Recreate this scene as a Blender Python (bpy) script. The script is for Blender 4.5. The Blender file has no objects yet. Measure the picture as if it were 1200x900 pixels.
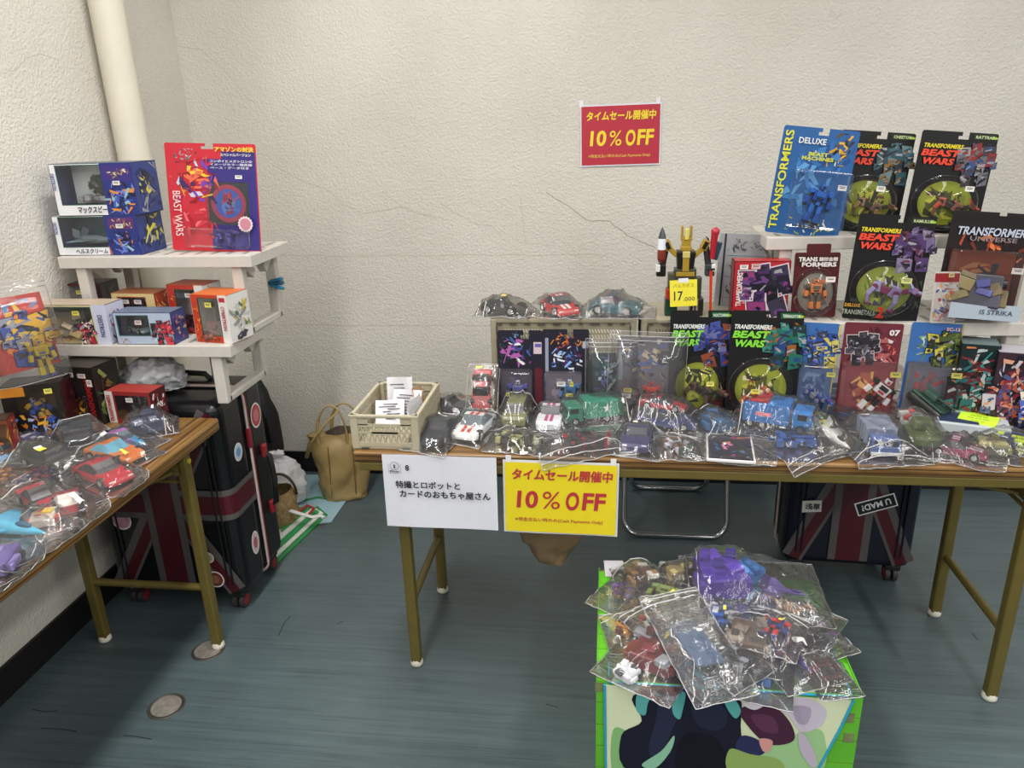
import bpy, bmesh, math, random
import numpy as np
from mathutils import Vector, Matrix, Euler, noise
from mathutils.bvhtree import BVHTree

# ------------------------------------------------------------------ camera
R = math.radians
SC = bpy.context.scene
COL = SC.collection
CAM_H, FPX = 1.5, 880.0
_p, _r, _y = R(19.2), R(1.8), R(7.6)
_f = Vector((-math.sin(_y) * math.cos(_p), math.cos(_y) * math.cos(_p), -math.sin(_p)))
_ri = Vector((math.cos(_y), math.sin(_y), 0))
_dn = _f.cross(_ri)
AX = _ri * math.cos(_r) + _dn * math.sin(_r)
AD = -_ri * math.sin(_r) + _dn * math.cos(_r)
camd = bpy.data.cameras.new('camera')
camd.sensor_width = 36.0
camd.lens = FPX * 36.0 / 1200.0
camd.clip_start = 0.02
cam = bpy.data.objects.new('camera', camd)
COL.objects.link(cam)
cam.matrix_world = Matrix(((AX.x, -AD.x, -_f.x, 0), (AX.y, -AD.y, -_f.y, 0), (AX.z, -AD.z, -_f.z, CAM_H), (0, 0, 0, 1)))
SC.camera = cam

# ------------------------------------------------------------------ world, lights, exposure
world = bpy.data.worlds.new('world')
SC.world = world
world.use_nodes = True
world.node_tree.nodes['Background'].inputs[0].default_value = (1.0, 0.985, 0.96, 1)
world.node_tree.nodes['Background'].inputs[1].default_value = 0.14


def area_light(name, loc, rot, sx, sy, power, col):
    l = bpy.data.lights.new(name, 'AREA')
    l.shape = 'RECTANGLE'
    l.size, l.size_y, l.energy, l.color = sx, sy, power, col
    o = bpy.data.objects.new(name, l)
    o.location, o.rotation_euler = loc, rot
    COL.objects.link(o)
    return o


# three rows of ceiling fluorescent fittings over the aisle
for lx, ly, ll, lw in ((-0.72, 0.85, 3.0, 50), (1.15, 0.85, 3.0, 26), (-0.72, -2.1, 2.2, 34), (1.15, -2.1, 2.2, 34), (3.2, -0.6, 4.4, 88)):
    area_light('ceiling_light', (lx, ly, 2.72), (0, 0, 0), 0.20, ll, lw, (1.0, 0.982, 0.96))
SC.view_settings.view_transform = 'Standard'
SC.view_settings.look = 'None'
SC.view_settings.exposure = 0.36
SC.view_settings.gamma = 1.0
SC.view_settings.use_curve_mapping = False
SC.cycles.transparent_max_bounces = 40
SC.cycles.max_bounces = 10


# ------------------------------------------------------------------ points on known planes (world units are metres)
def _ray(px, py):
    return AX * ((px - 600) / FPX) + AD * ((py - 450) / FPX) + _f


def at_z(px, py, z):
    v = _ray(px, py)
    t = (z - CAM_H) / v.z
    return Vector((0, 0, CAM_H)) + v * t


def at_y(px, py, Y):
    v = _ray(px, py)
    return Vector((0, 0, CAM_H)) + v * (Y / v.y)


def at_x(px, py, X):
    v = _ray(px, py)
    return Vector((0, 0, CAM_H)) + v * (X / v.x)


# ------------------------------------------------------------------ colours and materials
def srgb(h):
    if isinstance(h, str):
        h = h.lstrip('#')
        c = [int(h[i:i + 2], 16) / 255 for i in (0, 2, 4)]
    else:
        c = list(h[:3])
    return tuple((x / 12.92 if x <= 0.04045 else ((x + 0.055) / 1.055) ** 2.4) for x in c) + (1.0,)


_M = {}


def pm(hexcol, rough=0.5, metal=0.0, var=0.06, scale=40.0, bump=0.0, spec=0.5, coat=0.0):
    """procedural Principled material: one colour with slight noise in colour, gloss and relief"""
    key = (hexcol, rough, metal, var, scale, bump, spec, coat)
    if key in _M:
        return _M[key]
    m = bpy.data.materials.new('mat_' + str(hexcol).strip('#'))
    m.use_nodes = True
    nt = m.node_tree
    b = nt.nodes['Principled BSDF']
    tc = nt.nodes.new('ShaderNodeTexCoord')
    n = nt.nodes.new('ShaderNodeTexNoise')
    n.inputs['Scale'].default_value = scale
    n.inputs['Detail'].default_value = 4
    nt.links.new(tc.outputs['Object'], n.inputs['Vector'])
    r = nt.nodes.new('ShaderNodeValToRGB')
    c = srgb(hexcol)
    r.color_ramp.elements[0].color = tuple(x * (1 - var) for x in c[:3]) + (1,)
    r.color_ramp.elements[1].color = tuple(min(1, x * (1 + var)) for x in c[:3]) + (1,)
    r.color_ramp.elements[0].position, r.color_ramp.elements[1].position = 0.3, 0.7
    nt.links.new(n.outputs['Fac'], r.inputs['Fac'])
    nt.links.new(r.outputs['Color'], b.inputs['Base Color'])
    b.inputs['Roughness'].default_value = rough
    b.inputs['Metallic'].default_value = metal
    b.inputs['Specular IOR Level'].default_value = spec
    b.inputs['Coat Weight'].default_value = coat
    if bump:
        bp = nt.nodes.new('ShaderNodeBump')
        bp.inputs['Strength'].default_value = bump
        bp.inputs['Distance'].default_value = 0.002
        nt.links.new(n.outputs['Fac'], bp.inputs['Height'])
        nt.links.new(bp.outputs['Normal'], b.inputs['Normal'])
    _M[key] = m
    return m


def attr_mat(name, rough, coat=0.0, bump=0.0, metal=0.0, spec=0.5):
    """material whose colour is the printed or moulded colour stored per face"""
    m = bpy.data.materials.new(name)
    m.use_nodes = True
    nt = m.node_tree
    b = nt.nodes['Principled BSDF']
    a = nt.nodes.new('ShaderNodeAttribute')
    a.attribute_name = 'Col'
    n = nt.nodes.new('ShaderNodeTexNoise')
    n.inputs['Scale'].default_value = 180
    hs = nt.nodes.new('ShaderNodeHueSaturation')
    mr = nt.nodes.new('ShaderNodeMapRange')
    mr.inputs['To Min'].default_value, mr.inputs['To Max'].default_value = 0.9, 1.1
    nt.links.new(n.outputs['Fac'], mr.inputs['Value'])
    nt.links.new(mr.outputs['Result'], hs.inputs['Value'])
    nt.links.new(a.outputs['Color'], hs.inputs['Color'])
    nt.links.new(hs.outputs['Color'], b.inputs['Base Color'])
    b.inputs['Roughness'].default_value = rough
    b.inputs['Coat Weight'].default_value = coat
    b.inputs['Metallic'].default_value = metal
    b.inputs['Specular IOR Level'].default_value = spec
    if bump:
        bp = nt.nodes.new('ShaderNodeBump')
        bp.inputs['Strength'].default_value = bump
        bp.inputs['Distance'].default_value = 0.001
        nt.links.new(n.outputs['Fac'], bp.inputs['Height'])
        nt.links.new(bp.outputs['Normal'], b.inputs['Normal'])
    return m


TOY = attr_mat('moulded_plastic', 0.32)
PRINT = attr_mat('printed_card', 0.38)
CLOTHPRINT = attr_mat('printed_fabric', 0.85, bump=0.3, spec=0.2)


def film_mat(name, haze, gloss, rough, tint=(1, 1, 1), floor_=0.02, bscale=25.0, bstr=0.5, stretch=None):
    """thin clear plastic: see-through, a little milky, with mirror-like glints"""
    m = bpy.data.materials.new(name)
    m.use_nodes = True
    nt = m.node_tree
    for n in list(nt.nodes):
        if n.type != 'OUTPUT_MATERIAL':
            nt.nodes.remove(n)
    out = [n for n in nt.nodes if n.type == 'OUTPUT_MATERIAL'][0]
    tr = nt.nodes.new('ShaderNodeBsdfTransparent')
    tr.inputs[0].default_value = tint + (1,)
    df = nt.nodes.new('ShaderNodeBsdfDiffuse')
    df.inputs[0].default_value = (0.93, 0.93, 0.94, 1)
    gl = nt.nodes.new('ShaderNodeBsdfGlossy')
    gl.inputs['Roughness'].default_value = rough
    fr = nt.nodes.new('ShaderNodeFresnel')
    fr.inputs['IOR'].default_value = 1.5
    ma = nt.nodes.new('ShaderNodeMath')
    ma.operation = 'MULTIPLY_ADD'
    ma.use_clamp = True
    ma.inputs[1].default_value = gloss
    ma.inputs[2].default_value = floor_
    nt.links.new(fr.outputs[0], ma.inputs[0])
    m1 = nt.nodes.new('ShaderNodeMixShader')
    m1.inputs[0].default_value = haze
    m2 = nt.nodes.new('ShaderNodeMixShader')
    nt.links.new(tr.outputs[0], m1.inputs[1])
    nt.links.new(df.outputs[0], m1.inputs[2])
    nt.links.new(ma.outputs[0], m2.inputs[0])
    nt.links.new(m1.outputs[0], m2.inputs[1])
    nt.links.new(gl.outputs[0], m2.inputs[2])
    if bstr:
        tc = nt.nodes.new('ShaderNodeTexCoord')
        no = nt.nodes.new('ShaderNodeTexNoise')
        no.inputs['Scale'].default_value = bscale
        no.inputs['Detail'].default_value = 3
        no.inputs['Distortion'].default_value = 1.5
        bp = nt.nodes.new('ShaderNodeBump')
        bp.inputs['Strength'].default_value = bstr
        bp.inputs['Distance'].default_value = 0.006
        if stretch:
            mp = nt.nodes.new('ShaderNodeMapping')
            mp.inputs['Scale'].default_value = stretch
            mp.inputs['Rotation'].default_value = (0.3, 0.2, 0.6)
            nt.links.new(tc.outputs['Object'], mp.inputs['Vector'])
            nt.links.new(mp.outputs[0], no.inputs['Vector'])
        else:
            nt.links.new(tc.outputs['Object'], no.inputs['Vector'])
        nt.links.new(no.outputs['Fac'], bp.inputs['Height'])
        for s in (df, gl):
            nt.links.new(bp.outputs['Normal'], s.inputs['Normal'])
        nt.links.new(bp.outputs['Normal'], fr.inputs['Normal'])
    nt.links.new(m2.outputs[0], out.inputs[0])
    return m


FILM = film_mat('bag_film', 0.035, 0.85, 0.07, floor_=0.006, bscale=1.0, bstr=0.26, stretch=(14, 60, 30))
FILM_EDGE = film_mat('bag_zip_film', 0.62, 1.0, 0.25)
PET = film_mat('clear_pet', 0.008, 0.5, 0.05, floor_=0.0, bscale=7, bstr=0.06)
WHITE_FILM = film_mat('white_film', 0.72, 0.8, 0.3)


# ------------------------------------------------------------------ mesh builder
SINK = [None]
# pieces too small to pick apart in the photo stay one mesh
JOINED = {'printed_art', 'side_print', 'deck_slot', 'rim_notch', 'print_line', 'edge_groove', 'foot_slot', 'seam', 'zip_track', 'stripe', 'insert', 'floor_emblem', 'lattice_panel'}

class MB:
    def __init__(self):
        self.v, self.f, self.c, self.s = [], [], [], []

    def face(self, pts, col, smooth=False):
        i = len(self.v)
        self.v += [tuple(p) for p in pts]
        self.f.append(tuple(range(i, i + len(pts))))
        self.c.append(col)
        self.s.append(smooth)

    def raw(self, vs, fs, col, smooth=False, M=None):
        i = len(self.v)
        if M is not None:
            vs = [M @ Vector(p) for p in vs]
        self.v += [tuple(p) for p in vs]
        for k, f in enumerate(fs):
            self.f.append(tuple(i + j for j in f))
            self.c.append(col[k] if isinstance(col, list) else col)
            self.s.append(smooth)

    def box(self, c, s, col='#808080', rot=(0, 0, 0), bev=0.0, taper=1.0, seg=2):
        M = Matrix.Translation(Vector(c)) @ Euler([R(a) for a in rot]).to_matrix().to_4x4()
        hx, hy, hz = s[0] / 2, s[1] / 2, s[2] / 2
        t = taper
        vs = [(-hx, -hy, -hz), (hx, -hy, -hz), (hx, hy, -hz), (-hx, hy, -hz), (-hx * t, -hy * t, hz), (hx * t, -hy * t, hz), (hx * t, hy * t, hz), (-hx * t, hy * t, hz)]
        fs = [(3, 2, 1, 0), (4, 5, 6, 7), (0, 1, 5, 4), (1, 2, 6, 5), (2, 3, 7, 6), (3, 0, 4, 7)]
        if bev > 0:
            bm = bmesh.new()
            bv = [bm.verts.new(p) for p in vs]
            for f in fs:
                bm.faces.new([bv[i] for i in f])
            bmesh.ops.bevel(bm, geom=bm.edges[:], offset=bev, segments=seg, affect='EDGES', profile=0.5)
            bm.verts.index_update()
            vs = [v.co.copy() for v in bm.verts]
            fs = [tuple(v.index for v in f.verts) for f in bm.faces]
            bm.free()
        self.raw(vs, fs, col, False, M)
        return self

    def cyl(self, a, b, r, col='#808080', n=12, r2=None, cap=True, smooth=True):
        a, b = Vector(a), Vector(b)
        r2 = r if r2 is None else r2
        d = (b - a).normalized()
        u = d.orthogonal().normalized()
        w = d.cross(u)
        vs = []
        for p, q in ((a, r), (b, r2)):
            for k in range(n):
                t = 2 * math.pi * k / n
                vs.append(p + u * (q * math.cos(t)) + w * (q * math.sin(t)))
        self.raw(vs, [(k, (k + 1) % n, n + (k + 1) % n, n + k) for k in range(n)], col, smooth)
        if cap:
            self.face(vs[:n][::-1], col)
            self.face(vs[n:], col)
        return self

    def tube(self, pts, r, col='#808080', n=8, closed=False, flat=None):
        pts = [Vector(p) for p in pts]
        N = len(pts)
        vs, fs = [], []
        up = Vector((0.13, 0.21, 0.97))
        for i, p in enumerate(pts):
            q0 = pts[i - 1] if (i > 0 or closed) else p
            q1 = pts[(i + 1) % N] if (i < N - 1 or closed) else p
            d = (q1 - q0).normalized()
            u = d.cross(up)
            if u.length < 1e-3:
                u = d.orthogonal()
            u.normalize()
            w = u.cross(d)
            for k in range(n):
                t = 2 * math.pi * k / n
                vs.append(p + u * (r * math.cos(t)) + w * ((flat or r) * math.sin(t)))
        for i in range(N if closed else N - 1):
            for k in range(n):
                a = i * n + k
                b = i * n + (k + 1) % n
                c = ((i + 1) % N) * n + (k + 1) % n
                d = ((i + 1) % N) * n + k
                fs.append((a, b, c, d))
        self.raw(vs, fs, col, True)
        if not closed:
            self.face(vs[:n][::-1], col)
            self.face(vs[-n:], col)
        return self

    def prism(self, poly, t, col, M=None, y=0.0):
        """outline poly in the x-z plane, front at y, thickness t going +y"""
        n = len(poly)
        vs = [(x, y, z) for x, z in poly] + [(x, y + t, z) for x, z in poly]
        fs = [tuple(range(n)), tuple(range(2 * n - 1, n - 1, -1))] + [(k, n + k, n + (k + 1) % n, (k + 1) % n) for k in range(n)]
        self.raw(vs, fs, col, False, M)
        return self

    def ell(self, c, r, col, nu=12, nv=8, M=None, half=None):
        vs, fs = [], []
        for j in range(nv + 1):
            ph = -math.pi / 2 + math.pi * j / nv
            for i in range(nu):
                t = 2 * math.pi * i / nu
                vs.append((c[0] + r[0] * math.cos(ph) * math.cos(t), c[1] + r[1] * math.cos(ph) * math.sin(t), c[2] + r[2] * math.sin(ph)))
        for j in range(nv):
            for i in range(nu):
                fs.append((j * nu + i, j * nu + (i + 1) % nu, (j + 1) * nu + (i + 1) % nu, (j + 1) * nu + i))
        self.raw(vs, fs, col, True, M)
        return self

    def lathe(self, prof, col, n=20, c=(0, 0, 0), M=None):
        vs, fs = [], []
        for r, z in prof:
            for k in range(n):
                t = 2 * math.pi * k / n
                vs.append((c[0] + r * math.cos(t), c[1] + r * math.sin(t), c[2] + z))
        for j in range(len(prof) - 1):
            for k in range(n):
                fs.append((j * n + k, j * n + (k + 1) % n, (j + 1) * n + (k + 1) % n, (j + 1) * n + k))
        cl = col
        if isinstance(col, list):
            cl = [col[j] for j in range(len(prof) - 1) for _ in range(n)]
        self.raw(vs, fs, cl, True, M)
        return self

    def build(self, name, mat, parent=None, weld=False):
        if SINK[0] is not None:  # a sealed-in figure is one mesh: collect its pieces
            SINK[0].raw(self.v, self.f, list(self.c), True)
            SINK[0].s[-len(self.f):] = self.s
            return None
        me = bpy.data.meshes.new(name)
        me.from_pydata([tuple(p) for p in self.v], [], self.f)
        me.polygons.foreach_set('use_smooth', self.s)
        if mat in (TOY, PRINT, CLOTHPRINT):
            a = me.color_attributes.new('Col', 'FLOAT_COLOR', 'CORNER')
            buf = []
            cache = {}
            for f, c in zip(self.f, self.c):
                if c not in cache:
                    cache[c] = srgb(c)
                buf += list(cache[c]) * len(f)
            a.data.foreach_set('color', buf)
        me.materials.append(mat)
        if weld:
            bm = bmesh.new()
            bm.from_mesh(me)
            bmesh.ops.remove_doubles(bm, verts=bm.verts[:], dist=1e-5)
            bmesh.ops.recalc_face_normals(bm, faces=bm.faces[:])
            bm.to_mesh(me)
            bm.free()
        me.update()
        o = bpy.data.objects.new(name, me)
        if name in JOINED:
            o['kind'] = 'stuff'
        COL.objects.link(o)
        if parent is not None:
            o.parent = parent
        return o


def tag(o, label=None, cat=None, group=None, kind=None):
    if label:
        o['label'] = label
    if cat:
        o['category'] = cat
    if group:
        o['group'] = group
    if kind:
        o['kind'] = kind
    return o


def thing(name, label, cat, loc=(0, 0, 0), rot=(0, 0, 0), group=None):
    o = bpy.data.objects.new(name, None)
    o.empty_display_size = 0.05
    COL.objects.link(o)
    o.location = loc
    o.rotation_euler = [R(a) for a in rot]
    return tag(o, label, cat, group)


def struct(name, mb, mat, label=None, parent=None, weld=False):
    o = mb.build(name, mat, parent, weld)
    o['kind'] = 'structure'
    if label:
        o['label'] = label
    return o


def txt(body, x, z, w, h, col, parent, y=-0.0012, shear=0.0, bold=0.0, rough=0.4, vert=False, down=False, name='lettering', label=None, flat=False, rot=0.0):
    """flat lettering fitted into the box w x h with its lower left corner at x, z on the front of its parent"""
    fc = bpy.data.curves.new('lettering', 'FONT')
    fc.body = body
    fc.size = 1.0
    fc.resolution_u = 4 if h > .02 else 2
    fc.space_line = 1.05
    if bold and all(ord(ch) < 0x3000 for ch in body):
        fc.offset = bold
    o = bpy.data.objects.new('lettering', fc)
    COL.objects.link(o)
    dg = bpy.context.evaluated_depsgraph_get()
    me = bpy.data.meshes.new_from_object(o.evaluated_get(dg), depsgraph=dg)
    bpy.data.objects.remove(o)
    bpy.data.curves.remove(fc)
    n = len(me.vertices)
    if n == 0:
        return None
    co = np.empty(n * 3)
    me.vertices.foreach_get('co', co)
    co = co.reshape(-1, 3)
    vs0 = [tuple(p) for p in co]
    fs0 = [tuple(p.vertices) for p in me.polygons]
    bpy.data.meshes.remove(me)
    lo, hi = co.min(0), co.max(0)
    sx, sz = w / max(1e-6, hi[0] - lo[0]), h / max(1e-6, hi[1] - lo[1])
    mb = MB()
    kan = bold and any(ord(ch) >= 0x3000 for ch in body)
    offs = [(0, 0)] if not kan else [(0, 0), (bold * 1.6, 0), (0, bold * 1.6), (bold * 1.6, bold * 1.6)]
    ca, sa = math.cos(R(rot)), math.sin(R(rot))
    for k, (ox, oz) in enumerate(offs):
        vs = []
        for a, b, _ in vs0:
            xx = (a - lo[0] + ox) * sx
            zz = (b - lo[1] + oz) * sz
            xx += shear * zz
            if vert:
                xx, zz = (zz, w - xx) if down else (-zz + h, xx)
            xx, zz = xx * ca - zz * sa, xx * sa + zz * ca
            vs.append((x + xx, y - k * 2e-5, z + zz) if not flat else (x + xx, z + zz, y + k * 2e-5))
        mb.raw(vs, fs0, col)
    o = mb.build(name, pm(col, rough, var=0.02), parent)
    if label:
        o['label'] = label
    return o


def rounded(w, h, r, x0=0.0, z0=0.0, n=4):
    pts = []
    for cx, cz, a0 in ((w - r, r, -90), (w - r, h - r, 0), (r, h - r, 90), (r, r, 180)):
        for k in range(n + 1):
            a = R(a0 + 90 * k / n)
            pts.append((x0 + cx + r * math.cos(a), z0 + cz + r * math.sin(a)))
    return pts


def polyline(mb, pts, w, col, y=0.0):
    """ribbon of width w along pts in the x-z plane"""
    for (x0, z0), (x1, z1) in zip(pts[:-1], pts[1:]):
        d = Vector((x1 - x0, z1 - z0))
        if d.length < 1e-6:
            continue
        d.normalize()
        nx, nz = -d.y * w / 2, d.x * w / 2
        mb.face([(x0 - nx, y, z0 - nz), (x1 - nx, y, z1 - nz), (x1 + nx, y, z1 + nz), (x0 + nx, y, z0 + nz)], col)

# ------------------------------------------------------------------ room shell
XL, YB, ZC = -1.68, 3.02, 2.75


def wall_material():
    m = bpy.data.materials.new('stucco_paint')
    m.use_nodes = True
    nt = m.node_tree
    b = nt.nodes['Principled BSDF']
    tc = nt.nodes.new('ShaderNodeTexCoord')
    big = nt.nodes.new('ShaderNodeTexNoise')
    big.inputs['Scale'].default_value = 1.6
    big.inputs['Detail'].default_value = 6
    fine = nt.nodes.new('ShaderNodeTexNoise')
    fine.inputs['Scale'].default_value = 130
    fine.inputs['Detail'].default_value = 5
    dots = nt.nodes.new('ShaderNodeTexNoise')
    dots.inputs['Scale'].default_value = 9
    dots.inputs['Detail'].default_value = 10
    dots.inputs['Roughness'].default_value = 0.75
    for n in (big, fine, dots):
        nt.links.new(tc.outputs['Object'], n.inputs['Vector'])
    r = nt.nodes.new('ShaderNodeValToRGB')
    r.color_ramp.elements[0].color = srgb('#cdc8bd')
    r.color_ramp.elements[1].color = srgb('#dbd7cd')
    r.color_ramp.elements[0].position, r.color_ramp.elements[1].position = 0.32, 0.68
    nt.links.new(big.outputs['Fac'], r.inputs['Fac'])
    r2 = nt.nodes.new('ShaderNodeValToRGB')
    r2.color_ramp.elements[0].color = (0.72, 0.71, 0.69, 1)
    r2.color_ramp.elements[1].color = (1, 1, 1, 1)
    r2.color_ramp.elements[0].position, r2.color_ramp.elements[1].position = 0.27, 0.36
    nt.links.new(dots.outputs['Fac'], r2.inputs['Fac'])
    mx = nt.nodes.new('ShaderNodeMixRGB')
    mx.blend_type = 'MULTIPLY'
    mx.inputs[0].default_value = 0.5
    nt.links.new(r.outputs[0], mx.inputs[1])
    nt.links.new(r2.outputs[0], mx.inputs[2])
    nt.links.new(mx.outputs[0], b.inputs['Base Color'])
    b.inputs['Roughness'].default_value = 0.65
    bp = nt.nodes.new('ShaderNodeBump')
    bp.inputs['Strength'].default_value = 0.85
    bp.inputs['Distance'].default_value = 0.005
    nt.links.new(fine.outputs['Fac'], bp.inputs['Height'])
    nt.links.new(bp.outputs['Normal'], b.inputs['Normal'])
    return m


def floor_material():
    m = bpy.data.materials.new('worn_vinyl_floor')
    m.use_nodes = True
    nt = m.node_tree
    b = nt.nodes['Principled BSDF']
    tc = nt.nodes.new('ShaderNodeTexCoord')

    def stretched(sx, sy, detail, rough=0.55):
        mp = nt.nodes.new('ShaderNodeMapping')
        mp.inputs['Scale'].default_value = (sx, sy, 1)
        mp.inputs['Rotation'].default_value = (0, 0, R(1.5))
        n = nt.nodes.new('ShaderNodeTexNoise')
        n.inputs['Scale'].default_value = 1
        n.inputs['Detail'].default_value = detail
        n.inputs['Roughness'].default_value = rough
        nt.links.new(tc.outputs['Object'], mp.inputs['Vector'])
        nt.links.new(mp.outputs[0], n.inputs['Vector'])
        return n
    s1 = stretched(1.6, 48, 8, 0.68)
    s2 = stretched(2.2, 130, 5, 0.75)
    s3 = stretched(1.3, 1.6, 5)
    r = nt.nodes.new('ShaderNodeValToRGB')
    r.color_ramp.elements[0].color = srgb('#384447')
    r.color_ramp.elements[1].color = srgb('#5a6a6d')
    r.color_ramp.elements[0].position, r.color_ramp.elements[1].position = 0.33, 0.67
    mxv = nt.nodes.new('ShaderNodeMixRGB')
    mxv.inputs[0].default_value = 0.6
    nt.links.new(s1.outputs['Fac'], mxv.inputs[1])
    nt.links.new(s3.outputs['Fac'], mxv.inputs[2])
    nt.links.new(mxv.outputs[0], r.inputs['Fac'])
    r2 = nt.nodes.new('ShaderNodeValToRGB')
    r2.color_ramp.elements[0].color = (0.45, 0.47, 0.49, 1)
    r2.color_ramp.elements[1].color = (1, 1, 1, 1)
    r2.color_ramp.elements[0].position, r2.color_ramp.elements[1].position = 0.30, 0.47
    nt.links.new(s2.outputs['Fac'], r2.inputs['Fac'])
    mx = nt.nodes.new('ShaderNodeMixRGB')
    mx.blend_type = 'MULTIPLY'
    mx.inputs[0].default_value = 0.8
    nt.links.new(r.outputs[0], mx.inputs[1])
    nt.links.new(r2.outputs[0], mx.inputs[2])
    nt.links.new(mx.outputs[0], b.inputs['Base Color'])
    mr = nt.nodes.new('ShaderNodeMapRange')
    mr.inputs['To Min'].default_value, mr.inputs['To Max'].default_value = 0.22, 0.5
    nt.links.new(s1.outputs['Fac'], mr.inputs['Value'])
    nt.links.new(mr.outputs[0], b.inputs['Roughness'])
    b.inputs['Specular IOR Level'].default_value = 0.5
    bp = nt.nodes.new('ShaderNodeBump')
    bp.inputs['Strength'].default_value = 0.25
    bp.inputs['Distance'].default_value = 0.001
    nt.links.new(s2.outputs['Fac'], bp.inputs['Height'])
    nt.links.new(bp.outputs['Normal'], b.inputs['Normal'])
    return m


WALLM = wall_material()
fl = struct('floor', MB().box((1.7, 0.5, -0.03), (6.9, 5.2, 0.06)), floor_material(), 'worn blue grey vinyl floor with long streaks')
wb = struct('wall_back', MB().box((1.7, YB + 0.05, ZC / 2), (6.9, 0.1, ZC)), WALLM, 'cream stucco rear wall with hairline cracks')
wl = struct('wall_left', MB().box((XL - 0.05, 0.5, ZC / 2), (0.1, 5.2, ZC)), WALLM, 'cream stucco side wall')
struct('ceiling', MB().box((1.7, 0.5, ZC + 0.04), (6.9, 5.2, 0.06)), pm('#e6e2d8', 0.9), 'pale plain ceiling')
BLK = pm('#131314', 0.5, var=0.2)
struct('baseboard_back', MB().box((1.7, YB - 0.006, 0.05), (6.74, 0.012, 0.10), bev=0.003), BLK, 'black rubber baseboard')
struct('baseboard_left', MB().box((XL + 0.006, 0.5, 0.05), (0.012, 5.0, 0.10), bev=0.003), BLK, 'black rubber baseboard')

# scuffs and hairline cracks in the vinyl
FM = pm('#15191b', 0.7)
for pts in ([(38, 831), (52, 834), (68, 833)], [(48, 853), (70, 854), (90, 857)], [(145, 862), (160, 863), (178, 866)], [(326, 745), (333, 730), (340, 722)], [(640, 825), (655, 829)], [(395, 731), (402, 728)], [(1140, 742), (1146, 750)]):
    mb = MB()
    for (x0, y0), (x1, y1) in zip(pts[:-1], pts[1:]):
        p, q = at_z(x0, y0, .0004), at_z(x1, y1, .0004)
        d = (q - p).normalized()
        n = Vector((-d.y, d.x, 0)) * .0018
        mb.face([p - n, q - n, q + n * .4, p + n * .4], '#151515')
    mb.build('scuff', FM, fl)

# hairline cracks and the paint joint, thin strips lying on the plaster
CRK = pm('#8f8878', 0.9)
CRK2 = pm('#b9b2a1', 0.9)
rnd = random.Random(5)


def crack(pxs, w, mat, plane='y'):
    mb = MB()
    pts = []
    for a, b in zip(pxs[:-1], pxs[1:]):
        for k in range(4):
            t = k / 4
            pts.append((a[0] + (b[0] - a[0]) * t + rnd.uniform(-1.0, 1.0), a[1] + (b[1] - a[1]) * t + rnd.uniform(-1.0, 1.0)))
    pts.append(pxs[-1])
    for (x0, y0), (x1, y1) in zip(pts[:-1], pts[1:]):
        if plane == 'y':
            p, q = at_y(x0, y0, YB - 0.0006), at_y(x1, y1, YB - 0.0006)
            d = (q - p).normalized()
            n = Vector((-d.z, 0, d.x)) * w / 2
        else:
            p, q = at_x(x0, y0, XL + 0.0006), at_x(x1, y1, XL + 0.0006)
            d = (q - p).normalized()
            n = Vector((0, -d.z, d.y)) * w / 2
        mb.face([p - n, q - n, q + n, p + n], '#888888')
    return mb.build('crack', mat, wb if plane == 'y' else wl)


crack([(640, 225), (660, 238), (688, 258), (715, 260), (735, 275), (768, 290)], 0.0022, CRK)
crack([(515, 238), (535, 250), (560, 264), (575, 264), (590, 275)], 0.0016, CRK2)
crack([(330, 198), (355, 212), (385, 222), (400, 238), (425, 250), (470, 243), (510, 256)], 0.0016, CRK2)
crack([(448, 225), (468, 240), (490, 250), (520, 256)], 0.0012, CRK2)
crack([(200, 52), (235, 58), (262, 80), (285, 110), (298, 120)], 0.0014, CRK2)
crack([(610, 230), (612, 260), (616, 285), (650, 288)], 0.0011, CRK2)
crack([(330, 381), (420, 382), (500, 381), (575, 381)], 0.0012, CRK2)
crack([(330, 300), (420, 300), (500, 299), (600, 299), (705, 298)], 0.0013, CRK2)
crack([(0, 86), (18, 82), (32, 68), (45, 63), (68, 70)], 0.0014, CRK2, 'x')

# drain pipe in the corner
pc = at_x(124, 0, -1.615)
pb = MB()
pb.cyl((-1.617, pc.y, 0.0), (-1.617, pc.y, ZC), 0.053, n=28)
pp = struct('trim_pipe', pb, pm('#d9d3c2', 0.5, var=0.05, scale=8), 'cream painted round drain pipe in the corner')
for z in (0.55, 1.72 + 0.5):
    MB().box((-1.668, pc.y, z), (0.03, 0.13, 0.03), bev=0.004).build('pipe_bracket', pm('#cfc9b8', 0.5), pp)

# metal caps set in the floor
capm = pm('#8f8a82', 0.45, 0.35, var=0.25, scale=60, bump=0.3)
for k, (px, py, lab) in enumerate(((195, 828, 'round grey floor socket cap standing clear of the table legs'), (244, 762, 'round grey floor socket cap under the brown table leg'))):
    p = at_z(px, py, 0)
    t = thing('floor_disc', lab, 'floor cap', (p.x, p.y, 0), group='floor caps')
    MB().cyl((0, 0, 0.0), (0, 0, 0.0022), 0.040, n=32).build('disc', capm, t)
    MB().lathe([(0.0405, 0.0), (0.0405, 0.0006), (0.044, 0.0006), (0.044, 0.003), (0.049, 0.0025), (0.050, 0.0)], '#888888', 32).build('rim', pm('#4a4742', 0.5, 0.4), t)

# ------------------------------------------------------------------ folding tables


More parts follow.
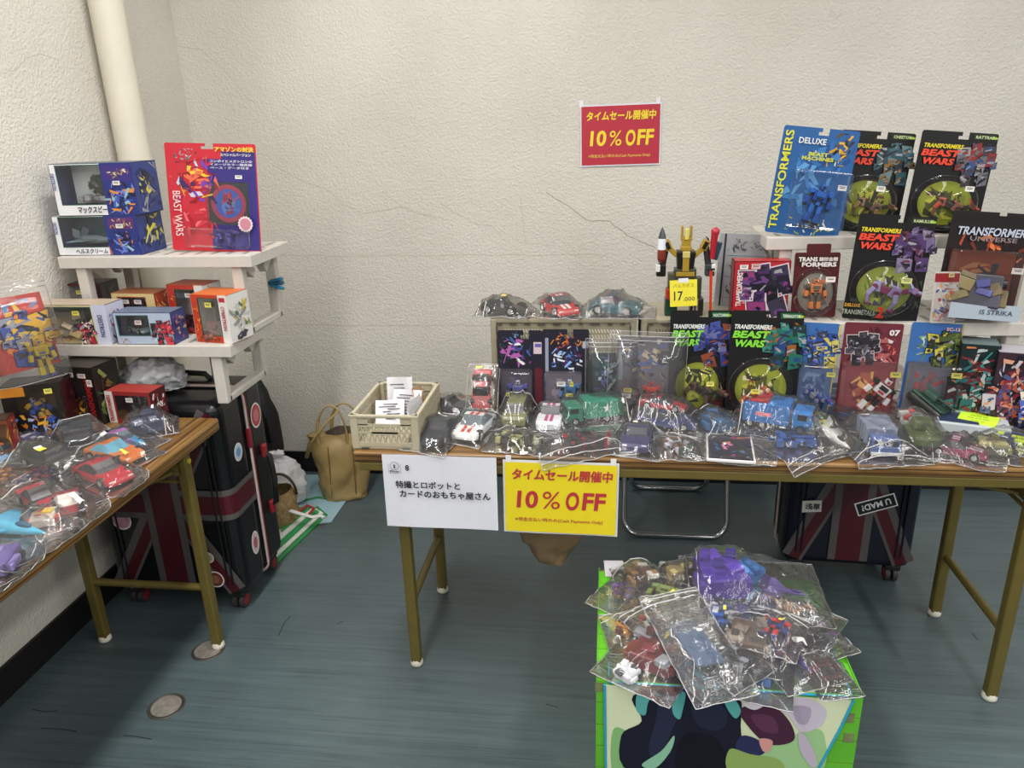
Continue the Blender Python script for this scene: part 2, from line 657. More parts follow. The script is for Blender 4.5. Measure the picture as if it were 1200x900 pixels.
def wood_material(axis):
    m = bpy.data.materials.new('woodgrain_laminate')
    m.use_nodes = True
    nt = m.node_tree
    b = nt.nodes['Principled BSDF']
    tc = nt.nodes.new('ShaderNodeTexCoord')
    mp = nt.nodes.new('ShaderNodeMapping')
    mp.inputs['Scale'].default_value = (2.2, 95, 95) if axis == 'x' else (95, 2.2, 95)
    n = nt.nodes.new('ShaderNodeTexNoise')
    n.inputs['Scale'].default_value = 1
    n.inputs['Detail'].default_value = 6
    n.inputs['Distortion'].default_value = 0.6
    r = nt.nodes.new('ShaderNodeValToRGB')
    e = r.color_ramp.elements
    e[0].color, e[0].position = srgb('#402b14'), 0.3
    e[1].color, e[1].position = srgb('#9c7844'), 0.72
    x = e.new(0.5)
    x.color = srgb('#79572e')
    nt.links.new(tc.outputs['Object'], mp.inputs[0])
    nt.links.new(mp.outputs[0], n.inputs['Vector'])
    nt.links.new(n.outputs['Fac'], r.inputs['Fac'])
    nt.links.new(r.outputs[0], b.inputs['Base Color'])
    b.inputs['Roughness'].default_value = 0.35
    return m


OLIVE = pm('#6f6230', 0.42, 0.25, var=0.08, scale=20)
CAPW = pm('#e6e0d2', 0.5)
ZT = 0.70


def folding_table(label, org, length, depth, axis, inset, foot_in, ends):
    """table with its top centred on org; long side along the given axis"""
    t = thing('folding_table', label, 'table', (org[0], org[1], 0), (0, 0, 0 if axis == 'x' else 90), group='woodgrain folding tables')
    L, D = length / 2, depth / 2
    top = MB()
    th = 0.031 if axis == 'x' else 0.039
    ins = 0.012 if axis == 'x' else 0.045
    top.box((0, 0, ZT - th / 2), (length, depth, th), bev=0.007, seg=3)
    wm = wood_material('x')
    top.build('tabletop', wm, t)
    # grooves of the moulded edge band
    eb = MB()
    for z in (ZT - th * .32, ZT - th * .70):
        for s in (-1, 1):
            eb.box((0, s * (D + 0.0004), z), (length - 0.02, 0.0016, 0.0018))
            eb.box((s * (L + 0.0004), 0, z), (0.0016, depth - 0.02, 0.0018))
    eb.build('edge_groove', pm('#3d2810', 0.6), t)
    for s in (-1, 1):
        MB().box((0, s * (D - ins), ZT - th - 0.011), (length - 0.03, 0.018, 0.024), bev=0.003).build('apron_rail', OLIVE, t)
        MB().box((s * (L - 0.02), 0, ZT - th - 0.011), (0.018, depth - 2 * ins - 0.03, 0.022), bev=0.003).build('apron_rail', OLIVE, t)
    for s in ends:
        x = s * inset
        for q in (-1, 1):
            y = q * foot_in
            MB().box((x, y, 0.015 + 0.32), (0.030, 0.030, 0.64), bev=0.005).build('leg', OLIVE, t)
            MB().lathe([(0.0, 0.0), (0.015, 0.0), (0.019, 0.004), (0.019, 0.012), (0.0165, 0.022)], '#ffffff', 16, (x, y, 0)).build('foot_cap', CAPW, t)
        MB().cyl((x, -foot_in, 0.215), (x, foot_in, 0.215), 0.0115, n=12).build('stretcher', OLIVE, t)
        b = MB()
        b.box((x - s * 0.012, 0, 0.615), (0.006, 2 * foot_in, 0.052), bev=0.002)
        b.box((x - s * 0.012, 0, 0.640), (0.022, 2 * foot_in, 0.005))
        b.build('brace_plate', OLIVE, t)
        MB().cyl((x, -foot_in, 0.565), (x, foot_in, 0.565), 0.006, n=8).build('brace_rod', OLIVE, t)
        for q in (-1, 1):
            f = MB()
            f.cyl((x - s * 0.02, q * (foot_in - 0.03), 0.60), (x - s * 0.30, q * (foot_in - 0.03), 0.655), 0.006, n=8)
            f.build('folding_stay', OLIVE, t)
            MB().cyl((x, q * (foot_in + 0.014), 0.63), (x, q * (foot_in + 0.019), 0.63), 0.008, n=10).build('rivet', pm('#c9bf3a' if axis == 'y' else '#6b6038', 0.4, 0.4), t)
    return t


TX0, TX1, TY0, TY1 = -0.657, 1.143, 1.725, 2.175
folding_table('long woodgrain folding table with olive legs in front of the rear wall', ((TX0 + TX1) / 2, (TY0 + TY1) / 2), 1.8, 0.45, 'x', 0.787, 0.1825, (-1, 1))
# side table: far end at y 1.95, its long edge at x -1.135
LX1, LY1 = -1.140, 1.945
folding_table('woodgrain folding table with olive legs along the side wall', (LX1 - 0.225, LY1 - 0.9), 1.8, 0.45, 'y', 0.745, 0.1885, (1,))

# ------------------------------------------------------------------ suitcases
SHELL = pm('#0d0e12', 0.32, var=0.25, scale=6)
NAVY = pm('#0c1024', 0.35, var=0.2, scale=6)
RUB = pm('#1a1a1b', 0.6)
FLAGM = PRINT


def sticker(parent, cx, cz, r, col, col2=None, y=-0.0022, rz=1.0, label=None, axis='y', xoff=0.0):
    mb = MB()
    n = 24
    for k, (q, c) in enumerate(((1.0, '#e9e6e2'), (0.86, col), (0.5, col2 or col))):
        pts = []
        for i in range(n):
            a = 2 * math.pi * i / n
            u, v = cx + r * q * math.cos(a), cz + r * rz * q * math.sin(a)
            pts.append((u, y - k * 0.0003, v) if axis == 'y' else (xoff + k * 0.0003, u, v))
        mb.face(pts, c)
    o = mb.build('sticker', PRINT, parent)
    if label:
        o['label'] = label
    return o


def suitcase(label, loc, W, H, D, yaw, shell, flagdim):
    """local frame: front shell at y=0, floor z=0, x centred"""
    t = thing('suitcase', label, 'suitcase', loc, (0, 0, yaw), group='flag suitcases')
    z0 = 0.062
    hz = H - z0
    d1 = D * 0.52
    MB().box((0, d1 / 2, z0 + hz / 2), (W, d1 - 0.004, hz), bev=0.036, seg=5).build('front_shell', shell, t)
    MB().box((0, d1 + (D - d1) / 2, z0 + hz / 2), (W - 0.004, D - d1 - 0.004, hz - 0.004), bev=0.036, seg=5).build('rear_shell', pm('#17181a', 0.4), t)
    # piped zipper seam all round
    path = [(x, d1, z) for x, z in rounded(W + 0.006, hz + 0.006, 0.04, -W / 2 - 0.003, z0 - 0.003, 5)]
    MB().tube(path, 0.0045, n=6, closed=True).build('zipper', pm('#c9b7b1', 0.5), t)
    path2 = [(x, d1 + 0.012, z) for x, z in rounded(W + 0.004, hz + 0.004, 0.04, -W / 2 - 0.002, z0 - 0.002, 5)]
    MB().tube(path2, 0.003, n=6, closed=True).build('piping', pm('#8c2a34', 0.5), t)
    # moulded ridges
    for x in (W / 2 - 0.042, W / 2 - 0.058, -W / 2 + 0.042, -W / 2 + 0.058):
        MB().tube([(x, -0.0005, z0 + 0.05), (x, -0.0015, z0 + hz * 0.5), (x, -0.0005, z0 + hz - 0.05)], 0.004, n=8).build('ridge', shell, t)
    # flag bands on the front shell and round its side
    cz = z0 + hz * flagdim
    g, rd = '#575352', '#4c111d'
    e = 0.038

    def band(name, quads, off):
        mb = MB()
        for pts, c, k in quads:
            mb.face([(x, -off - k * 0.0004, z) for x, z in pts], c)
        o = mb.build(name, FLAGM, t)
        return o
    hw, hb = W / 2 - 0.03, 0.052
    zb, zt = z0 + 0.03, z0 + hz - 0.03
    for sx in (-1, 1):
        for sz in (-1, 1):
            x0, zz0 = sx * 0.055, cz + sz * 0.06
            x1, zz1 = sx * hw, (zt if sz > 0 else zb)
            d = Vector((x1 - x0, zz1 - zz0)).normalized()
            n = Vector((-d.y, d.x))
            if n.y < 0:
                n = -n
            q = []
            for (a, b, c, k) in ((-0.034, 0.034, g, 0), (-0.024, 0.010, rd, 1)):
                q.append(([(x0 + n.x * a, zz0 + n.y * a), (x1 + n.x * a, zz1 + n.y * a), (x1 + n.x * b, zz1 + n.y * b), (x0 + n.x * b, zz0 + n.y * b)], c, k))
            band('diagonal_stripe', q, 0.0016)
    band('horizontal_stripe', [([(-hw, cz - hb), (hw, cz - hb), (hw, cz + hb), (-hw, cz + hb)], g, 0), ([(-hw, cz - hb + 0.02), (hw, cz - hb + 0.02), (hw, cz + hb - 0.02), (-hw, cz + hb - 0.02)], rd, 1)], 0.0034)
    band('upright_stripe', [([(-0.062, zb), (0.062, zb), (0.062, zt), (-0.062, zt)], g, 0), ([(-e, zb), (e, zb), (e, zt), (-e, zt)], rd, 1.4)], 0.0042)
    for s in (-1, 1):
        mb = MB()
        pts = []
        for k in range(7):
            a = R(90 * k / 6)
            pts.append((s * (W / 2 - 0.036 + 0.0375 * math.sin(a)), 0.036 - 0.0375 * math.cos(a)))
        pts.append((s * (W / 2 + 0.0015), d1 - 0.008))
        for (x0, y0), (x1, y1) in zip(pts[:-1], pts[1:]):
            for (za, zb2, c, o) in ((-hb, hb, g, 0.0), (-hb + 0.02, hb - 0.02, rd, 0.0005)):
                mb.face([(x0 + s * o, y0 - o, cz + za), (x1 + s * o, y1 - o, cz + za), (x1 + s * o, y1 - o, cz + zb2), (x0 + s * o, y0 - o, cz + zb2)], c)
        mb.build('side_stripe', FLAGM, t)
    # casters
    for sx in (-1, 1):
        for yy in (0.045, D - 0.045):
            c = MB()
            c.box((sx * (W / 2 - 0.05), yy, z0 - 0.004), (0.05, 0.05, 0.02), bev=0.005)
            co = c.build('caster', RUB, t)
            for o in (-0.012, 0.012):
                w = MB()
                x = sx * (W / 2 - 0.05) + o
                w.cyl((x - 0.007, yy, 0.026), (x + 0.007, yy, 0.026), 0.026, n=20)
                wo = w.build('wheel', pm('#3a3838', 0.6), co)
            for o in (-1, 1):
                x = sx * (W / 2 - 0.05) + o * 0.0195
                MB().cyl((x - 0.0006, yy, 0.026), (x + 0.0006, yy, 0.026), 0.018, n=16).build('wheel_hub', pm('#8e2831', 0.45), co)
    # carrying handles: one on the side, one on top
    xs = W / 2 + 0.004
    zc = z0 + hz * 0.47
    yh = d1 + (D - d1) * 0.5
    MB().tube([(xs, yh, zc - 0.10), (xs + 0.022, yh, zc - 0.085), (xs + 0.028, yh, zc), (xs + 0.022, yh, zc + 0.085), (xs, yh, zc + 0.10)], 0.010, n=8).build('side_handle', RUB, t)
    for s in (-1, 1):
        MB().box((xs + 0.006, yh, zc + s * 0.105), (0.014, 0.024, 0.045), bev=0.004).build('handle_mount', pm('#8e1f2c', 0.4), t)
    MB().tube([(-0.09, yh, H), (-0.075, yh, H + 0.018), (0.0, yh, H + 0.022), (0.075, yh, H + 0.018), (0.09, yh, H)], 0.009, n=8).build('top_handle', RUB, t)
    MB().box((xs - 0.002, d1 + 0.004, z0 + hz * 0.74), (0.012, 0.02, 0.07), bev=0.003).build('lock', pm('#7c1d29', 0.35), t)
    return t


SX1 = -1.150
SW, SH, SD = 0.46, 0.735, 0.31
s1 = suitcase('tall black hard suitcase with flag bands and round stickers behind the side table', (SX1 - SW / 2, 1.955, 0), SW, SH, SD, 0, SHELL, 0.50)
sticker(s1, -0.155, 0.335, 0.034, '#c98fa0', '#d8a2b1')
sticker(s1, -0.005, 0.365, 0.045, '#8c2a35', '#b04550')
sticker(s1, -0.035, 0.150, 0.028, '#a58f80', '#5d3c33')
sticker(s1, 0.118, 0.21, 0.020, '#bdb79d', '#9d977c', label='small cream flower sticker')
sticker(s1, 0.07, 0.64, 0.030, '#4a4644', '#6a6462', rz=0.6)
sticker(s1, 0.13, 0.13, 0.03, '#6a3a2c', '#96604a')
xo = SW / 2 + 0.0012
sticker(s1, 0.085, 0.545, 0.026, '#b7cfe0', '#6f9cc4', axis='x', xoff=xo, rz=1.15)
sticker(s1, 0.10, 0.21, 0.026, '#d8c7c6', '#c2606f', axis='x', xoff=xo, rz=1.6, label='white sticker with a pink drop')
sticker(s1, 0.235, 0.61, 0.036, '#b5444d', '#c9767b', axis='x', xoff=xo - 0.002, rz=1.2)
tg = MB().box((0.05, 0.235, SH + 0.0005), (0.075, 0.05, 0.002))
tg.build('luggage_label', pm('#8f8d86', 0.4, var=0.2), s1)
for x in (-0.10, 0.10):
    MB().cyl((x, 0.25, SH), (x, 0.25, SH + 0.10), 0.008, n=10).build('telescopic_tube', pm('#8f9194', 0.3, 0.8), s1)
MB().box((0, 0.25, SH + 0.108), (0.25, 0.026, 0.024), bev=0.008).build('telescopic_grip', RUB, s1)

s2 = suitcase('navy suitcase with flag bands standing under the long table', (0.80, 2.285, 0), 0.41, 0.62, 0.25, -3, NAVY, 0.66)
s2f = []
txt('浅草', -0.150, 0.275, 0.045, 0.022, '#15151a', s2, y=-0.0085, bold=0.03, vert=False)
mb = MB()
mb.face([(-0.158, -0.0066, 0.262), (-0.098, -0.0066, 0.268), (-0.100, -0.0066, 0.310), (-0.160, -0.0066, 0.304)], '#d9d6cf')
mb.build('sticker', PRINT, s2)['label'] = 'white sticker with black characters'
mb = MB()
M0 = Matrix.Translation((0.065, -0.0070, 0.305)) @ Euler((0, R(-22), 0)).to_matrix().to_4x4()
mb.raw([(-0.062, 0, -0.024), (0.062, 0, -0.024), (0.062, 0, 0.024), (-0.062, 0, 0.024)], [(0, 1, 2, 3)], '#e8e8e8', M=M0)
mb.raw([(-0.058, -0.0004, -0.020), (0.058, -0.0004, -0.020), (0.058, -0.0004, 0.020), (-0.058, -0.0004, 0.020)], [(0, 1, 2, 3)], '#10141c', M=M0)
mb.build('sticker', PRINT, s2)['label'] = 'black upside down sticker with white letters'
tx = txt('U MAD?', 0.0, 0.0, 0.09, 0.022, '#e8e8e8', s2, y=0.0, bold=0.02)
tx.matrix_local = M0 @ Matrix.Rotation(R(180), 4, 'Y') @ Matrix.Translation((-0.045, -0.0012, -0.011))

# ------------------------------------------------------------------ white plastic stacking shelves
PLA = pm('#c9c4bc', 0.42, var=0.04)
PLD = pm('#8f8a83', 0.5)


def shelf_tier(label, x0, x1, yf, yr, ztop, zfoot, group, name='stacking_shelf', frames=(0.055, 0.055)):
    cx, cy = (x0 + x1) / 2, (yf + yr) / 2
    W, D = x1 - x0, yr - yf
    t = thing(name, label, 'shelf', (cx, cy, zfoot), group=group)
    h = ztop - zfoot
    b = MB()
    b.box((0, 0, h - 0.005), (W - 0.004, D - 0.004, 0.010))
    for s in (-1, 1):
        b.box((0, s * (D / 2 - 0.003), h - 0.0178), (W - 0.001, 0.006, 0.034), bev=0.002)
        b.box((s * (W / 2 - 0.003), 0, h - 0.0182), (0.006, D - 0.001, 0.034), bev=0.002)
    b.build('shelf_deck', PLA, t)
    sl = MB()
    n = int(W / 0.05)
    for k in range(n):
        for q in (-0.3, 0.0, 0.3):
            sl.box((-W / 2 + 0.035 + k * (W - 0.07) / (n - 1), q * D, h + 0.0003), (0.012, D * 0.2, 0.0008))
    sl.build('deck_slot', PLD, t)
    for s, ins in ((-1, frames[0]), (1, frames[1])):
        x = s * (W / 2 - ins)
        f = MB()
        yl = D / 2 - 0.025
        hh = h - 0.03
        for q in (-1, 1):
            f.box((x, q * yl, hh / 2), (0.034, 0.030, hh), bev=0.004)
            f.box((x, q * (yl - 0.045), hh - 0.02), (0.026, 0.07, 0.03), rot=(q * 35, 0, 0), bev=0.003)
        f.box((x, 0, 0.011), (0.034, 2 * yl, 0.022), bev=0.004)
        f.build('leg_frame', PLA, t)
    return t


shelf_tier('lower tier of the pale plastic shelf, six toy boxes on it', -1.665, -1.075, 1.955, 2.255, 0.918, SH, 'plastic shelves by the pipe')
UT = shelf_tier('upper tier of the pale plastic shelf carrying two toy boxes and a red blister card', -1.635, -1.025, 2.06, 2.33, 1.160, 0.9185, 'plastic shelves by the pipe', frames=(0.06, 0.055))
clip = MB()
clip.box((0, 0, 0), (0.05, 0.02, 0.014), '#1f5d78', bev=0.004)
clip.box((0.008, -0.012, 0.012), (0.045, 0.012, 0.010), '#27708f', rot=(0, -12, 0), bev=0.003)
clip.box((0.008, -0.012, -0.012), (0.045, 0.012, 0.010), '#27708f', rot=(0, 12, 0), bev=0.003)
o = clip.build('peg_clip', TOY)
o.location = (-1.060, 2.280, 1.035)
tag(o, 'blue plastic clip on the leg of the upper shelf tier', 'clip')

# ------------------------------------------------------------------ grey-beige folding crates used as risers
BEI = pm('#98907a', 0.5, var=0.04)
BEID = pm('#4a463a', 0.6)


def riser(label, x0, x1, yf, yr, z1, dark):
    t = thing('folding_crate', label, 'crate', ((x0 + x1) / 2, (yf + yr) / 2, ZT), group='folding crates on the table')
    W, D, H = x1 - x0, yr - yf, z1 - ZT
    b = MB()
    b.box((0, 0, H / 2), (W - 0.012, D - 0.012, H - 0.01))
    b.build('crate_body', BEI, t)
    for s in (-1, 1):
        for q in (-1, 1):
            MB().box((s * (W / 2 - 0.009), q * (D / 2 - 0.006), H / 2), (0.018, 0.016, H - 0.001), bev=0.003).build('corner_post', BEI, t)
    for z in (H - 0.006, 0.008):
        MB().box((0, 0, z), (W, D, 0.012), bev=0.003).build('rim', BEI, t)
    n = MB()
    rr = random.Random(3)
    x = -W / 2 + 0.02
    while x < W / 2 - 0.03:
        w = rr.uniform(0.008, 0.03)
        n.box((x + w / 2, -D / 2 - 0.0006, H - 0.014), (w, 0.003, 0.005))
        x += w + 0.022
    for s in (-1, 1):
        for z in (0.04, 0.10, 0.15, 0.20, 0.24):
            if z < H - 0.03:
                n.box((s * (W / 2 - 0.018), -D / 2 - 0.0030, z), (0.003, 0.003, 0.028))
    n.build('rim_notch', BEID, t)
    s = MB()
    spans = ((-W / 2 + 0.04, -0.03), (0.03, W / 2 - 0.04))
    for a, bb in spans:
        k = int((bb - a) / 0.0085)
        for j in range(k):
            for q, z in enumerate((H - 0.036, H - 0.052, H - 0.068, H - 0.100, H - 0.116)):
                x = a + j * 0.0085
                zz = z
                s.face([(x + 0.004, -D / 2 + 0.0052, zz - 0.005), (x + 0.0075, -D / 2 + 0.0052, zz - 0.005), (x + 0.0035, -D / 2 + 0.0052, zz + 0.005), (x, -D / 2 + 0.0052, zz + 0.005)], '#888888')
    s.build('slot_grid', pm('#5b5647' if dark else '#d6d0bd', 0.6), t)['kind'] = 'stuff'  # no holes: pale colour stands for lit wall behind, dark for shaded inside
    return t


riser('beige folding crate carrying three bagged cars', -0.332, 0.082, 2.06, 2.27, 0.972, False)
riser('beige folding crate with dark slots under the gold toy robot', 0.094, 0.408, 2.06, 2.27, 0.972, True)
shelf_tier('low plastic shelf tier on the long table below the hanging toy cards', 0.428, 1.080, 2.04, 2.31, 0.968, ZT, 'plastic shelves on the long table', frames=(0.055, 0.02))
shelf_tier('upper plastic shelf tier carrying three tall toy cards', 0.430, 1.060, 2.135, 2.38, 1.183, 0.9685, 'plastic shelves on the long table')

# ------------------------------------------------------------------ open lattice crate with papers
CRM = pm('#b3ab92', 0.5, var=0.04)
t = thing('storage_crate', 'small open beige lattice crate full of papers at the table end', 'crate', (-0.5715, 1.745 + 0.134, ZT))
W, D, H = 0.182, 0.268, 0.096
b = MB()
b.box((0, 0, 0.006), (W - 0.006, D - 0.006, 0.004))
b.build('crate_floor', CRM, t)
for sx in (-1, 1):
    for sy in (-1, 1):
        MB().box((sx * (W / 2 - 0.010), sy * (D / 2 - 0.009), H / 2), (0.020, 0.018, H), bev=0.003).build('corner_post', CRM, t)
rim = MB()
for s in (-1, 1):
    rim.box((0, s * (D / 2 - 0.004), H - 0.004), (W + 0.004, 0.010, 0.008), bev=0.002)
    rim.box((s * (W / 2 - 0.004), 0, H - 0.004), (0.010, D, 0.008), bev=0.002)
rim.build('rim', CRM, t)


def lattice(length, side):
    m = MB()
    a, bz = -length / 2 + 0.018, length / 2 - 0.018
    for z, hh in ((0.010, 0.018), (0.046, 0.005), (0.066, 0.008)):
        m.box(((a + bz) / 2, 0, z), (bz - a, 0.004, hh))
    if side:
        m.box(((a + bz) / 2, 0, 0.086), (bz - a, 0.004, 0.006))
    else:
        for q in (-1, 1):
            m.box((q * (bz - a) * 0.40, 0, 0.079), ((bz - a) * 0.2, 0.004, 0.024))
        m.box((0, 0, 0.090), (bz - a, 0.004, 0.006))
    n = int((bz - a) / 0.014)
    st = (bz - a) / n
    for (z0, z1) in ((0.019, 0.046), (0.046, 0.066)) + (((0.066, 0.088),) if side else ()):
        for k in range(n):
            x = a + k * st
            for (p, q) in (((x, z0), (x + st / 2, z1)), ((x + st / 2, z1), (x + st, z0))):
                m.tube([(p[0], 0, p[1]), (q[0], 0, q[1])], 0.0022, n=4)
    if not side:
        m.box((0, -0.0005, 0.046), (0.07, 0.003, 0.014))
    return m


for s in (-1, 1):
    o = lattice(W, False).build('lattice_panel', CRM, t)
    o.location = (0, s * (D / 2 - 0.005), 0)
    o = lattice(D, True).build('lattice_panel', CRM, t)
    o.location = (s * (W / 2 - 0.005), 0, 0)
    o.rotation_euler = (0, 0, R(90))
ft = MB()
for s in (-1, 1):
    ft.box((s * 0.055, -D / 2 - 0.0003, 0.003), (0.02, 0.002, 0.005))
ft.build('foot_slot', BEID, t)


def sheet(name, w, h, mat, loc, rot, label, cat, group=None, curl=0.0, nx=10, nz=8, col='#f0f0f2', crease=0.0, thick=0.0):
    """thin sheet standing in its x-z plane, curled a little toward -y at the lower edge"""
    mb = MB()
    g = []
    for j in range(nz + 1):
        for i in range(nx + 1):
            u, v = i / nx - 0.5, j / nz
            y = -curl * (1 - v) ** 2 + crease * math.sin(u * 7 + v * 3)
            g.append((u * w, y, v * h))
    fs = [(j * (nx + 1) + i, j * (nx + 1) + i + 1, (j + 1) * (nx + 1) + i + 1, (j + 1) * (nx + 1) + i) for j in range(nz) for i in range(nx)]
    mb.raw(g, fs, col, True)
    t = thing(name, label, cat, loc, rot, group)
    mb.build('sheet', mat, t)
    return t


# papers and small bags in the crate
rp = random.Random(8)
for k, (x, y, w, h, yaw, tilt, lab) in enumerate((
        (-0.012, 0.07, 0.072, 0.115, 6, -10, 'white price list sheet standing tallest at the rear of the lattice crate'),
        (0.010, 0.035, 0.085, 0.090, -8, -22, 'printed paper slip leaning in the middle of the lattice crate'),
        (-0.025, 0.0, 0.080, 0.075, 10, -35, 'printed paper slip lying low at the front of the lattice crate'),
        (0.060, -0.01, 0.10, 0.085, 82, -8, 'clear sleeve of papers along the inner side of the lattice crate'),
        (0.045, 0.075, 0.05, 0.09, 70, -6, 'brown paper slip in the rear corner of the lattice crate'))):
    pmx = pm('#d9d8dc' if k != 4 else '#b08f6a', 0.6)
    p = sheet('paper_slip', w, h, pmx, (-0.5715 + x, 1.879 + y, ZT + 0.012), (tilt, 0, yaw), lab, 'paper', 'papers in the lattice crate', curl=0.006, crease=0.003)
    if k in (0, 1, 2):
        m = MB()
        for q in range(7):
            z = h * (0.25 + 0.095 * q)
            m.box((rp.uniform(-0.012, 0.012), -0.004, z), (w * rp.uniform(0.25, 0.6), 0.0006, 0.0025))
        m.build('print_line', pm('#3a3c48', 0.6), p)['kind'] = 'stuff'

# ------------------------------------------------------------------ paper signs
PAPW = pm('#dfe0ea', 0.6, var=0.02)
TAPE = pm('#e9e9ee', 0.25, var=0.03)
FY = TY0 - 0.0045
t = sheet('paper_sign', 0.300, 0.208, PAPW, (-0.4275, FY, 0.4895), (0, 0.4, 0), 'white paper sign with black writing taped to the table edge', 'sign', 'paper signs', curl=0.004, crease=0.0012)
K = '#18181c'
txt('特撮とロボットと', -0.117, 0.116, 0.170, 0.020, K, t, y=-0.0075, bold=0.028)
txt('カードのおもちゃ屋さん', -0.108, 0.089, 0.240, 0.020, K, t, y=-0.0075, bold=0.028)
txt('8', -0.088, 0.166, 0.010, 0.017, K, t, y=-0.0075, bold=0.03)
txt('Floor', -0.129, 0.1605, 0.026, 0.006, K, t, y=-0.0075, bold=0.03)
txt('I', -0.1185, 0.172, 0.0035, 0.011, K, t, y=-0.0075, bold=0.04)
m = MB()
m.tube([(-0.1165 + 0.0115 * math.cos(a), -0.0072, 0.1785 + 0.0115 * math.sin(a)) for a in [2 * math.pi * k / 20 for k in range(20)]], 0.0005, closed=True, n=4)
m.tube([(-0.1325, -0.0072, 0.185), (-0.1325, -0.0072, 0.158), (-0.1005, -0.0072, 0.158), (-0.1005, -0.0072, 0.185)], 0.0004, n=4)
m.build('floor_emblem', pm(K, 0.6), t)

YEL, RED = '#e9d51f', '#b9333d'
t = sheet('paper_sign', 0.294, 0.207, PAPW, (-0.115, FY, 0.484), (0, 0.7, 0), 'yellow sale sign with red writing taped to the table edge', 'sign', 'paper signs', curl=0.003, crease=0.0008)
m = MB()
m.face([(-0.142, -0.0058, 0.005), (0.142, -0.0058, 0.005), (0.142, -0.0048, 0.202), (-0.142, -0.0048, 0.202)], YEL)
m.build('printed_field', pm(YEL, 0.55, var=0.02), t)
txt('タイムセール開催中', -0.124, 0.154, 0.252, 0.030, RED, t, y=-0.0066, bold=0.035, shear=0.08)
txt('10', -0.113, 0.074, 0.054, 0.050, RED, t, y=-0.0066, bold=0.03, shear=0.08)
txt('%', -0.048, 0.074, 0.046, 0.050, RED, t, y=-0.0066, bold=0.0, shear=0.08)
txt('O', 0.012, 0.072, 0.034, 0.053, RED, t, y=-0.0066, bold=0.03, shear=0.08)
txt('FF', 0.055, 0.074, 0.058, 0.050, RED, t, y=-0.0066, bold=0.03, shear=0.08)
txt('※現金支払い時のみ(Cash Payments Only)', -0.117, 0.034, 0.226, 0.013, RED, t, y=-0.0066, bold=0.012)
for x in (-0.132, 0.132):
    MB().box((x, -0.0030, 0.208), (0.014, 0.0010, 0.024)).build('tape', TAPE, t)

t = sheet('paper_sign', 0.302, 0.222, PAPW, (0.041, YB - 0.003, 1.331), (0, -0.4, 0), 'red sale sign with yellow writing taped to the stucco wall', 'sign', 'paper signs', curl=0.002)
m = MB()
REDF, YT = '#b62b3d', '#f3d738'
m.face([(-0.146, -0.0028, 0.005), (0.146, -0.0028, 0.005), (0.146, -0.0018, 0.217), (-0.146, -0.0018, 0.217)], REDF)
m.build('printed_field', pm(REDF, 0.5, var=0.02), t)
txt('タイムセール開催中', -0.128, 0.165, 0.256, 0.032, YT, t, y=-0.0034, bold=0.035, shear=0.08)
txt('10', -0.115, 0.074, 0.060, 0.056, YT, t, y=-0.0036, bold=0.03, shear=0.08)
txt('%', -0.043, 0.074, 0.046, 0.054, YT, t, y=-0.0036, shear=0.08)
txt('O', 0.018, 0.072, 0.036, 0.058, YT, t, y=-0.0036, bold=0.03, shear=0.08)
txt('FF', 0.062, 0.074, 0.060, 0.056, YT, t, y=-0.0036, bold=0.03, shear=0.08)
txt('※現金支払い時のみ(Cash Payments Only)', -0.120, 0.030, 0.232, 0.014, '#eec258', t, y=-0.0038, bold=0.012)
for x in (-0.146, 0.138):
    MB().box((x, -0.0004, 0.225), (0.016, 0.0012, 0.028)).build('tape', TAPE, t)

# ------------------------------------------------------------------ soft bags


def softbag(mb, secs, n=28, seed=0, amp=0.006, col='#888888', pw=2.6, fs=18.0, zamp=0.0):
    """rings of (z, cx, cy, rx, ry) joined into a crumpled skin"""
    vs = []
    for z, cx, cy, rx, ry in secs:
        for k in range(n):
            a = 2 * math.pi * k / n
            c, s = math.cos(a), math.sin(a)
            d = (abs(c) ** pw + abs(s) ** pw) ** (-1 / pw)
            p = Vector((cx + rx * d * c, cy + ry * d * s, z))
            q = noise.noise(p * fs + Vector((seed, 0, 0))) * amp + noise.noise(p * fs * 2.7 + Vector((0, seed, 0))) * amp * 0.5
            p += Vector((c, s, 0.0)) * q
            if zamp and z > 0.01:
                p.z += (noise.noise(p * 35 + Vector((seed, 5, 0))) + .6 * noise.noise(p * 80 + Vector((seed, 9, 0)))) * zamp
            vs.append(p)
    fs_ = [(j * n + k, j * n + (k + 1) % n, (j + 1) * n + (k + 1) % n, (j + 1) * n + k) for j in range(len(secs) - 1) for k in range(n)]
    mb.raw(vs, fs_, col, True)
    mb.face(vs[:n][::-1], col)
    return mb


def interp(secs, m):
    out = []
    for a, b in zip(secs[:-1], secs[1:]):
        for k in range(m):
            t = k / m
            out.append(tuple(p + (q - p) * t for p, q in zip(a, b)))
    out.append(secs[-1])
    return out


# pale blue sheet on the floor in the corner
BS = [(427, 556), (388, 612), (345, 618), (318, 600), (352, 556)]
m = MB()
m.face([tuple(at_z(px, py, 0.002)) for px, py in BS], '#888888')
m.face([tuple(at_z(px, py, 0.0005)) for px, py in BS][::-1], '#888888')
o = m.build('floor_sheet', pm('#93b4bf', 0.45, var=0.05, scale=12, bump=0.2))
tag(o, 'pale blue plastic sheet spread on the floor under the tan bag', 'sheet')

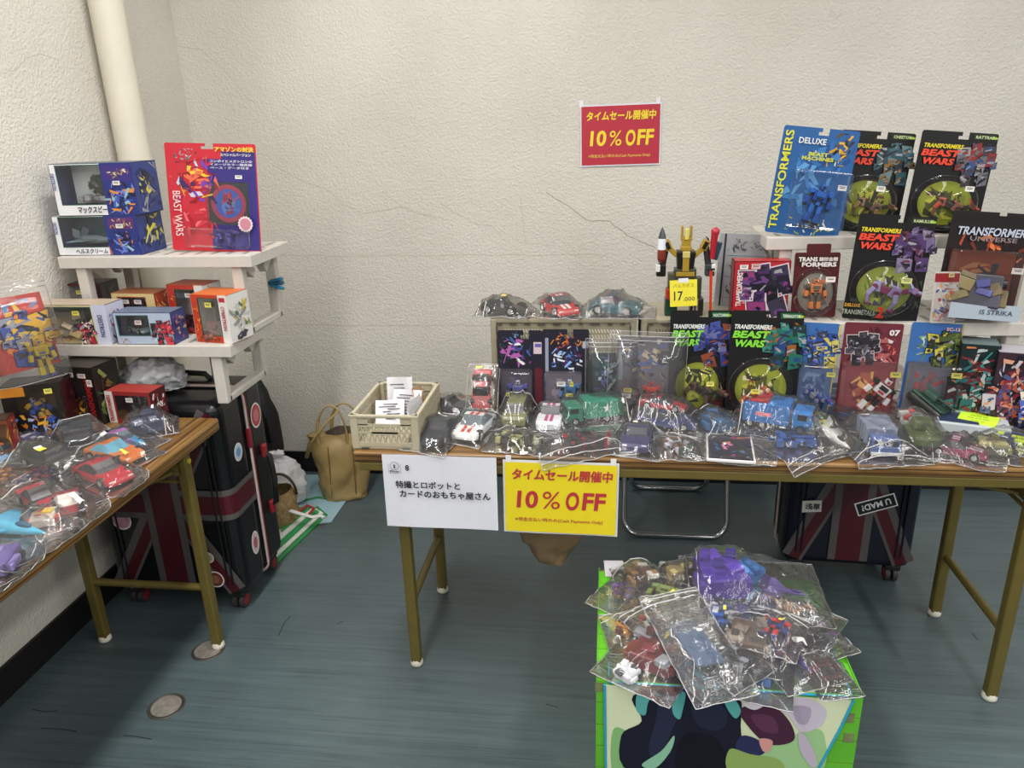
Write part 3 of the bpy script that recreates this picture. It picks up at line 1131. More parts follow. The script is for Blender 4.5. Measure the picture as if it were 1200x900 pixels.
# tan tote
t = thing('tote_bag', 'tan leather tote bag slumped against the wall', 'bag', (-1.118, 2.80, 0.003), (0, 0, 14))
TAN = pm('#9a8252', 0.5, var=0.10, scale=14, bump=0.35)
secs = interp([(0.0, 0, 0, 0.095, 0.060), (0.03, 0.0, 0, 0.105, 0.068), (0.14, 0.004, 0, 0.112, 0.062), (0.25, 0.006, 0.0, 0.122, 0.045), (0.285, 0.004, 0, 0.124, 0.038)], 5)
mb = softbag(MB(), secs, 48, 3, 0.022, pw=2.8, fs=13)
inn = [(z, cx, cy, rx - 0.006, ry - 0.006) for z, cx, cy, rx, ry in reversed(secs[9:])]
softbag(mb, inn, 48, 3, 0.022, pw=2.8, fs=13)
mb.build('bag_body', TAN, t)
for y, top, lean in ((-0.040, 0.42, -0.02), (0.036, 0.41, 0.03)):
    pts = []
    for k in range(15):
        a = math.pi * k / 14
        pts.append((-0.060 * math.cos(a) + lean, y * (1 - 0.4 * math.sin(a)), 0.255 + (top - 0.255) * math.sin(a) ** 0.8))
    MB().tube(pts, 0.0085, n=8, flat=0.004).build('strap', pm('#a8905c', 0.5, var=0.1), t)
MB().tube([(-0.118, -0.02, 0.27), (-0.135, -0.035, 0.20), (-0.10, -0.06, 0.28), (-0.03, -0.052, 0.36), (0.02, -0.03, 0.40)], 0.009, n=8, flat=0.004).build('shoulder_strap', pm('#a8905c', 0.5, var=0.1), t)
st = MB()
for x in (-0.045, 0.055):
    st.tube([(x, -0.071, 0.03), (x + 0.003, -0.073, 0.14), (x + 0.004, -0.058, 0.25)], 0.002, n=5)
st.build('seam', pm('#6f5a34', 0.6), t)
t = thing('cloth_bundle', 'dark brown cloth stuffed in the top of the tan bag', 'cloth', (-1.105, 2.81, 0.235), (0, 0, 14))
mb = MB()
mb.ell((0, 0, 0.03), (0.085, 0.028, 0.05), '#3a2c26', 16, 10)
mb.v = [tuple(Vector(p) + Vector(noise.noise_vector(Vector(p) * 30)) * 0.008) for p in mb.v]
mb.build('bundle', pm('#43332c', 0.8, var=0.3, scale=60), t)

# white plastic carrier bag
t = thing('carrier_bag', 'white plastic carrier bag knotted at the top beside the tan bag', 'bag', (-1.365, 2.705, 0.001))
secs = interp([(0, 0, 0, 0.075, 0.07), (0.03, 0, 0, 0.105, 0.095), (0.10, 0, 0, 0.112, 0.098), (0.165, 0.0, 0, 0.092, 0.08), (0.20, 0, 0, 0.045, 0.04), (0.215, 0, 0, 0.018, 0.018), (0.235, 0.006, 0, 0.034, 0.022), (0.245, 0.01, 0, 0.010, 0.01)], 4)
softbag(MB(), interp(secs, 2), 64, 9, 0.018, pw=2.0, fs=22, zamp=.008).build('bag_body', pm('#dadadd', 0.35, var=0.05, scale=20, bump=0.4), t)

# black backpack behind the suitcase
t = thing('backpack', 'black backpack standing behind the tall black suitcase', 'bag', (-1.545, 2.905, 0))
secs = interp([(0, 0, 0, 0.10, 0.07), (0.05, 0, 0, 0.115, 0.085), (0.28, 0, 0, 0.11, 0.08), (0.42, 0, 0.01, 0.08, 0.05), (0.48, 0, 0.02, 0.05, 0.03), (0.49, 0, 0.02, 0.01, 0.01)], 4)
softbag(MB(), secs, 32, 5, 0.01, pw=2.8).build('bag_body', pm('#101013', 0.7, var=0.3, bump=0.2), t)
MB().box((0, -0.085, 0.16), (0.16, 0.04, 0.20), bev=0.018).build('front_pocket', pm('#141417', 0.7, var=0.3), t)
MB().tube([(0.04, -0.04, 0.44), (0.085, -0.07, 0.40), (0.10, -0.07, 0.30), (0.095, -0.06, 0.22)], 0.014, n=8, flat=0.006).build('shoulder_strap', pm('#0c0c0e', 0.6), t)

# crumpled cloudy plastic on top of the suitcase
t = thing('plastic_bag', 'crumpled cloudy plastic bag lying on the black suitcase under the shelf', 'bag', (-1.405, 2.07, SH + 0.012))
secs = interp([(0, 0, 0, 0.085, 0.05), (0.03, 0, 0, 0.105, 0.065), (0.075, 0.005, 0, 0.075, 0.05), (0.10, 0.01, 0, 0.035, 0.03), (0.108, 0.01, 0, 0.006, 0.006)], 4)
softbag(MB(), interp(secs, 2), 64, 12, 0.026, pw=2.0, fs=26, zamp=.016).build('bag_body', pm('#c6c8ca', 0.35, var=0.06, bump=0.5), t)

# woven straw bag and green striped bag behind the suitcase
t = thing('straw_bag', 'woven straw bag with a dark handle behind the black suitcase', 'bag', (-1.285, 2.52, 0.0))
secs = interp([(0, 0, 0, 0.055, 0.07), (0.05, 0, 0, 0.068, 0.085), (0.12, 0, 0, 0.066, 0.08), (0.16, 0, 0, 0.05, 0.06)], 5)
softbag(MB(), secs, 30, 1, 0.006, pw=2.4).build('bag_body', pm('#9d835a', 0.8, var=0.35, scale=90, bump=0.6), t)
MB().tube([(-0.03 + 0.062 * math.cos(a) + 0.04, 0.02, 0.135 + 0.085 * math.sin(a)) for a in [math.pi * k / 14 for k in range(15)]], 0.010, n=8, flat=0.005).build('handle', pm('#3a3424', 0.5), t)

t = thing('shopping_bag', 'green and white striped shopping bag lying folded on the floor', 'bag', (0, 0, 0))
for k, (c, dz) in enumerate((('#2f8a4a', 0.004), ('#d9ddd6', 0.012), ('#2f9a55', 0.020), ('#e2e4df', 0.027), ('#37a05c', 0.033))):
    m = MB()
    quad = [(322 + k * 2, 664 - k * 10), (384 - k * 5, 604 - k * 2), (372 - k * 7, 594), (326, 622 - k * 7)]
    lo = [at_z(px, py, 0.001 + dz - 0.004) for px, py in quad]
    hi = [p + Vector((0, 0, 0.005)) for p in lo]
    m.raw([tuple(p) for p in lo + hi], [(3, 2, 1, 0), (4, 5, 6, 7), (0, 1, 5, 4), (1, 2, 6, 5), (2, 3, 7, 6), (3, 0, 4, 7)], '#888888')
    m.build('bag_fold', pm(c, 0.45), t)
m = MB()
pts = [at_z(px, py, z) for px, py, z in ((322, 592, 0.10), (345, 600, 0.085), (366, 606, 0.06), (376, 604, 0.05), (380, 607, 0.045))]
m.tube(pts, 0.014, n=8, flat=0.005)
m.build('carry_strap', pm('#d9d9d6', 0.5), t)
t2 = MB()
pts = [at_z(px, py, 0.05) for px, py in ((350, 600), (360, 592), (368, 596), (362, 603))]
t2.tube(pts, 0.006, n=6)
o = t2.build('ribbon', pm('#a3242f', 0.5))
tag(o, 'red ribbon loop on the striped shopping bag', 'ribbon')
t3 = MB()
t3.tube([at_z(px, py, 0.004) for px, py in ((330, 585), (350, 588), (372, 583), (382, 584))], 0.006, n=6)
o = t3.build('cord', pm('#2d7a45', 0.6))
tag(o, 'green cord lying on the blue sheet between the bags', 'cord')

# brown paper bag hanging below the long table
t = thing('paper_bag', 'crumpled brown paper bag hung below the table behind the signs', 'bag', (-0.155, 1.90, 0.285))
secs = interp([(0.0, 0.0, 0, 0.034, 0.02), (0.012, 0.0, 0, 0.045, 0.03), (0.08, -0.002, 0, 0.085, 0.05), (0.16, 0.0, 0, 0.115, 0.06), (0.30, 0, 0, 0.13, 0.07), (0.365, 0, 0, 0.13, 0.07)], 5)
softbag(MB(), secs, 40, 21, 0.014, pw=2.2, fs=22).build('bag_body', pm('#8a7358', 0.65, var=0.12, scale=18, bump=0.5), t)

# ------------------------------------------------------------------ folding chair behind the table
CHR = pm('#b9bcc0', 0.16, 1.0, var=0.02)
t = thing('folding_chair', 'chrome tube folding chair standing behind the long table', 'chair', (0.262, 2.70, 0))


def utube(y0, hw, ztop, ytop, r=0.0105, n=7, zb=0.012):
    pts = [(-hw, ytop, ztop)]
    rc = 0.055
    for cx, a0 in ((-hw + rc, 180), (hw - rc, 270)):
        for k in range(n + 1):
            a = R(a0 + 90 * k / n)
            x = cx + rc * math.cos(a)
            z = zb + rc + rc * math.sin(a)
            f = (z - zb) / (ztop - zb)
            pts.append((x, y0 + (ytop - y0) * f, z))
    pts.append((hw, ytop, ztop))
    return MB().tube(pts, r, n=10)


utube(-0.165, 0.190, 0.70, 0.10).build('front_leg_frame', CHR, t)
utube(0.225, 0.155, 0.44, -0.08).build('rear_leg_frame', CHR, t)
MB().box((0, -0.03, 0.435), (0.36, 0.34, 0.03), bev=0.012).build('seat', pm('#1c1c20', 0.5), t)
MB().box((0, 0.095, 0.66), (0.37, 0.02, 0.10), bev=0.008).build('backrest', pm('#1c1c20', 0.5), t)

# ------------------------------------------------------------------ green carton with printed cloths
GX0, GX1, GY0, GY1, GZ = -0.012, 0.512, 1.276, 1.690, 0.40
GRN = pm('#5fb52a', 0.32, var=0.08, scale=14)
t = thing('carton', 'cardboard carton covered with bright green tape in front of the table', 'box', ((GX0 + GX1) / 2, (GY0 + GY1) / 2, 0))
W, D = GX1 - GX0, GY1 - GY0
MB().box((0, 0, GZ / 2), (W, D, GZ), bev=0.004).build('carton_body', pm('#7f8a45', 0.7, var=0.15), t)
for k in range(7):
    z = 0.03 + k * 0.058
    MB().box((0, -D / 2 - 0.0008, z), (W + 0.003, 0.0016, 0.055)).build('tape_band', GRN, t)
for s in (-1, 1):
    for k in range(7):
        MB().box((s * (W / 2 + 0.0008), 0, 0.03 + k * 0.058), (0.0016, D + 0.002, 0.055)).build('tape_band', GRN, t)
for y in (-0.18, -0.13, -0.08, -0.03, 0.02, 0.07, 0.12, 0.17):
    MB().box((0, y, GZ + 0.0007), (W + 0.003, 0.048, 0.0014)).build('tape_band', GRN, t)
m = MB()
for x, z in ((-W / 2 + 0.006, GZ - 0.012), (W / 2 - 0.02, GZ - 0.05), (W / 2 - 0.015, GZ - 0.10)):
    m.box((x, -D / 2 - 0.0022, z), (0.02, 0.0008, 0.024))
m.build('scuff', pm('#6f7a4c', 0.7, var=0.3), t)


def wavy(poly, k=5, amp=0.0):
    """round a closed outline (Catmull-Rom)"""
    n = len(poly)
    out = []
    for i in range(n):
        p0, p1, p2, p3 = poly[i - 1], poly[i], poly[(i + 1) % n], poly[(i + 2) % n]
        for j in range(k):
            t = j / k
            out.append(tuple(0.5 * ((2 * p1[a]) + (-p0[a] + p2[a]) * t + (2 * p0[a] - 5 * p1[a] + 4 * p2[a] - p3[a]) * t * t + (-p0[a] + 3 * p1[a] - 3 * p2[a] + p3[a]) * t ** 3) for a in (0, 1)))
    return out


CY = GY0 - 0.0045
t = thing('printed_cloth', 'pale green printed cloth with blue hem hanging down the carton front', 'cloth', (0, CY, 0), group='printed cloths on the carton')
m = MB()
m.prism([(0.012, 0.02), (0.40, 0.02), (0.440, 0.20), (0.478, 0.33), (0.494, GZ - 0.004), (0.004, GZ - 0.004)], 0.0015, '#d5dfba')
m.build('cloth_panel', CLOTHPRINT, t)


def deco(pts, col, lay, smooth=True, par=None):
    mb = MB()
    q = [at_y(px, py, CY - 0.0004 * lay) for px, py in pts]
    q = [(p.x, p.z) for p in q]
    if smooth:
        q = wavy(q)
    mb.face([(x, -0.0004 * lay, z) for x, z in q], col)
    return mb.build('printed_shape', CLOTHPRINT, par)


for pts, col, lay in (
        ([(718, 856), (735, 858), (745, 880), (742, 905), (718, 905)], '#86b878', 1),
        ([(885, 880), (915, 868), (950, 855), (966, 862), (960, 905), (880, 905)], '#9cc68c', 1),
        ([(742, 815), (800, 806), (862, 812), (868, 850), (858, 905), (740, 905), (728, 862), (752, 845)], '#191d2c', 2),
        ([(775, 818), (800, 822), (790, 850), (772, 890), (760, 880), (768, 845)], '#262c44', 3),
        ([(812, 822), (850, 830), (846, 855), (818, 850)], '#22283d', 3),
        ([(800, 862), (840, 866), (850, 905), (795, 905)], '#12141f', 3),
        ([(748, 812), (772, 808), (760, 822), (756, 838), (746, 832)], '#5aa9a6', 4),
        ([(790, 812), (803, 812), (800, 832), (796, 843), (788, 834)], '#5aa9a6', 4),
        ([(846, 812), (858, 816), (868, 832), (862, 842), (852, 830)], '#5aa9a6', 4),
        ([(752, 896), (775, 880), (790, 862), (786, 880), (768, 900)], '#8bbfa0', 4),
        ([(868, 830), (902, 826), (925, 845), (930, 868), (900, 872), (874, 848)], '#46263c', 3),
        ([(880, 838), (905, 840), (912, 858), (892, 856)], '#5d3450', 4),
        ([(905, 822), (945, 818), (968, 832), (962, 850), (940, 858), (925, 840)], '#c9c0cf', 4),
        ([(930, 828), (950, 830), (946, 848), (934, 846)], '#a99fb4', 5),
        ([(936, 858), (948, 868), (958, 894), (950, 898), (938, 880)], '#bdb4c4', 4),
        ([(870, 862), (890, 868), (896, 882), (880, 886), (862, 876)], '#2c3157', 4),
        ([(890, 866), (905, 868), (902, 880), (894, 880)], '#d29a94', 5),
        ([(855, 878), (880, 884), (912, 890), (915, 905), (856, 905)], '#8fab5f', 5),
        ([(870, 824), (888, 818), (898, 824), (884, 832)], '#d9d3da', 5)):
    deco(pts, col, lay, par=t)
HEM = pm('#2aa0c4', 0.6)
MB().tube([(0.012, 0, 0.02), (0.004, -0.001, GZ - 0.002)], 0.0028, n=6).build('hem', HEM, t)
m = MB()
m.tube([(0.40, 0, 0.02), (0.440, -0.001, 0.20), (0.478, -0.001, 0.33), (0.494, -0.001, GZ - 0.002)], 0.0028, n=6)
m.build('hem', HEM, t)

t = thing('printed_cloth', 'green printed cloth with blue hem lying under the bags on the carton', 'cloth', (0, 0, GZ + 0.002), group='printed cloths on the carton')
m = MB()
cx0, cx1, cy0, cy1 = 0.012, 0.492, GY0 - 0.004, GY1 - 0.06
m.raw([(cx0, cy0, 0), (cx1, cy0, 0), (cx1, cy1, 0), (cx0, cy1, 0), (cx0, cy0, 0.0015), (cx1, cy0, 0.0015), (cx1, cy1, 0.0015), (cx0, cy1, 0.0015)], [(3, 2, 1, 0), (4, 5, 6, 7), (0, 1, 5, 4), (1, 2, 6, 5), (2, 3, 7, 6), (3, 0, 4, 7)], '#7fb878')
m.build('cloth_panel', CLOTHPRINT, t)
for pts, c, lay in (([(0.12, cy0 + 0.003), (0.30, cy0 + 0.003), (0.27, cy0 + 0.14), (0.15, cy0 + 0.13)], '#2b3350', 1), ([(0.15, cy0 + 0.01), (0.185, cy0 + 0.01), (0.20, cy0 + 0.11), (0.175, cy0 + 0.11)], '#1c2133', 2), ([(0.36, cy0 + 0.02), (0.46, cy0 + 0.02), (0.46, cy0 + 0.16), (0.38, cy0 + 0.14)], '#a8cc94', 1)):
    m = MB()
    m.face([(x, y, 0.0015 + 0.0004 * lay) for x, y in wavy(pts)], c)
    m.build('printed_shape', CLOTHPRINT, t)
m = MB()
m.tube([(cx0, cy0, 0.001), (cx1, cy0, 0.001), (cx1, cy1, 0.001), (cx0, cy1, 0.001)], 0.0028, n=6, closed=True)
m.build('hem', HEM, t)
t = sheet('paper_label', 0.05, 0.07, pm('#c9c6cc', 0.6), (0.028, 1.655, GZ + 0.004), (-88, 0, 4), 'white paper label taped at the rear corner of the green carton', 'label')

# ------------------------------------------------------------------ toys
def lerp_profile(prof, t):
    for a, b in zip(prof[:-1], prof[1:]):
        if a[0] <= t <= b[0]:
            f = (t - a[0]) / max(1e-6, b[0] - a[0])
            return [x + (y - x) * f for x, y in zip(a, b)]
    return list(prof[-1])


# t along the length (0 = nose), belt height, roof height, half width (fractions of H, H, W/2)
CARS = {
    'sports': [(0, .24, .24, .80), (.03, .36, .36, .90), (.12, .46, .46, .97), (.30, .55, .55, 1), (.40, .58, .72, .98), (.50, .60, .98, .97), (.63, .60, 1.0, .97), (.80, .62, .72, 1), (.86, .62, .62, 1), (.96, .62, .62, .95), (1, .46, .46, .88)],
    'muscle': [(0, .40, .40, .90), (.02, .52, .52, .96), (.15, .58, .58, 1), (.36, .60, .60, 1), (.40, .60, .66, .98), (.50, .60, .98, .97), (.66, .60, 1.0, .97), (.80, .62, .68, 1), (.84, .62, .62, 1), (.98, .60, .60, .96), (1, .44, .44, .92)],
    'van': [(0, .40, .40, .92), (.03, .52, .52, .97), (.16, .58, .58, 1), (.20, .58, .62, 1), (.30, .58, .97, .98), (.60, .58, 1.0, .98), (.95, .58, .98, .98), (.98, .58, .86, .97), (1, .45, .45, .95)],
    'racer': [(0, .16, .16, .45), (.05, .28, .28, .60), (.18, .36, .36, .95), (.34, .44, .44, 1), (.44, .50, .66, .9), (.54, .52, 1.0, .88), (.66, .56, .92, .92), (.82, .66, .66, 1), (.94, .78, .78, 1), (1, .60, .60, .95)],
}


def toy_car(t, L, W, H, col, glass='#15181c', accent=None, style='sports', lights='#d8d8cf', wheel='#141414', roofcol=None):
    prof = CARS[style]
    gz = H * 0.13
    N = 22
    body, win = MB(), MB()
    secs = []
    for i in range(N + 1):
        u = i / N
        _, zb, zr, w = lerp_profile(prof, u)
        zb, zr, w = zb * H, zr * H, w * W / 2
        cab = zr - zb > 0.03 * H
        yy = -L / 2 + u * L
        rw = w * 0.70 if cab else w * 0.72
        secs.append((cab, [(-w * .95, yy, gz), (-w, yy, gz + (zb - gz) * .62), (-w * .93, yy, zb), (-rw, yy, zr if cab else zb + .012 * H), (rw, yy, zr if cab else zb + .012 * H), (w * .93, yy, zb), (w, yy, gz + (zb - gz) * .62), (w * .95, yy, gz)], zr))
    for (c0, s0, z0), (c1, s1, z1) in zip(secs[:-1], secs[1:]):
        for k in range(7):
            q = [s0[k], s1[k], s1[k + 1], s0[k + 1]][::-1]
            glassy = (k in (2, 4) and c0 and c1) or (k == 3 and (c0 or c1) and abs(z1 - z0) > 0.045 * H)
            if glassy:
                win.face(q, glass, True)
            else:
                body.face(q, roofcol if (roofcol and k == 3 and c0 and c1) else col, k in (2, 3, 4))
        body.face([s0[7], s1[7], s1[0], s0[0]][::-1], '#1a1a1a')
    body.face(secs[0][1], col)
    body.face(secs[-1][1][::-1], col)
    body.box((0, -L / 2 + .004 * 1, gz + .08 * H), (W * .8, .006, .10 * H), '#222222', bev=.001)
    body.build('body', TOY, t)
    win.build('window', TOY, t)
    r = H * (0.27 if style != 'racer' else .33)
    for sx in (-1, 1):
        for yy in (-L * .30, L * .30):
            w = MB()
            x = sx * W * .44
            w.cyl((x - .006, yy, r), (x + .006, yy, r), r, wheel, 16)
            w.cyl((x + sx * .0062, yy, r), (x + sx * .0068, yy, r), r * .58, '#9a9a98', 12)
            w.build('wheel', TOY, t)
    zf = lerp_profile(prof, .03)[1] * H
    for sx in (-1, 1):
        MB().box((sx * W * .32, -L / 2 + .006, zf * .92), (W * .17, .008, .07 * H), lights, bev=.0012).build('headlight', TOY, t)
    if accent:
        st = MB()
        for sx in ((-.16, -.04), (.04, .16)):
            for (c0, s0, z0), (c1, s1, z1) in zip(secs[1:-1], secs[2:]):
                zz0, zz1 = s0[3][2] + .0007, s1[3][2] + .0007
                if abs(z1 - z0) > .05 * H:
                    continue
                st.face([(sx[0] * W, s0[0][1], zz0), (sx[1] * W, s0[0][1], zz0), (sx[1] * W, s1[0][1], zz1), (sx[0] * W, s1[0][1], zz1)], accent)
        st.build('stripe', TOY, t)


def toy_truck(t, L, W, H, col, col2, glass='#15181c', accent='#c8c8c8', wheel='#161616'):
    """cab in front, cargo box behind"""
    MB().box((0, -L * .36, H * .46), (W * .92, L * .26, H * .66), col, bev=.004).box((0, -L * .46, H * .32), (W * .86, L * .10, H * .34), col, bev=.003).build('cab', TOY, t)
    MB().box((0, -L * .493, H * .62), (W * .76, .003, H * .22), glass, bev=.001).box((W * .455, -L * .38, H * .62), (.003, L * .14, H * .2), glass).box((-W * .455, -L * .38, H * .62), (.003, L * .14, H * .2), glass).build('window', TOY, t)
    m = MB().box((0, L * .14, H * .60), (W, L * .66, H * .72), col2, bev=.004)
    for k in range(4):
        m.box((0, -L * .12 + k * L * .16, H * .60), (W + .003, .004, H * .7), col2)
    m.build('cargo_box', TOY, t)
    MB().box((0, L * .02, H * .19), (W * .8, L * .9, H * .1), '#2a2a2c', bev=.002).box((0, -L * .51, H * .2), (W * .9, .006, H * .12), accent, bev=.001).build('chassis', TOY, t)
    r = H * .17
    for sx in (-1, 1):
        for yy in (-L * .36, L * .18, L * .36):
            MB().cyl((sx * W * .36, yy, r), (sx * W * .48, yy, r), r, wheel, 14).cyl((sx * W * .481, yy, r), (sx * W * .486, yy, r), r * .55, '#8f8f8c', 10).build('wheel', TOY, t)


def toy_robot(t, H, c1, c2, c3='#2a2a2c', head='#c9c9c9', lying=True, wings=None, seed=0):
    """blocky robot; lying on its back with the head toward +y, else standing"""
    r = random.Random(seed)
    Wd = H * .30

    def tr(mb):
        if lying:
            M = Matrix.Translation((0, -H / 2, H * .10)) @ Matrix.Rotation(R(-90), 4, 'X')
            mb.v = [tuple(M @ Vector((p[0], p[1], p[2]))) for p in mb.v]
        return mb
    b = H * .012
    m = MB()
    m.box((0, 0, H * .66), (Wd, H * .17, H * .24), c1, bev=b, taper=1.12).box((0, -H * .09, H * .70), (Wd * .7, H * .03, H * .11), c2, bev=b).box((0, -H * .09, H * .60), (Wd * .5, H * .03, H * .05), c3, bev=b * .6)
    m.box((0, 0, H * .49), (Wd * .62, H * .12, H * .10), c3, bev=b).box((0, -H * .07, H * .485), (Wd * .3, H * .03, H * .08), c2, bev=b * .6)
    tr(m).build('torso', TOY, t)
    m = MB().box((0, 0, H * .87), (H * .10, H * .10, H * .11), head, bev=b).box((0, -H * .052, H * .865), (H * .06, H * .012, H * .06), c3).box((0, 0, H * .935), (H * .03, H * .08, H * .06), c2, bev=b * .5)
    for s in (-1, 1):
        m.box((s * H * .06, 0, H * .89), (H * .02, H * .05, H * .10), c1, bev=b * .4)
    tr(m).build('head', TOY, t)
    for s in (-1, 1):
        an = r.uniform(4, 20) * s
        m = MB().box((s * (Wd * .74), 0, H * .75), (H * .12, H * .14, H * .12), c2, bev=b, rot=(0, an, 0))
        m.cyl((s * Wd * .76, 0, H * .70), (s * Wd * .84, -H * .01, H * .57), H * .035, c3, 10)
        m.box((s * Wd * .88, -H * .01, H * .51), (H * .10, H * .11, H * .17), c1, bev=b, rot=(0, -an * .6, 0)).box((s * Wd * .92, -H * .02, H * .40), (H * .06, H * .06, H * .06), c3, bev=b * .6)
        tr(m).build('arm', TOY, t)
        m = MB().box((s * Wd * .30, 0, H * .36), (H * .10, H * .11, H * .20), c2, bev=b).cyl((s * Wd * .12, 0, H * .27), (s * Wd * .5, 0, H * .27), H * .04, c3, 10)
        m.box((s * Wd * .34, 0, H * .15), (H * .13, H * .14, H * .22), c1, bev=b, taper=.85).box((s * Wd * .34, -H * .05, H * .03), (H * .14, H * .22, H * .06), c3, bev=b)
        tr(m).build('leg', TOY, t)
        if wings:
            m = MB()
            m.prism([(s * H * .08, H * .70), (s * H * .42, H * .86), (s * H * .46, H * .70), (s * H * .30, H * .55)], H * .02, wings, y=H * .09)
            tr(m).build('wing', TOY, t)


def toy_jet(t, L, col, col2, col3='#2a2a2c', W=None):
    W = W or L * .8
    m = MB()
    M = Matrix.Translation((0, 0, L * .09)) @ Matrix.Rotation(R(90), 4, 'X')
    m.lathe([(0.001, L * .5), (L * .025, L * .42), (L * .055, L * .25), (L * .075, 0), (L * .075, -L * .35), (L * .05, -L * .48), (.001, -L * .48)], col, 14, M=M)
    m.build('fuselage', TOY, t)
    MB().ell((0, -L * .22, L * .15), (L * .035, L * .11, L * .035), col3, 12, 8).build('canopy', TOY, t)
    for s in (-1, 1):
        m = MB()
        m.raw([(s * L * .05, -L * .08, L * .085), (s * W / 2, L * .22, L * .075), (s * W / 2, L * .34, L * .075), (s * L * .05, L * .34, L * .085), (s * L * .05, -L * .08, L * .105), (s * W / 2, L * .22, L * .085), (s * W / 2, L * .34, L * .085), (s * L * .05, L * .34, L * .105)],
              [(0, 1, 2, 3), (7, 6, 5, 4), (0, 4, 5, 1), (1, 5, 6, 2), (2, 6, 7, 3), (3, 7, 4, 0)], col2)
        m.build('wing', TOY, t)
        m = MB()
        m.box((s * L * .10, L * .36, L * .20), (L * .012, L * .16, L * .18), col, rot=(20, s * 14, 0), bev=L * .004)
        m.build('tail_fin', TOY, t)


def toy_beast(t, L, c1, c2, c3='#2a2a2c', horn=None):
    """plated four-legged toy with jointed legs, jaw and segmented tail"""
    b = L * .012
    m = MB().box((0, -L * .13, L * .34), (L * .17, L * .20, L * .19), c1, bev=b, rot=(8, 0, 0), taper=.8).box((0, L * .05, L * .33), (L * .12, L * .18, L * .13), c3, bev=b).box((0, L * .20, L * .34), (L * .16, L * .16, L * .17), c2, bev=b, rot=(-10, 0, 0), taper=.8)
    m.box((0, -L * .10, L * .44), (L * .10, L * .16, L * .03), c2, bev=b * .6).box((0, L * .18, L * .43), (L * .09, L * .12, L * .03), c1, bev=b * .6)
    m.build('trunk', TOY, t)
    m = MB().box((0, -L * .28, L * .43), (L * .08, L * .14, L * .09), c3, bev=b, rot=(-35, 0, 0)).box((0, -L * .38, L * .49), (L * .11, L * .14, L * .10), c1, bev=b, rot=(8, 0, 0)).box((0, -L * .48, L * .49), (L * .07, L * .10, L * .05), c2, bev=b).box((0, -L * .47, L * .44), (L * .06, L * .10, L * .025), c3, bev=b * .5, rot=(-12, 0, 0))
    for s in (-1, 1):
        m.box((s * L * .045, -L * .43, L * .53), (L * .02, L * .02, L * .02), '#c83a24')
        m.cyl((s * L * .05, -L * .35, L * .53), (s * L * .10, -L * .25, L * .62), L * .02, horn or c2, 8, r2=L * .006)
    m.build('head', TOY, t)
    for s in (-1, 1):
        for yy, kn in ((-L * .16, -.05), (L * .22, .06)):
            m = MB().cyl((s * L * .09, yy, L * .34), (s * L * .13, yy, L * .34), L * .055, c3, 10).box((s * L * .125, yy + kn * L * .5, L * .25), (L * .06, L * .085, L * .16), c2, bev=b, rot=(kn * 300, 0, 0))
            m.box((s * L * .13, yy + kn * L * .5, L * .11), (L * .05, L * .06, L * .17), c1, bev=b, rot=(-kn * 260, 0, 0)).box((s * L * .13, yy - L * .025, L * .02), (L * .065, L * .11, L * .04), c3, bev=b * .7)
            m.build('leg', TOY, t)
    for k in range(4):
        MB().cyl((0, -L * .14 + k * L * .11, L * .43), (0, -L * .09 + k * L * .11, L * .53), L * .022, horn or c3, 6, r2=L * .004).build('spike', TOY, t)
    m = MB()
    p = Vector((0, L * .28, L * .36))
    for k in range(5):
        q = p + Vector((L * .012 * k, L * .075, L * (.03 - .014 * k)))
        m.cyl(p, q, L * (.038 - .005 * k), c1 if k % 2 else c3, 8, r2=L * (.034 - .006 * k))
        p = q
    m.build('tail', TOY, t)


def toy_tank(t, L, W, H, col, col2):
    MB().box((0, 0, H * .42), (W * .7, L, H * .34), col, bev=.004).box((0, -L * .1, H * .55), (W * .9, L * .7, H * .12), col, bev=.003).build('hull', TOY, t)
    m = MB().box((0, L * .08, H * .8), (W * .55, L * .42, H * .34), col2, bev=.005, taper=.85)
    m.cyl((0, -L * .08, H * .82), (0, -L * .6, H * .88), H * .07, col, 10)
    m.build('turret', TOY, t)
    for s in (-1, 1):
        MB().box((s * W * .42, 0, H * .24), (W * .2, L * 1.02, H * .46), '#2d2f28', bev=.008, seg=3).build('track', TOY, t)


def toy_blocks(t, L, W, H, cols, seed):
    """folded transforming toy: a compact block of plates"""
    r = random.Random(seed)
    m = MB().box((0, 0, H * .42), (W * .8, L * .86, H * .7), cols[0], bev=.004)
    m.build('body', TOY, t)
    for k in range(7):
        c = cols[1 + k % (len(cols) - 1)]
        x, y = r.uniform(-.36, .36) * W, r.uniform(-.4, .4) * L
        MB().box((x, y, H * r.uniform(.66, .84)), (W * r.uniform(.18, .4), L * r.uniform(.14, .34), H * .26), c, rot=(r.uniform(-8, 8), r.uniform(-8, 8), r.uniform(-25, 25)), bev=.002).build('panel', TOY, t)
    for s in (-1, 1):
        MB().cyl((s * W * .38, L * .25, H * .25), (s * W * .48, L * .25, H * .25), H * .24, '#1b1b1b', 12).build('wheel', TOY, t)
        MB().box((s * W * .45, -L * .15, H * .4), (W * .14, L * .45, H * .4), cols[1], bev=.003).build('side_panel', TOY, t)


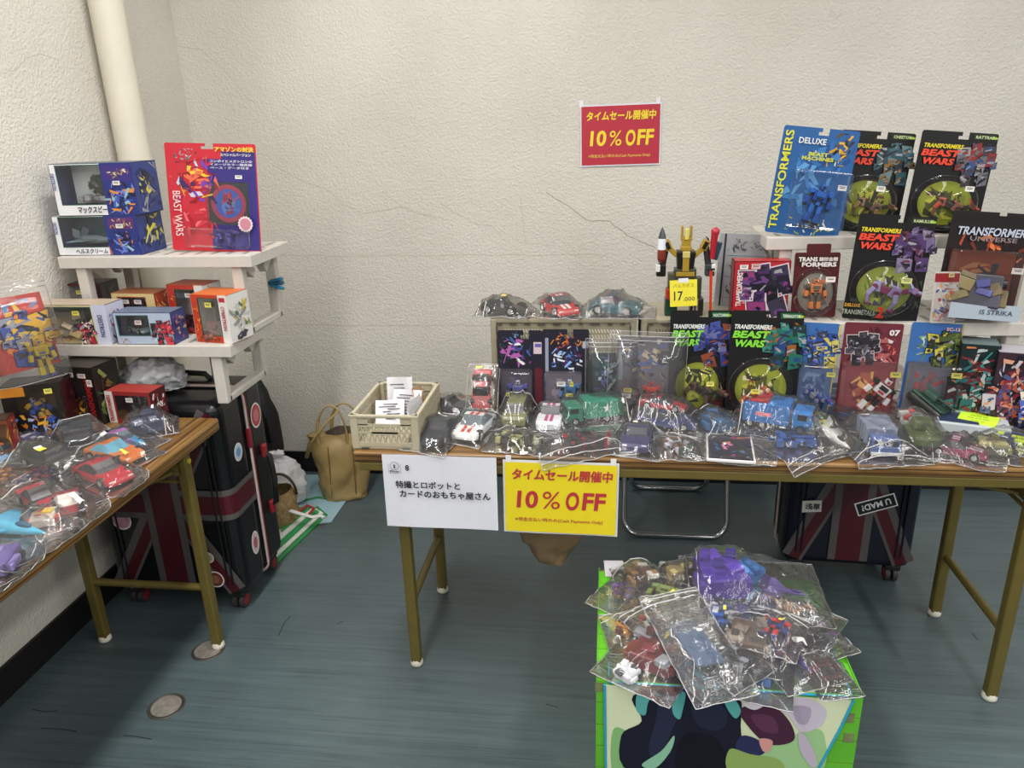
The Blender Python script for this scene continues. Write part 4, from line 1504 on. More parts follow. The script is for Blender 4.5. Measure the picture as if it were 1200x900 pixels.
def toy_card(t, L, W, cols, seed, base='#e4e2df'):
    """flat printed card or booklet lying down"""
    r = random.Random(seed)
    MB().box((0, 0, .0035), (W, L, .006), base, bev=.0008).build('card', TOY, t)
    m = MB()
    m.face([(-W * .46, -L * .46, .0068), (W * .46, -L * .46, .0068), (W * .46, L * .46, .0068), (-W * .46, L * .46, .0068)], cols[0])
    for k in range(16):
        cx, cy, a = r.uniform(-.4, .4) * W, r.uniform(-.36, .36) * L, r.uniform(0, 3.14)
        l, w = r.uniform(.1, .35) * min(W, L), r.uniform(.02, .12) * min(W, L)
        u = Vector((math.cos(a), math.sin(a)))
        q = [(u * sl * l + Vector((-u.y, u.x)) * sw * w) for sl, sw in ((-.5, -.5), (.5, -.3), (.45, .5), (-.4, .4))]
        m.face([(max(-W * .46, min(W * .46, cx + p.x)), max(-L * .46, min(L * .46, cy + p.y)), .0069 + k * .00004) for p in q], r.choice(cols[1:]))
    m.build('printed_face', PRINT, t)


def make_toy(kind, args, label, cat, loc, yaw, group, pitch=0, roll=0):
    names = {'car': 'toy_car', 'truck': 'toy_truck', 'robot': 'toy_robot', 'jet': 'toy_jet', 'beast': 'toy_animal', 'tank': 'toy_tank', 'blocks': 'folded_toy', 'card': 'printed_card'}
    t = thing(names[kind], label, cat, loc, (pitch, roll, yaw), group)
    {'car': toy_car, 'truck': toy_truck, 'robot': toy_robot, 'jet': toy_jet, 'beast': toy_beast, 'tank': toy_tank, 'blocks': toy_blocks, 'card': toy_card}[kind](t, *args.get('a', ()), **{k: v for k, v in args.items() if k != 'a'})
    return t


def tree_meshes(t):
    out = []
    for c in t.children:
        out.append(c)
        out += [g for g in c.children]
    return out


def sample_points(t, M):
    """points on a toy's faces, in the space of matrix M"""
    T = Matrix.Translation(t.location) @ t.rotation_euler.to_matrix().to_4x4()
    pts = []
    for o in tree_meshes(t):
        me = o.data
        vs = [M @ (T @ v.co) for v in me.vertices]
        for p in me.polygons:
            q = [vs[i] for i in p.vertices]
            c = sum(q, Vector()) / len(q)
            pts.append(c)
            for k in range(len(q)):
                pts.append(q[k])
                e = (q[(k + 1) % len(q)] - q[k]).length
                if e > .012:
                    n = int(e / .008)
                    for j in range(1, n):
                        pts.append(q[k].lerp(q[(k + 1) % len(q)], j / n))
                        pts.append(q[k].lerp(c, j / n))
    return pts


BAGN = [0]


def plastic_bag(label, toys, center, W, L, yaw, group, drop=None, zip_end=1, stickers=(), tilt=0.0, rollt=0.0, puff=0.0, crease=1.0, name='zip_bag', base=.0008):
    """zip bag lying on its back; the film is a tent over whatever lies inside it"""
    BAGN[0] += 1
    sd = BAGN[0] * 7.3
    t = thing(name, label, 'bag', center, (tilt, rollt, yaw), group)
    T = Matrix.Translation(center) @ t.rotation_euler.to_matrix().to_4x4()
    Mi = T.inverted()
    W, L = W * 1.08, L * 1.08
    cell = .0064
    nx, ny = max(12, int(W / cell)), max(12, int(L / cell))
    ob = np.full((ny + 1, nx + 1), 0.0012)
    for toy in toys:
        for p in sample_points(toy, Mi):
            i, j = int(round((p.x / W + .5) * nx)), int(round((p.y / L + .5) * ny))
            if 0 <= i <= nx and 0 <= j <= ny:
                ob[j, i] = max(ob[j, i], p.z + .0022)
    # widen the obstacle by one cell so corners stay inside the film
    d = ob.copy()
    for a, b in ((0, 1), (0, -1), (1, 0), (-1, 0)):
        d = np.maximum(d, np.roll(np.roll(ob, a, 0), b, 1))
    ob = d
    ob[0, :] = ob[-1, :] = 0.0012
    ob[:, 0] = ob[:, -1] = 0.0012
    X, Y = np.meshgrid(np.linspace(-1, 1, nx + 1), np.linspace(-1, 1, ny + 1))
    if puff:
        ob = np.maximum(ob, puff * np.clip(1 - X ** 4, 0, 1) * np.clip(1 - Y ** 4, 0, 1))
    # taut film: the upper hull of the toy and the bag's edge, sagging a little toward the toy
    bm = bmesh.new()
    jj, ii = np.nonzero(ob > .0016)
    pick = list(zip(ii, jj))
    for i, j in pick:
        bm.verts.new((X[j, i] * W / 2, Y[j, i] * L / 2, ob[j, i]))
    for k in range(9):
        u = k / 4 - 1
        for q in ((u, -1), (u, 1), (-1, u), (1, u)):
            bm.verts.new((q[0] * W / 2, q[1] * L / 2, .0012))
    hull = ob.copy()
    try:
        bmesh.ops.convex_hull(bm, input=bm.verts[:])
        tree = BVHTree.FromBMesh(bm)
        for j in range(1, ny):
            for i in range(1, nx):
                r_ = tree.ray_cast(Vector((X[j, i] * W / 2, Y[j, i] * L / 2, 1)), Vector((0, 0, -1)))
                if r_[0] is not None:
                    hull[j, i] = max(hull[j, i], r_[0].z)
    except Exception:
        pass
    bm.free()
    h = ob.copy()
    for _ in range(90):
        a = (np.roll(h, 1, 0) + np.roll(h, -1, 0) + np.roll(h, 1, 1) + np.roll(h, -1, 1)) / 4
        h = np.maximum(ob, a)
        h[0, :] = h[-1, :] = .0012
        h[:, 0] = h[:, -1] = .0012
    h = np.maximum(ob, .38 * h + .62 * hull)
    rr = random.Random(BAGN[0])
    # taut folds running across the film
    folds = [(rr.uniform(0, math.pi), rr.uniform(-.6, .6), rr.uniform(.05, .12), rr.uniform(.002, .006) * crease) for _ in range(8)]
    hem = np.clip((1 - np.abs(X)) * 5, 0, 1) * np.clip((1 - np.abs(Y)) * 5, 0, 1)
    wr = np.zeros_like(h)
    for a, o, w, s in folds:
        dd = X * math.cos(a) + Y * math.sin(a) - o
        wr += s * np.clip(1 - np.abs(dd) / w, 0, 1)
    top, bot = [], []
    wl_ = rr.uniform(0, 6)

    def place(x, y, z):
        # loose film edges ripple; anything past the table edge hangs down
        p = T @ Vector((x, y, z))
        if drop:
            ax, sg, edge, lim = drop
            over = sg * (p[ax] - edge)
            if over > 0:
                # past the table edge the film folds down and hangs
                eff = min(over, lim) + max(0, over - lim) * .06
                p[ax] = edge + sg * (eff * .30 + .003)
                p.z -= eff * .92
        return Mi @ p
    for j in range(ny + 1):
        for i in range(nx + 1):
            x, y = X[j, i] * W / 2, Y[j, i] * L / 2
            ed = 1 - hem[j, i]
            n1 = noise.noise(Vector((x * 26 + sd, y * 26, 0)))
            n2 = noise.noise(Vector((x * 60, y * 60 + sd, 0)))
            lift = (.007 * abs(n1) + .002 * abs(n2)) * ed * crease
            # scalloped outline
            ex = x * (1 - .025 * abs(noise.noise(Vector((y * 18, sd, 1)))) * crease)
            ey = y * (1 - .02 * abs(noise.noise(Vector((x * 18, sd, 2)))) * crease)
            zt_ = h[j, i] + wr[j, i] * hem[j, i] + (n1 * .0014 + n2 * .0006) * crease * hem[j, i] + lift
            zt_ = max(zt_, ob[j, i] + .0002 + lift)
            top.append(place(ex, ey, zt_ + base))
            bot.append(place(ex, ey, lift + base - .0004))
    q = [(j * (nx + 1) + i, j * (nx + 1) + i + 1, (j + 1) * (nx + 1) + i + 1, (j + 1) * (nx + 1) + i) for j in range(ny) for i in range(nx)]
    mb = MB()
    mb.raw(top, q, '#ffffff', True)
    mb.raw(bot, [f[::-1] for f in q], '#ffffff', True)
    mb.build('film', FILM, t)
    # zip track near one end, and the sealed rim
    if zip_end:
        z = MB()
        jr = ny - 2 if zip_end > 0 else 2
        for jj in (jr, jr - (3 if zip_end > 0 else -3)):
            pts = [Vector(top[jj * (nx + 1) + i]) + Vector((0, 0, .0008)) for i in range(nx + 1)]
            z.tube(pts, .0015, n=4)
        z.build('zip_track', FILM_EDGE, t)
    rim = MB()
    ring = [top[i] for i in range(nx + 1)] + [top[j * (nx + 1) + nx] for j in range(1, ny + 1)] + [top[ny * (nx + 1) + i] for i in range(nx - 1, -1, -1)] + [top[j * (nx + 1)] for j in range(ny - 1, 0, -1)]
    rim.tube([Vector(p) for p in ring], .0010, n=4, closed=True)
    rim.build('seal', FILM_EDGE, t)
    for (u, v, c, sw, sl) in stickers:
        i0, j0 = int((u + 1) / 2 * nx), int((v + 1) / 2 * ny)
        wn, ln = max(1, int(sw / W * nx)), max(1, int(sl / L * ny))
        m = MB()
        for j in range(j0, min(ny, j0 + ln)):
            for i in range(i0, min(nx, i0 + wn)):
                m.face([Vector(top[k]) + Vector((0, 0, .0014)) for k in (j * (nx + 1) + i, j * (nx + 1) + i + 1, (j + 1) * (nx + 1) + i + 1, (j + 1) * (nx + 1) + i)], c)
        if m.f:
            m.build('price_sticker', pm(c, .5, var=.03), t)
    return t


WS, YS = '#e6e4e0', '#e4d94a'


def drop_front(lim=.012):
    return (1, -1, TY0 - .002, lim)


def drop_side(lim=.015):
    return (0, 1, LX1 + .002, lim)


# kind, args, toy label, bag label, px, py, toy yaw, bag W, bag L, bag yaw, stickers
def bagged(kind, args, tl, bl, px, py, yaw, bw, bl_, byaw, z=ZT, dz=0.002, st=((-.3, .1, WS, .022, .012),), tg=None, bg=None, drop=None, off=(0, 0), extra=(), zip_end=1, pitch=0, roll=0, puff=0, crease=1.0, cat='toy', bagp=0, bagr=0):
    p = at_z(px, py, z)
    toys = [make_toy(kind, args, tl, cat, (p.x, p.y, z + dz + .0015), yaw, tg, pitch, roll)]
    for (k2, a2, l2, ox, oy, oz, yw2) in extra:
        toys.append(make_toy(k2, a2, l2, 'toy', (p.x + ox, p.y + oy, z + dz + .0015 + oz), yw2, tg))
    ca, sa = math.cos(R(byaw)), math.sin(R(byaw))
    c = (p.x + off[0] * ca - off[1] * sa, p.y + off[0] * sa + off[1] * ca, z + dz)
    return plastic_bag(bl, toys, c, bw, bl_, byaw, bg, drop, zip_end, st, puff=puff, crease=crease, tilt=bagp, rollt=bagr)

# ------------------------------------------------------------------ packaged toys
def rect(tl, tr, bl, Y):
    a, b, c = at_y(tl[0], tl[1], Y), at_y(tr[0], tr[1], Y), at_y(bl[0], bl[1], Y)
    w, h = (b - a).length, (a - c).length
    d = (b - a).normalized()
    roll = -math.degrees(math.atan2(d.z, d.x))
    return c + d * (w / 2), w, h, roll


def clampq(q, x0, z0, x1, z1):
    return [(max(x0, min(x1, x)), max(z0, min(z1, z))) for x, z in q]


def shards(mb, x0, z0, x1, z1, cols, seed, n=24, y=-.0008, size=.3, bg=None):
    """abstract printed artwork: angular coloured patches"""
    r = random.Random(seed)
    if bg:
        mb.face([(x0, y, z0), (x1, y, z0), (x1, y, z1), (x0, y, z1)], bg)
    s = min(x1 - x0, z1 - z0) * .78
    n = int(n * 1.9)
    for k in range(n):
        cx, cz = x0 + (x1 - x0) * min(1, max(0, r.gauss(.5, .24))), z0 + (z1 - z0) * min(1, max(0, r.gauss(.5, .24)))
        a = r.uniform(0, math.pi)
        l, w = s * size * r.uniform(.5, 1.6), s * size * r.uniform(.12, .6)
        u, v = (math.cos(a), math.sin(a)), (-math.sin(a), math.cos(a))
        q = [(cx + u[0] * p * l + v[0] * m * w, cz + u[1] * p * l + v[1] * m * w) for p, m in ((-.5, r.uniform(-.5, -.1)), (.5, r.uniform(-.6, 0)), (r.uniform(.2, .5), .5), (-.4, r.uniform(.1, .5)))]
        q = clampq(q, x0, z0, x1, z1)
        mb.face([(x, y - .00003 * (k + 1), z) for x, z in q], r.choice(cols))


def mech(mb, cx, cz, s, cols, seed, y=-.003, lean=0.0, outline=None):
    """printed generic machine figure built up from many small angular patches"""
    r = random.Random(seed)
    parts = [(0, .17, .40, .26), (0, .37, .13, .13), (0, 0, .22, .11), (-.31, .27, .18, .17), (.31, .27, .18, .17), (-.36, .06, .13, .25), (.37, .06, .14, .24),
             (-.13, -.15, .14, .20), (.13, -.15, .14, .20), (-.20, -.38, .20, .25), (.21, -.38, .20, .25), (-.42, -.08, .12, .10), (.44, -.08, .12, .10)]
    parts = [(x * .92, z, w * 1.32, h * 1.25) for x, z, w, h in parts]
    jr = [[r.uniform(-.16, .16) * min(p[2], p[3]) for _ in range(4)] for p in parts]
    ca, sa = math.cos(lean), math.sin(lean)
    k = 0

    def put(q, c):
        nonlocal k
        mb.face([(cx + (a * ca - b * sa) * s, y - .00003 * k, cz + (a * sa + b * ca) * s) for a, b in q], c)
        k += 1
    for g, c in ((.035, outline), (.012, '#17151a')):
        if c:
            for i, (x, z, w, h) in enumerate(parts):
                put([(x - w / 2 + jr[i][0] - g, z - h / 2 + jr[i][1] - g), (x + w / 2 + jr[i][2] + g, z - h / 2 - jr[i][1] - g), (x + w / 2 - jr[i][0] + g, z + h / 2 + jr[i][3] + g), (x - w / 2 - jr[i][2] - g, z + h / 2 - jr[i][3] + g)], c)
    for i, (x, z, w, h) in enumerate(parts):
        c0 = cols[i % len(cols)]
        put([(x - w / 2 + jr[i][0], z - h / 2 + jr[i][1]), (x + w / 2 + jr[i][2], z - h / 2 - jr[i][1]), (x + w / 2 - jr[i][0], z + h / 2 + jr[i][3]), (x - w / 2 - jr[i][2], z + h / 2 - jr[i][3])], c0)
        for j in range(5):
            a_ = r.uniform(-.9, .9)
            l, t = r.uniform(.3, .8) * max(w, h), r.uniform(.06, .22) * min(w, h)
            px, pz = x + r.uniform(-.3, .3) * w, z + r.uniform(-.3, .3) * h
            u, v = (math.cos(a_), math.sin(a_)), (-math.sin(a_), math.cos(a_))
            q = [(px + u[0] * e * l / 2 + v[0] * f * t, pz + u[1] * e * l / 2 + v[1] * f * t) for e, f in ((-1, -.6), (1, -.9), (.8, .9), (-.7, .6))]
            put(clampq(q, x - w / 2, z - h / 2, x + w / 2, z + h / 2), r.choice(list(cols) + ['#17151a', '#2a282e', '#9a98a0']))


def fill(mb, x0, z0, x1, z1, col, y=-.0006):
    mb.face([(x0, y, z0), (x1, y, z0), (x1, y, z1), (x0, y, z1)], col)


def figure(kind, args, M, parent, name='figure'):
    SINK[0] = MB()
    fn = {'car': toy_car, 'truck': toy_truck, 'robot': toy_robot, 'jet': toy_jet, 'beast': toy_beast, 'tank': toy_tank, 'blocks': toy_blocks}[kind]
    fn(None, *args.get('a', ()), **{k: v for k, v in args.items() if k != 'a'})
    s = SINK[0]
    SINK[0] = None
    s.v = [tuple(M @ Vector(p)) for p in s.v]
    return s.build(name, TOY, parent)


def price(parent, x, z, w, h, col, y):
    MB().box((x, y - .0004, z), (w, .0008, h)).build('price_sticker', pm(col, .5, var=.03), parent)
    MB().box((x, y - .0009, z), (w * .6, .0003, h * .16)).box((x, y - .0009, z + h * .25), (w * .75, .0003, h * .1)).build('print_line', pm('#6b675c', .6), parent)


def window_box(label, loc, W, H, D, yaw, front, side, top, pane, tray, fig=None, art=(), sideart=None, texts=(), st=(), roll=0, group=None, chamfer=0.0, frame=None, pitch=0, topart=None, rear=None):
    """carton with a clear window; pane = (x0, z0, x1, z1) as fractions of the front"""
    t = thing('toy_box', label, 'toy box', loc, (pitch, roll, yaw), group)
    th = .0015
    px0, pz0, px1, pz1 = -W / 2 + pane[0] * W, pane[1] * H, -W / 2 + pane[2] * W, pane[3] * H
    m = MB()
    m.box((-W / 2 + th / 2, D / 2, H / 2), (th, D, H), side)
    m.box((W / 2 - th / 2, D / 2, H / 2), (th, D, H), side)
    m.box((0, D / 2, H - th / 2), (W, D, th), top)
    m.box((0, D / 2, th / 2), (W, D, th), top)
    m.box((0, D - th / 2, H / 2), (W, th, H), rear or side)
    m.build('carton', PRINT, t)
    f = MB()
    o = [(-W / 2, 0), (W / 2, 0), (W / 2, H), (-W / 2, H)]
    i = [(px0, pz0), (px1, pz0), (px1, pz1), (px0, pz1)]
    for k in range(4):
        a, b = k, (k + 1) % 4
        f.face([(o[a][0], 0, o[a][1]), (o[b][0], 0, o[b][1]), (i[b][0], 0, i[b][1]), (i[a][0], 0, i[a][1])], front)
        f.face([(i[a][0], 0, i[a][1]), (i[b][0], 0, i[b][1]), (i[b][0], .002, i[b][1]), (i[a][0], .002, i[a][1])], frame or front)
    if chamfer:
        c = chamfer * min(px1 - px0, pz1 - pz0)
        for (x, z, sx, sz) in ((px0, pz0, 1, 1), (px1, pz0, -1, 1)):
            f.face([(x, -.0001, z), (x + sx * c, -.0001, z), (x, -.0001, z + sz * c)], front)
    if frame:
        b = .0022
        for (x0, z0, x1, z1) in ((px0 - b, pz0 - b, px1 + b, pz0), (px0 - b, pz1, px1 + b, pz1 + b), (px0 - b, pz0, px0, pz1), (px1, pz0, px1 + b, pz1)):
            fill(f, x0, z0, x1, z1, frame, -.0002)
    f.build('front_panel', PRINT, t)
    q = MB()
    q.box(((px0 + px1) / 2, .0012, (pz0 + pz1) / 2), (px1 - px0, .0005, pz1 - pz0))
    q.build('window_pane', PET, t)
    q = MB()
    dd = min(D * .8, .07)
    q.box(((px0 + px1) / 2, dd, (pz0 + pz1) / 2), (px1 - px0 + .004, .001, pz1 - pz0 + .004), tray)
    q.build('inner_tray', PRINT, t)
    if fig:
        kind, args, sc, rz, rx = fig
        M = Matrix.Translation(((px0 + px1) / 2, dd * .55, pz0 + .003)) @ Matrix.Rotation(R(rz), 4, 'Z') @ Matrix.Rotation(R(rx), 4, 'X') @ Matrix.Scale(sc, 4)
        figure(kind, args, M, t)
    if art:
        a = MB()
        for k, (fn, x0, z0, x1, z1, cols, seed, extra) in enumerate(art):
            X0, Z0, X1, Z1 = -W / 2 + x0 * W, z0 * H, -W / 2 + x1 * W, z1 * H
            if fn == 'fill':
                fill(a, X0, Z0, X1, Z1, cols, -.0004 - .00012 * k)
            elif fn == 'shards':
                shards(a, X0, Z0, X1, Z1, cols, seed, extra or 18, -.0006 - .00012 * k, .35)
            else:
                mech(a, (X0 + X1) / 2, (Z0 + Z1) / 2, Z1 - Z0, cols, seed, -.0018 - .00012 * k, lean=.15, outline=extra)
        a.build('printed_art', PRINT, t)
    if sideart:
        a = MB()
        shards(a, .004, .004, D - .004, H - .004, sideart, 7 + int(W * 1000), 20, -.0004, .4)
        a.v = [(W / 2 - p[1], p[0], p[2]) for p in a.v]
        a.build('side_print', PRINT, t)
    for tx in texts:
        body, x, z, w, h, col = tx[:6]
        kw = dict(tx[6]) if len(tx) > 6 else {}
        txt(body, -W / 2 + x * W, z * H, w * (H if kw.get('vert') else W), h * (W if kw.get('vert') else H), col, t, y=kw.pop('y', -.0040), **kw)
    for (x, z, w, h, c) in st:
        price(t, -W / 2 + x * W, z * H, w, h, c, -.0044)
    return t


def card_outline(W, H, r, notch):
    x0 = -W / 2
    pts = []
    for cx, cz, a0 in ((W / 2 - r, r, -90), (W / 2 - r, H - r, 0)):
        for k in range(5):
            a = R(a0 + 90 * k / 4)
            pts.append((cx + r * math.cos(a), cz + r * math.sin(a)))
    if notch:
        n0, n1, dp = -W / 2 + notch[0] * W, -W / 2 + notch[1] * W, notch[2]
        w = n1 - n0
        pts += [(n1, H), (n1, H - dp), (n0 - w * .35, H - dp), (n0 - w * .35, H - dp * .55), (n0 + w * .1, H - dp * .55), (n0 + w * .1, H)]
    for cx, cz, a0 in ((-W / 2 + r, H - r, 90), (-W / 2 + r, r, 180)):
        for k in range(5):
            a = R(a0 + 90 * k / 4)
            pts.append((cx + r * math.cos(a), cz + r * math.sin(a)))
    return pts


def dome(mb, cx, cz, rx, rz, d, n=28, m=6, pw=2.3, y=-.0006):
    vs, fs = [], []
    for j in range(m + 1):
        ph = math.pi / 2 * j / m
        k_, dep = math.cos(ph) ** .55 if j < m else 0.0, d * math.sin(ph) ** .8
        for i in range(n):
            a = 2 * math.pi * i / n
            c, s = math.cos(a), math.sin(a)
            q = (abs(c) ** pw + abs(s) ** pw) ** (-1 / pw)
            vs.append((cx + rx * k_ * q * c, y - dep, cz + rz * k_ * q * s))
    for j in range(m):
        for i in range(n):
            fs.append((j * n + i, j * n + (i + 1) % n, (j + 1) * n + (i + 1) % n, (j + 1) * n + i))
    mb.raw(vs, fs, '#ffffff', True)
    return mb


def blister(label, loc, W, H, rot, base, art=(), texts=(), bub=None, insert=None, fig=None, st=(), notch=(.55, .66, .014), group=None, name='blister_pack', r=.006, lower=None):
    """hanging card with a clear bubble; rot = (tilt back, roll, yaw)"""
    t = thing(name, label, 'toy pack', loc, rot, group)
    m = MB()
    m.prism(card_outline(W, H, r, notch), .0012, base, y=0.0)
    m.build('card', PRINT, t)
    a = MB()
    top = H - (notch[2] + .001 if notch else .002)
    for k, (fn, x0, z0, x1, z1, cols, seed, extra) in enumerate(art):
        X0, Z0, X1, Z1 = -W / 2 + x0 * W, z0 * H, -W / 2 + x1 * W, min(z1 * H, H)
        if fn == 'fill':
            fill(a, X0, Z0, X1, Z1, cols, -.0003 - .00012 * k)
        elif fn == 'shards':
            shards(a, X0, Z0, X1, Z1, cols, seed, extra or 20, -.0005 - .00012 * k, .3)
        elif fn == 'oval':
            q = [(X0 + (X1 - X0) * (.5 + .5 * math.cos(v)), -.0004 - .00012 * k, Z0 + (Z1 - Z0) * (.5 + .5 * math.sin(v))) for v in [2 * math.pi * i / 28 for i in range(28)]]
            a.face(q, cols)
        elif fn == 'line':
            polyline(a, [(X0, Z0), (X1, Z1)], extra, cols, -.0006 - .00012 * k)
        else:
            mech(a, (X0 + X1) / 2, (Z0 + Z1) / 2, Z1 - Z0, cols, seed, -.002 - .00012 * k, lean=.1, outline=extra)
    if a.f:
        a.build('printed_art', PRINT, t)
    dep = .03
    if bub:
        kind, x0, z0, x1, z1, dep = bub
        X0, Z0, X1, Z1 = -W / 2 + x0 * W, z0 * H, -W / 2 + x1 * W, z1 * H
        cx, cz, rx, rz = (X0 + X1) / 2, (Z0 + Z1) / 2, (X1 - X0) / 2, (Z1 - Z0) / 2
        if insert:
            m = MB()
            q = [(cx + rx * .86 * math.cos(v) * (1 if kind == 'dome' else 1.0), cz + rz * .86 * math.sin(v)) for v in [2 * math.pi * i / 30 for i in range(30)]] if kind == 'dome' else rounded(rx * 1.9, rz * 1.9, .006, cx - rx * .95, cz - rz * .95)
            m.face([(x, -.0042, z) for x, z in q], insert[0])
            shards(m, cx - rx * .62, cz - rz * .62, cx + rx * .62, cz + rz * .62, insert[1:], 11 + int(W * 999), 22, -.0044, .55)
            m.build('insert', PRINT, t)
        m = MB()
        if kind == 'dome':
            dome(m, cx, cz, rx, rz, dep)
            fl_ = [(cx + rx * 1.06 * math.cos(v), -.0022, cz + rz * 1.06 * math.sin(v)) for v in [2 * math.pi * i / 30 for i in range(30)]]
            m.tube([Vector(p) for p in fl_], .0015, n=5, closed=True)
        else:
            m.box((cx, -.003 - dep / 2, cz), (2 * rx, dep, 2 * rz), bev=min(.008, dep * .3), seg=3)
        m.build('bubble', PET, t)
        if fig:
            kk, args, sc, ez = fig[:4]
            off = fig[4] if len(fig) > 4 else (0, 0)
            M = Matrix.Translation((cx + off[0] * rx, -.006 - dep * .05, cz + off[1] * rz)) @ Euler([R(v) for v in ez]).to_matrix().to_4x4() @ Matrix.Scale(sc, 4)
            figure(kk, args, M, t)
    for tx in texts:
        body, x, z, w, h, col = tx[:6]
        kw = dict(tx[6]) if len(tx) > 6 else {}
        txt(body, -W / 2 + x * W, z * H, w * (H if kw.get('vert') else W), h * (W if kw.get('vert') else H), col, t, y=kw.pop('y', -.0046), **kw)
    for (x, z, w, h, c) in st:
        price(t, -W / 2 + x * W, z * H, w, h, c, -.0006 - dep)
    return t


# ---- left shelf, upper tier
NV = '#22307a'
YS_ = '#e2da5c'
p, w, h, ro = rect((63, 248), (158, 246), (72, 300), 2.085)
DESTRON = {'vert': True, 'down': True, 'bold': .02}
window_box('white and blue toy box with a dark teal window, lower of the stacked two', (p.x, 2.085, 1.1605), w + .012, .116, .13, 0, '#e9e9ec', '#27397c', '#d8d8dc', (.08, .22, .70, .96), '#1d5060',
           ('jet', {'a': (.20, '#7f8f95', '#6e7f86', '#2b3a40')}, .8, 80, 0), frame='#1f5a4a',
           art=(('fill', .62, 0, 1, 1, NV, 0, 0), ('shards', .62, .02, 1, .62, ['#3c58b8', '#1d2350', '#8fb8c8', '#c06a30', '#16182c', '#6d7fd0'], 3, 26), ('fill', .66, .66, .96, .94, '#5b2a6c', 0, 0), ('shards', .66, .68, .96, .92, ['#d8b94a', '#e6e0c0', '#b58b28'], 5, 12)),
           sideart=['#27397c', '#1d2450', '#8d8f98', '#c7c04a', '#40456c', '#1a1c2a'],
           texts=(('ヘルスクリーム', .22, .05, .38, .12, '#2b2f4a', {'bold': .03, 'shear': .15}), ('DESTRON', .012, .55, .30, .045, '#2b3a8a', DESTRON)), st=((.80, .74, .022, .012, '#e8e4e0'),), group='boxes on the upper tier')
p2, w2, h2, ro = rect((60, 182), (157, 179), (68, 248), 2.085)
window_box('white and blue toy box with a leafy print, topmost of the stacked two', (p2.x, 2.085, 1.1605 + .1165), w2, .148, .125, 0, '#ebebee', '#27397c', '#4a5f6a', (.08, .22, .70, .96), '#dfe8e6',
           ('robot', {'a': (.11, '#a8a8ac', '#8f9094', '#6b6b70'), 'lying': True}, 1.0, 90, 0), frame='#1f5a4a',
           art=(('fill', .62, 0, 1, 1, NV, 0, 0), ('shards', .62, .02, 1, .62, ['#3c58b8', '#1d2350', '#8fb8c8', '#d98a3a', '#16182c', '#6d7fd0'], 8, 26), ('fill', .64, .66, .98, .96, '#3a2a7c', 0, 0), ('shards', .66, .70, .96, .92, ['#d8b94a', '#e6e0c0', '#b58b28'], 9, 12)),
           sideart=['#27397c', '#1d2450', '#8d8f98', '#c7c04a', '#40456c', '#1a1c2a'],
           texts=(('マックスビー', .26, .05, .36, .13, '#1f2334', {'bold': .03, 'shear': .1}), ('DESTRON', .012, .50, .32, .045, '#2b3a8a', DESTRON)), st=((.80, .62, .022, .012, '#e8e4e0'),), group='boxes on the upper tier')
bx = [o_ for o_ in bpy.data.objects if str(o_.get('label', '')).startswith('white and blue toy box with a leafy')][0]
lf = MB()
rl = random.Random(4)
for k in range(70):
    a_, q_ = rl.uniform(0, 6.28), rl.uniform(0, 1) ** .5
    x_, z_, s_ = -.010 + .040 * q_ * math.cos(a_), .085 + .028 * q_ * math.sin(a_), rl.uniform(.006, .012)
    lf.face([(x_ + s_ * math.cos(v + a_) * (1 if i % 2 else .6), .060 - k * .0001, min(.139, z_ + s_ * math.sin(v + a_) * (1 if i % 2 else .6))) for i, v in enumerate([6.283 * j / 8 for j in range(8)])], rl.choice(['#1f3320', '#2a4428', '#16261a', '#34502e']))
lf.build('printed_art', PRINT, bx)
p, w, h, ro = rect((180, 172), (287, 170), (204, 297), 2.14)
o = blister('red and blue blister card with a disc on the upper shelf tier', (p.x + .005, 2.13, 1.161), w, h, (-5, ro + 2, 0), '#c22436',
            art=(('fill', .46, .02, .99, .86, '#322a78', 0, 0), ('fill', .62, .80, .99, .93, '#322a78', 0, 0), ('shards', .03, .45, .58, .86, ['#7a3aa8', '#e0c040', '#c8c8d8', '#c22436', '#38255f', '#e06a4a', '#8f1020'], 4, 34), ('shards', .05, .82, .46, .95, ['#6f7478', '#a4a9ac', '#3c4044'], 6, 14), ('shards', .03, .06, .55, .46, ['#d23a48', '#a81828', '#e06a70', '#b82838'], 12, 16)),
            texts=(('BEAST WARS', .06, .14, .42, .085, '#f0dcd8', {'vert': True, 'down': True}), ('アマゾンの対決', .56, .925, .42, .045, '#e8d048', {'bold': .04}), ('スペシャルバージョン', .62, .885, .33, .028, '#e8e4d8', {'bold': .02}), ('コンボイとメガトロンの', .50, .83, .46, .022, '#d8d4e0', {'bold': .03}), ('イメージカラー限定版', .50, .80, .46, .022, '#d8d4e0', {'bold': .03}), ('ベース・データ付き', .50, .77, .42, .022, '#d8d4e0', {'bold': .03})),
            bub=('box', .20, .04, .90, .22, .035), fig=('beast', {'a': (.14, '#4a4488', '#5a54a0', '#28264c')}, .62, (0, 0, 90), (.2, -.9)), st=((.86, .70, .020, .010, '#e8e6e2'),), notch=(.44, .54, .016), group='toy card on the upper tier')
W_, H_ = w, h
m = MB()
m.box((.17 * w, -.006, .455 * h), (.46 * w, .010, .40 * h), bev=.002)
m.build('disc_case', PET, o)
m = MB()
m.face([(.17 * w + .225 * w, -.0012, .26 * h), (.17 * w + .225 * w, -.0012, .65 * h), (.17 * w - .225 * w, -.0012, .65 * h), (.17 * w - .225 * w, -.0012, .26 * h)][::-1], '#34363c')
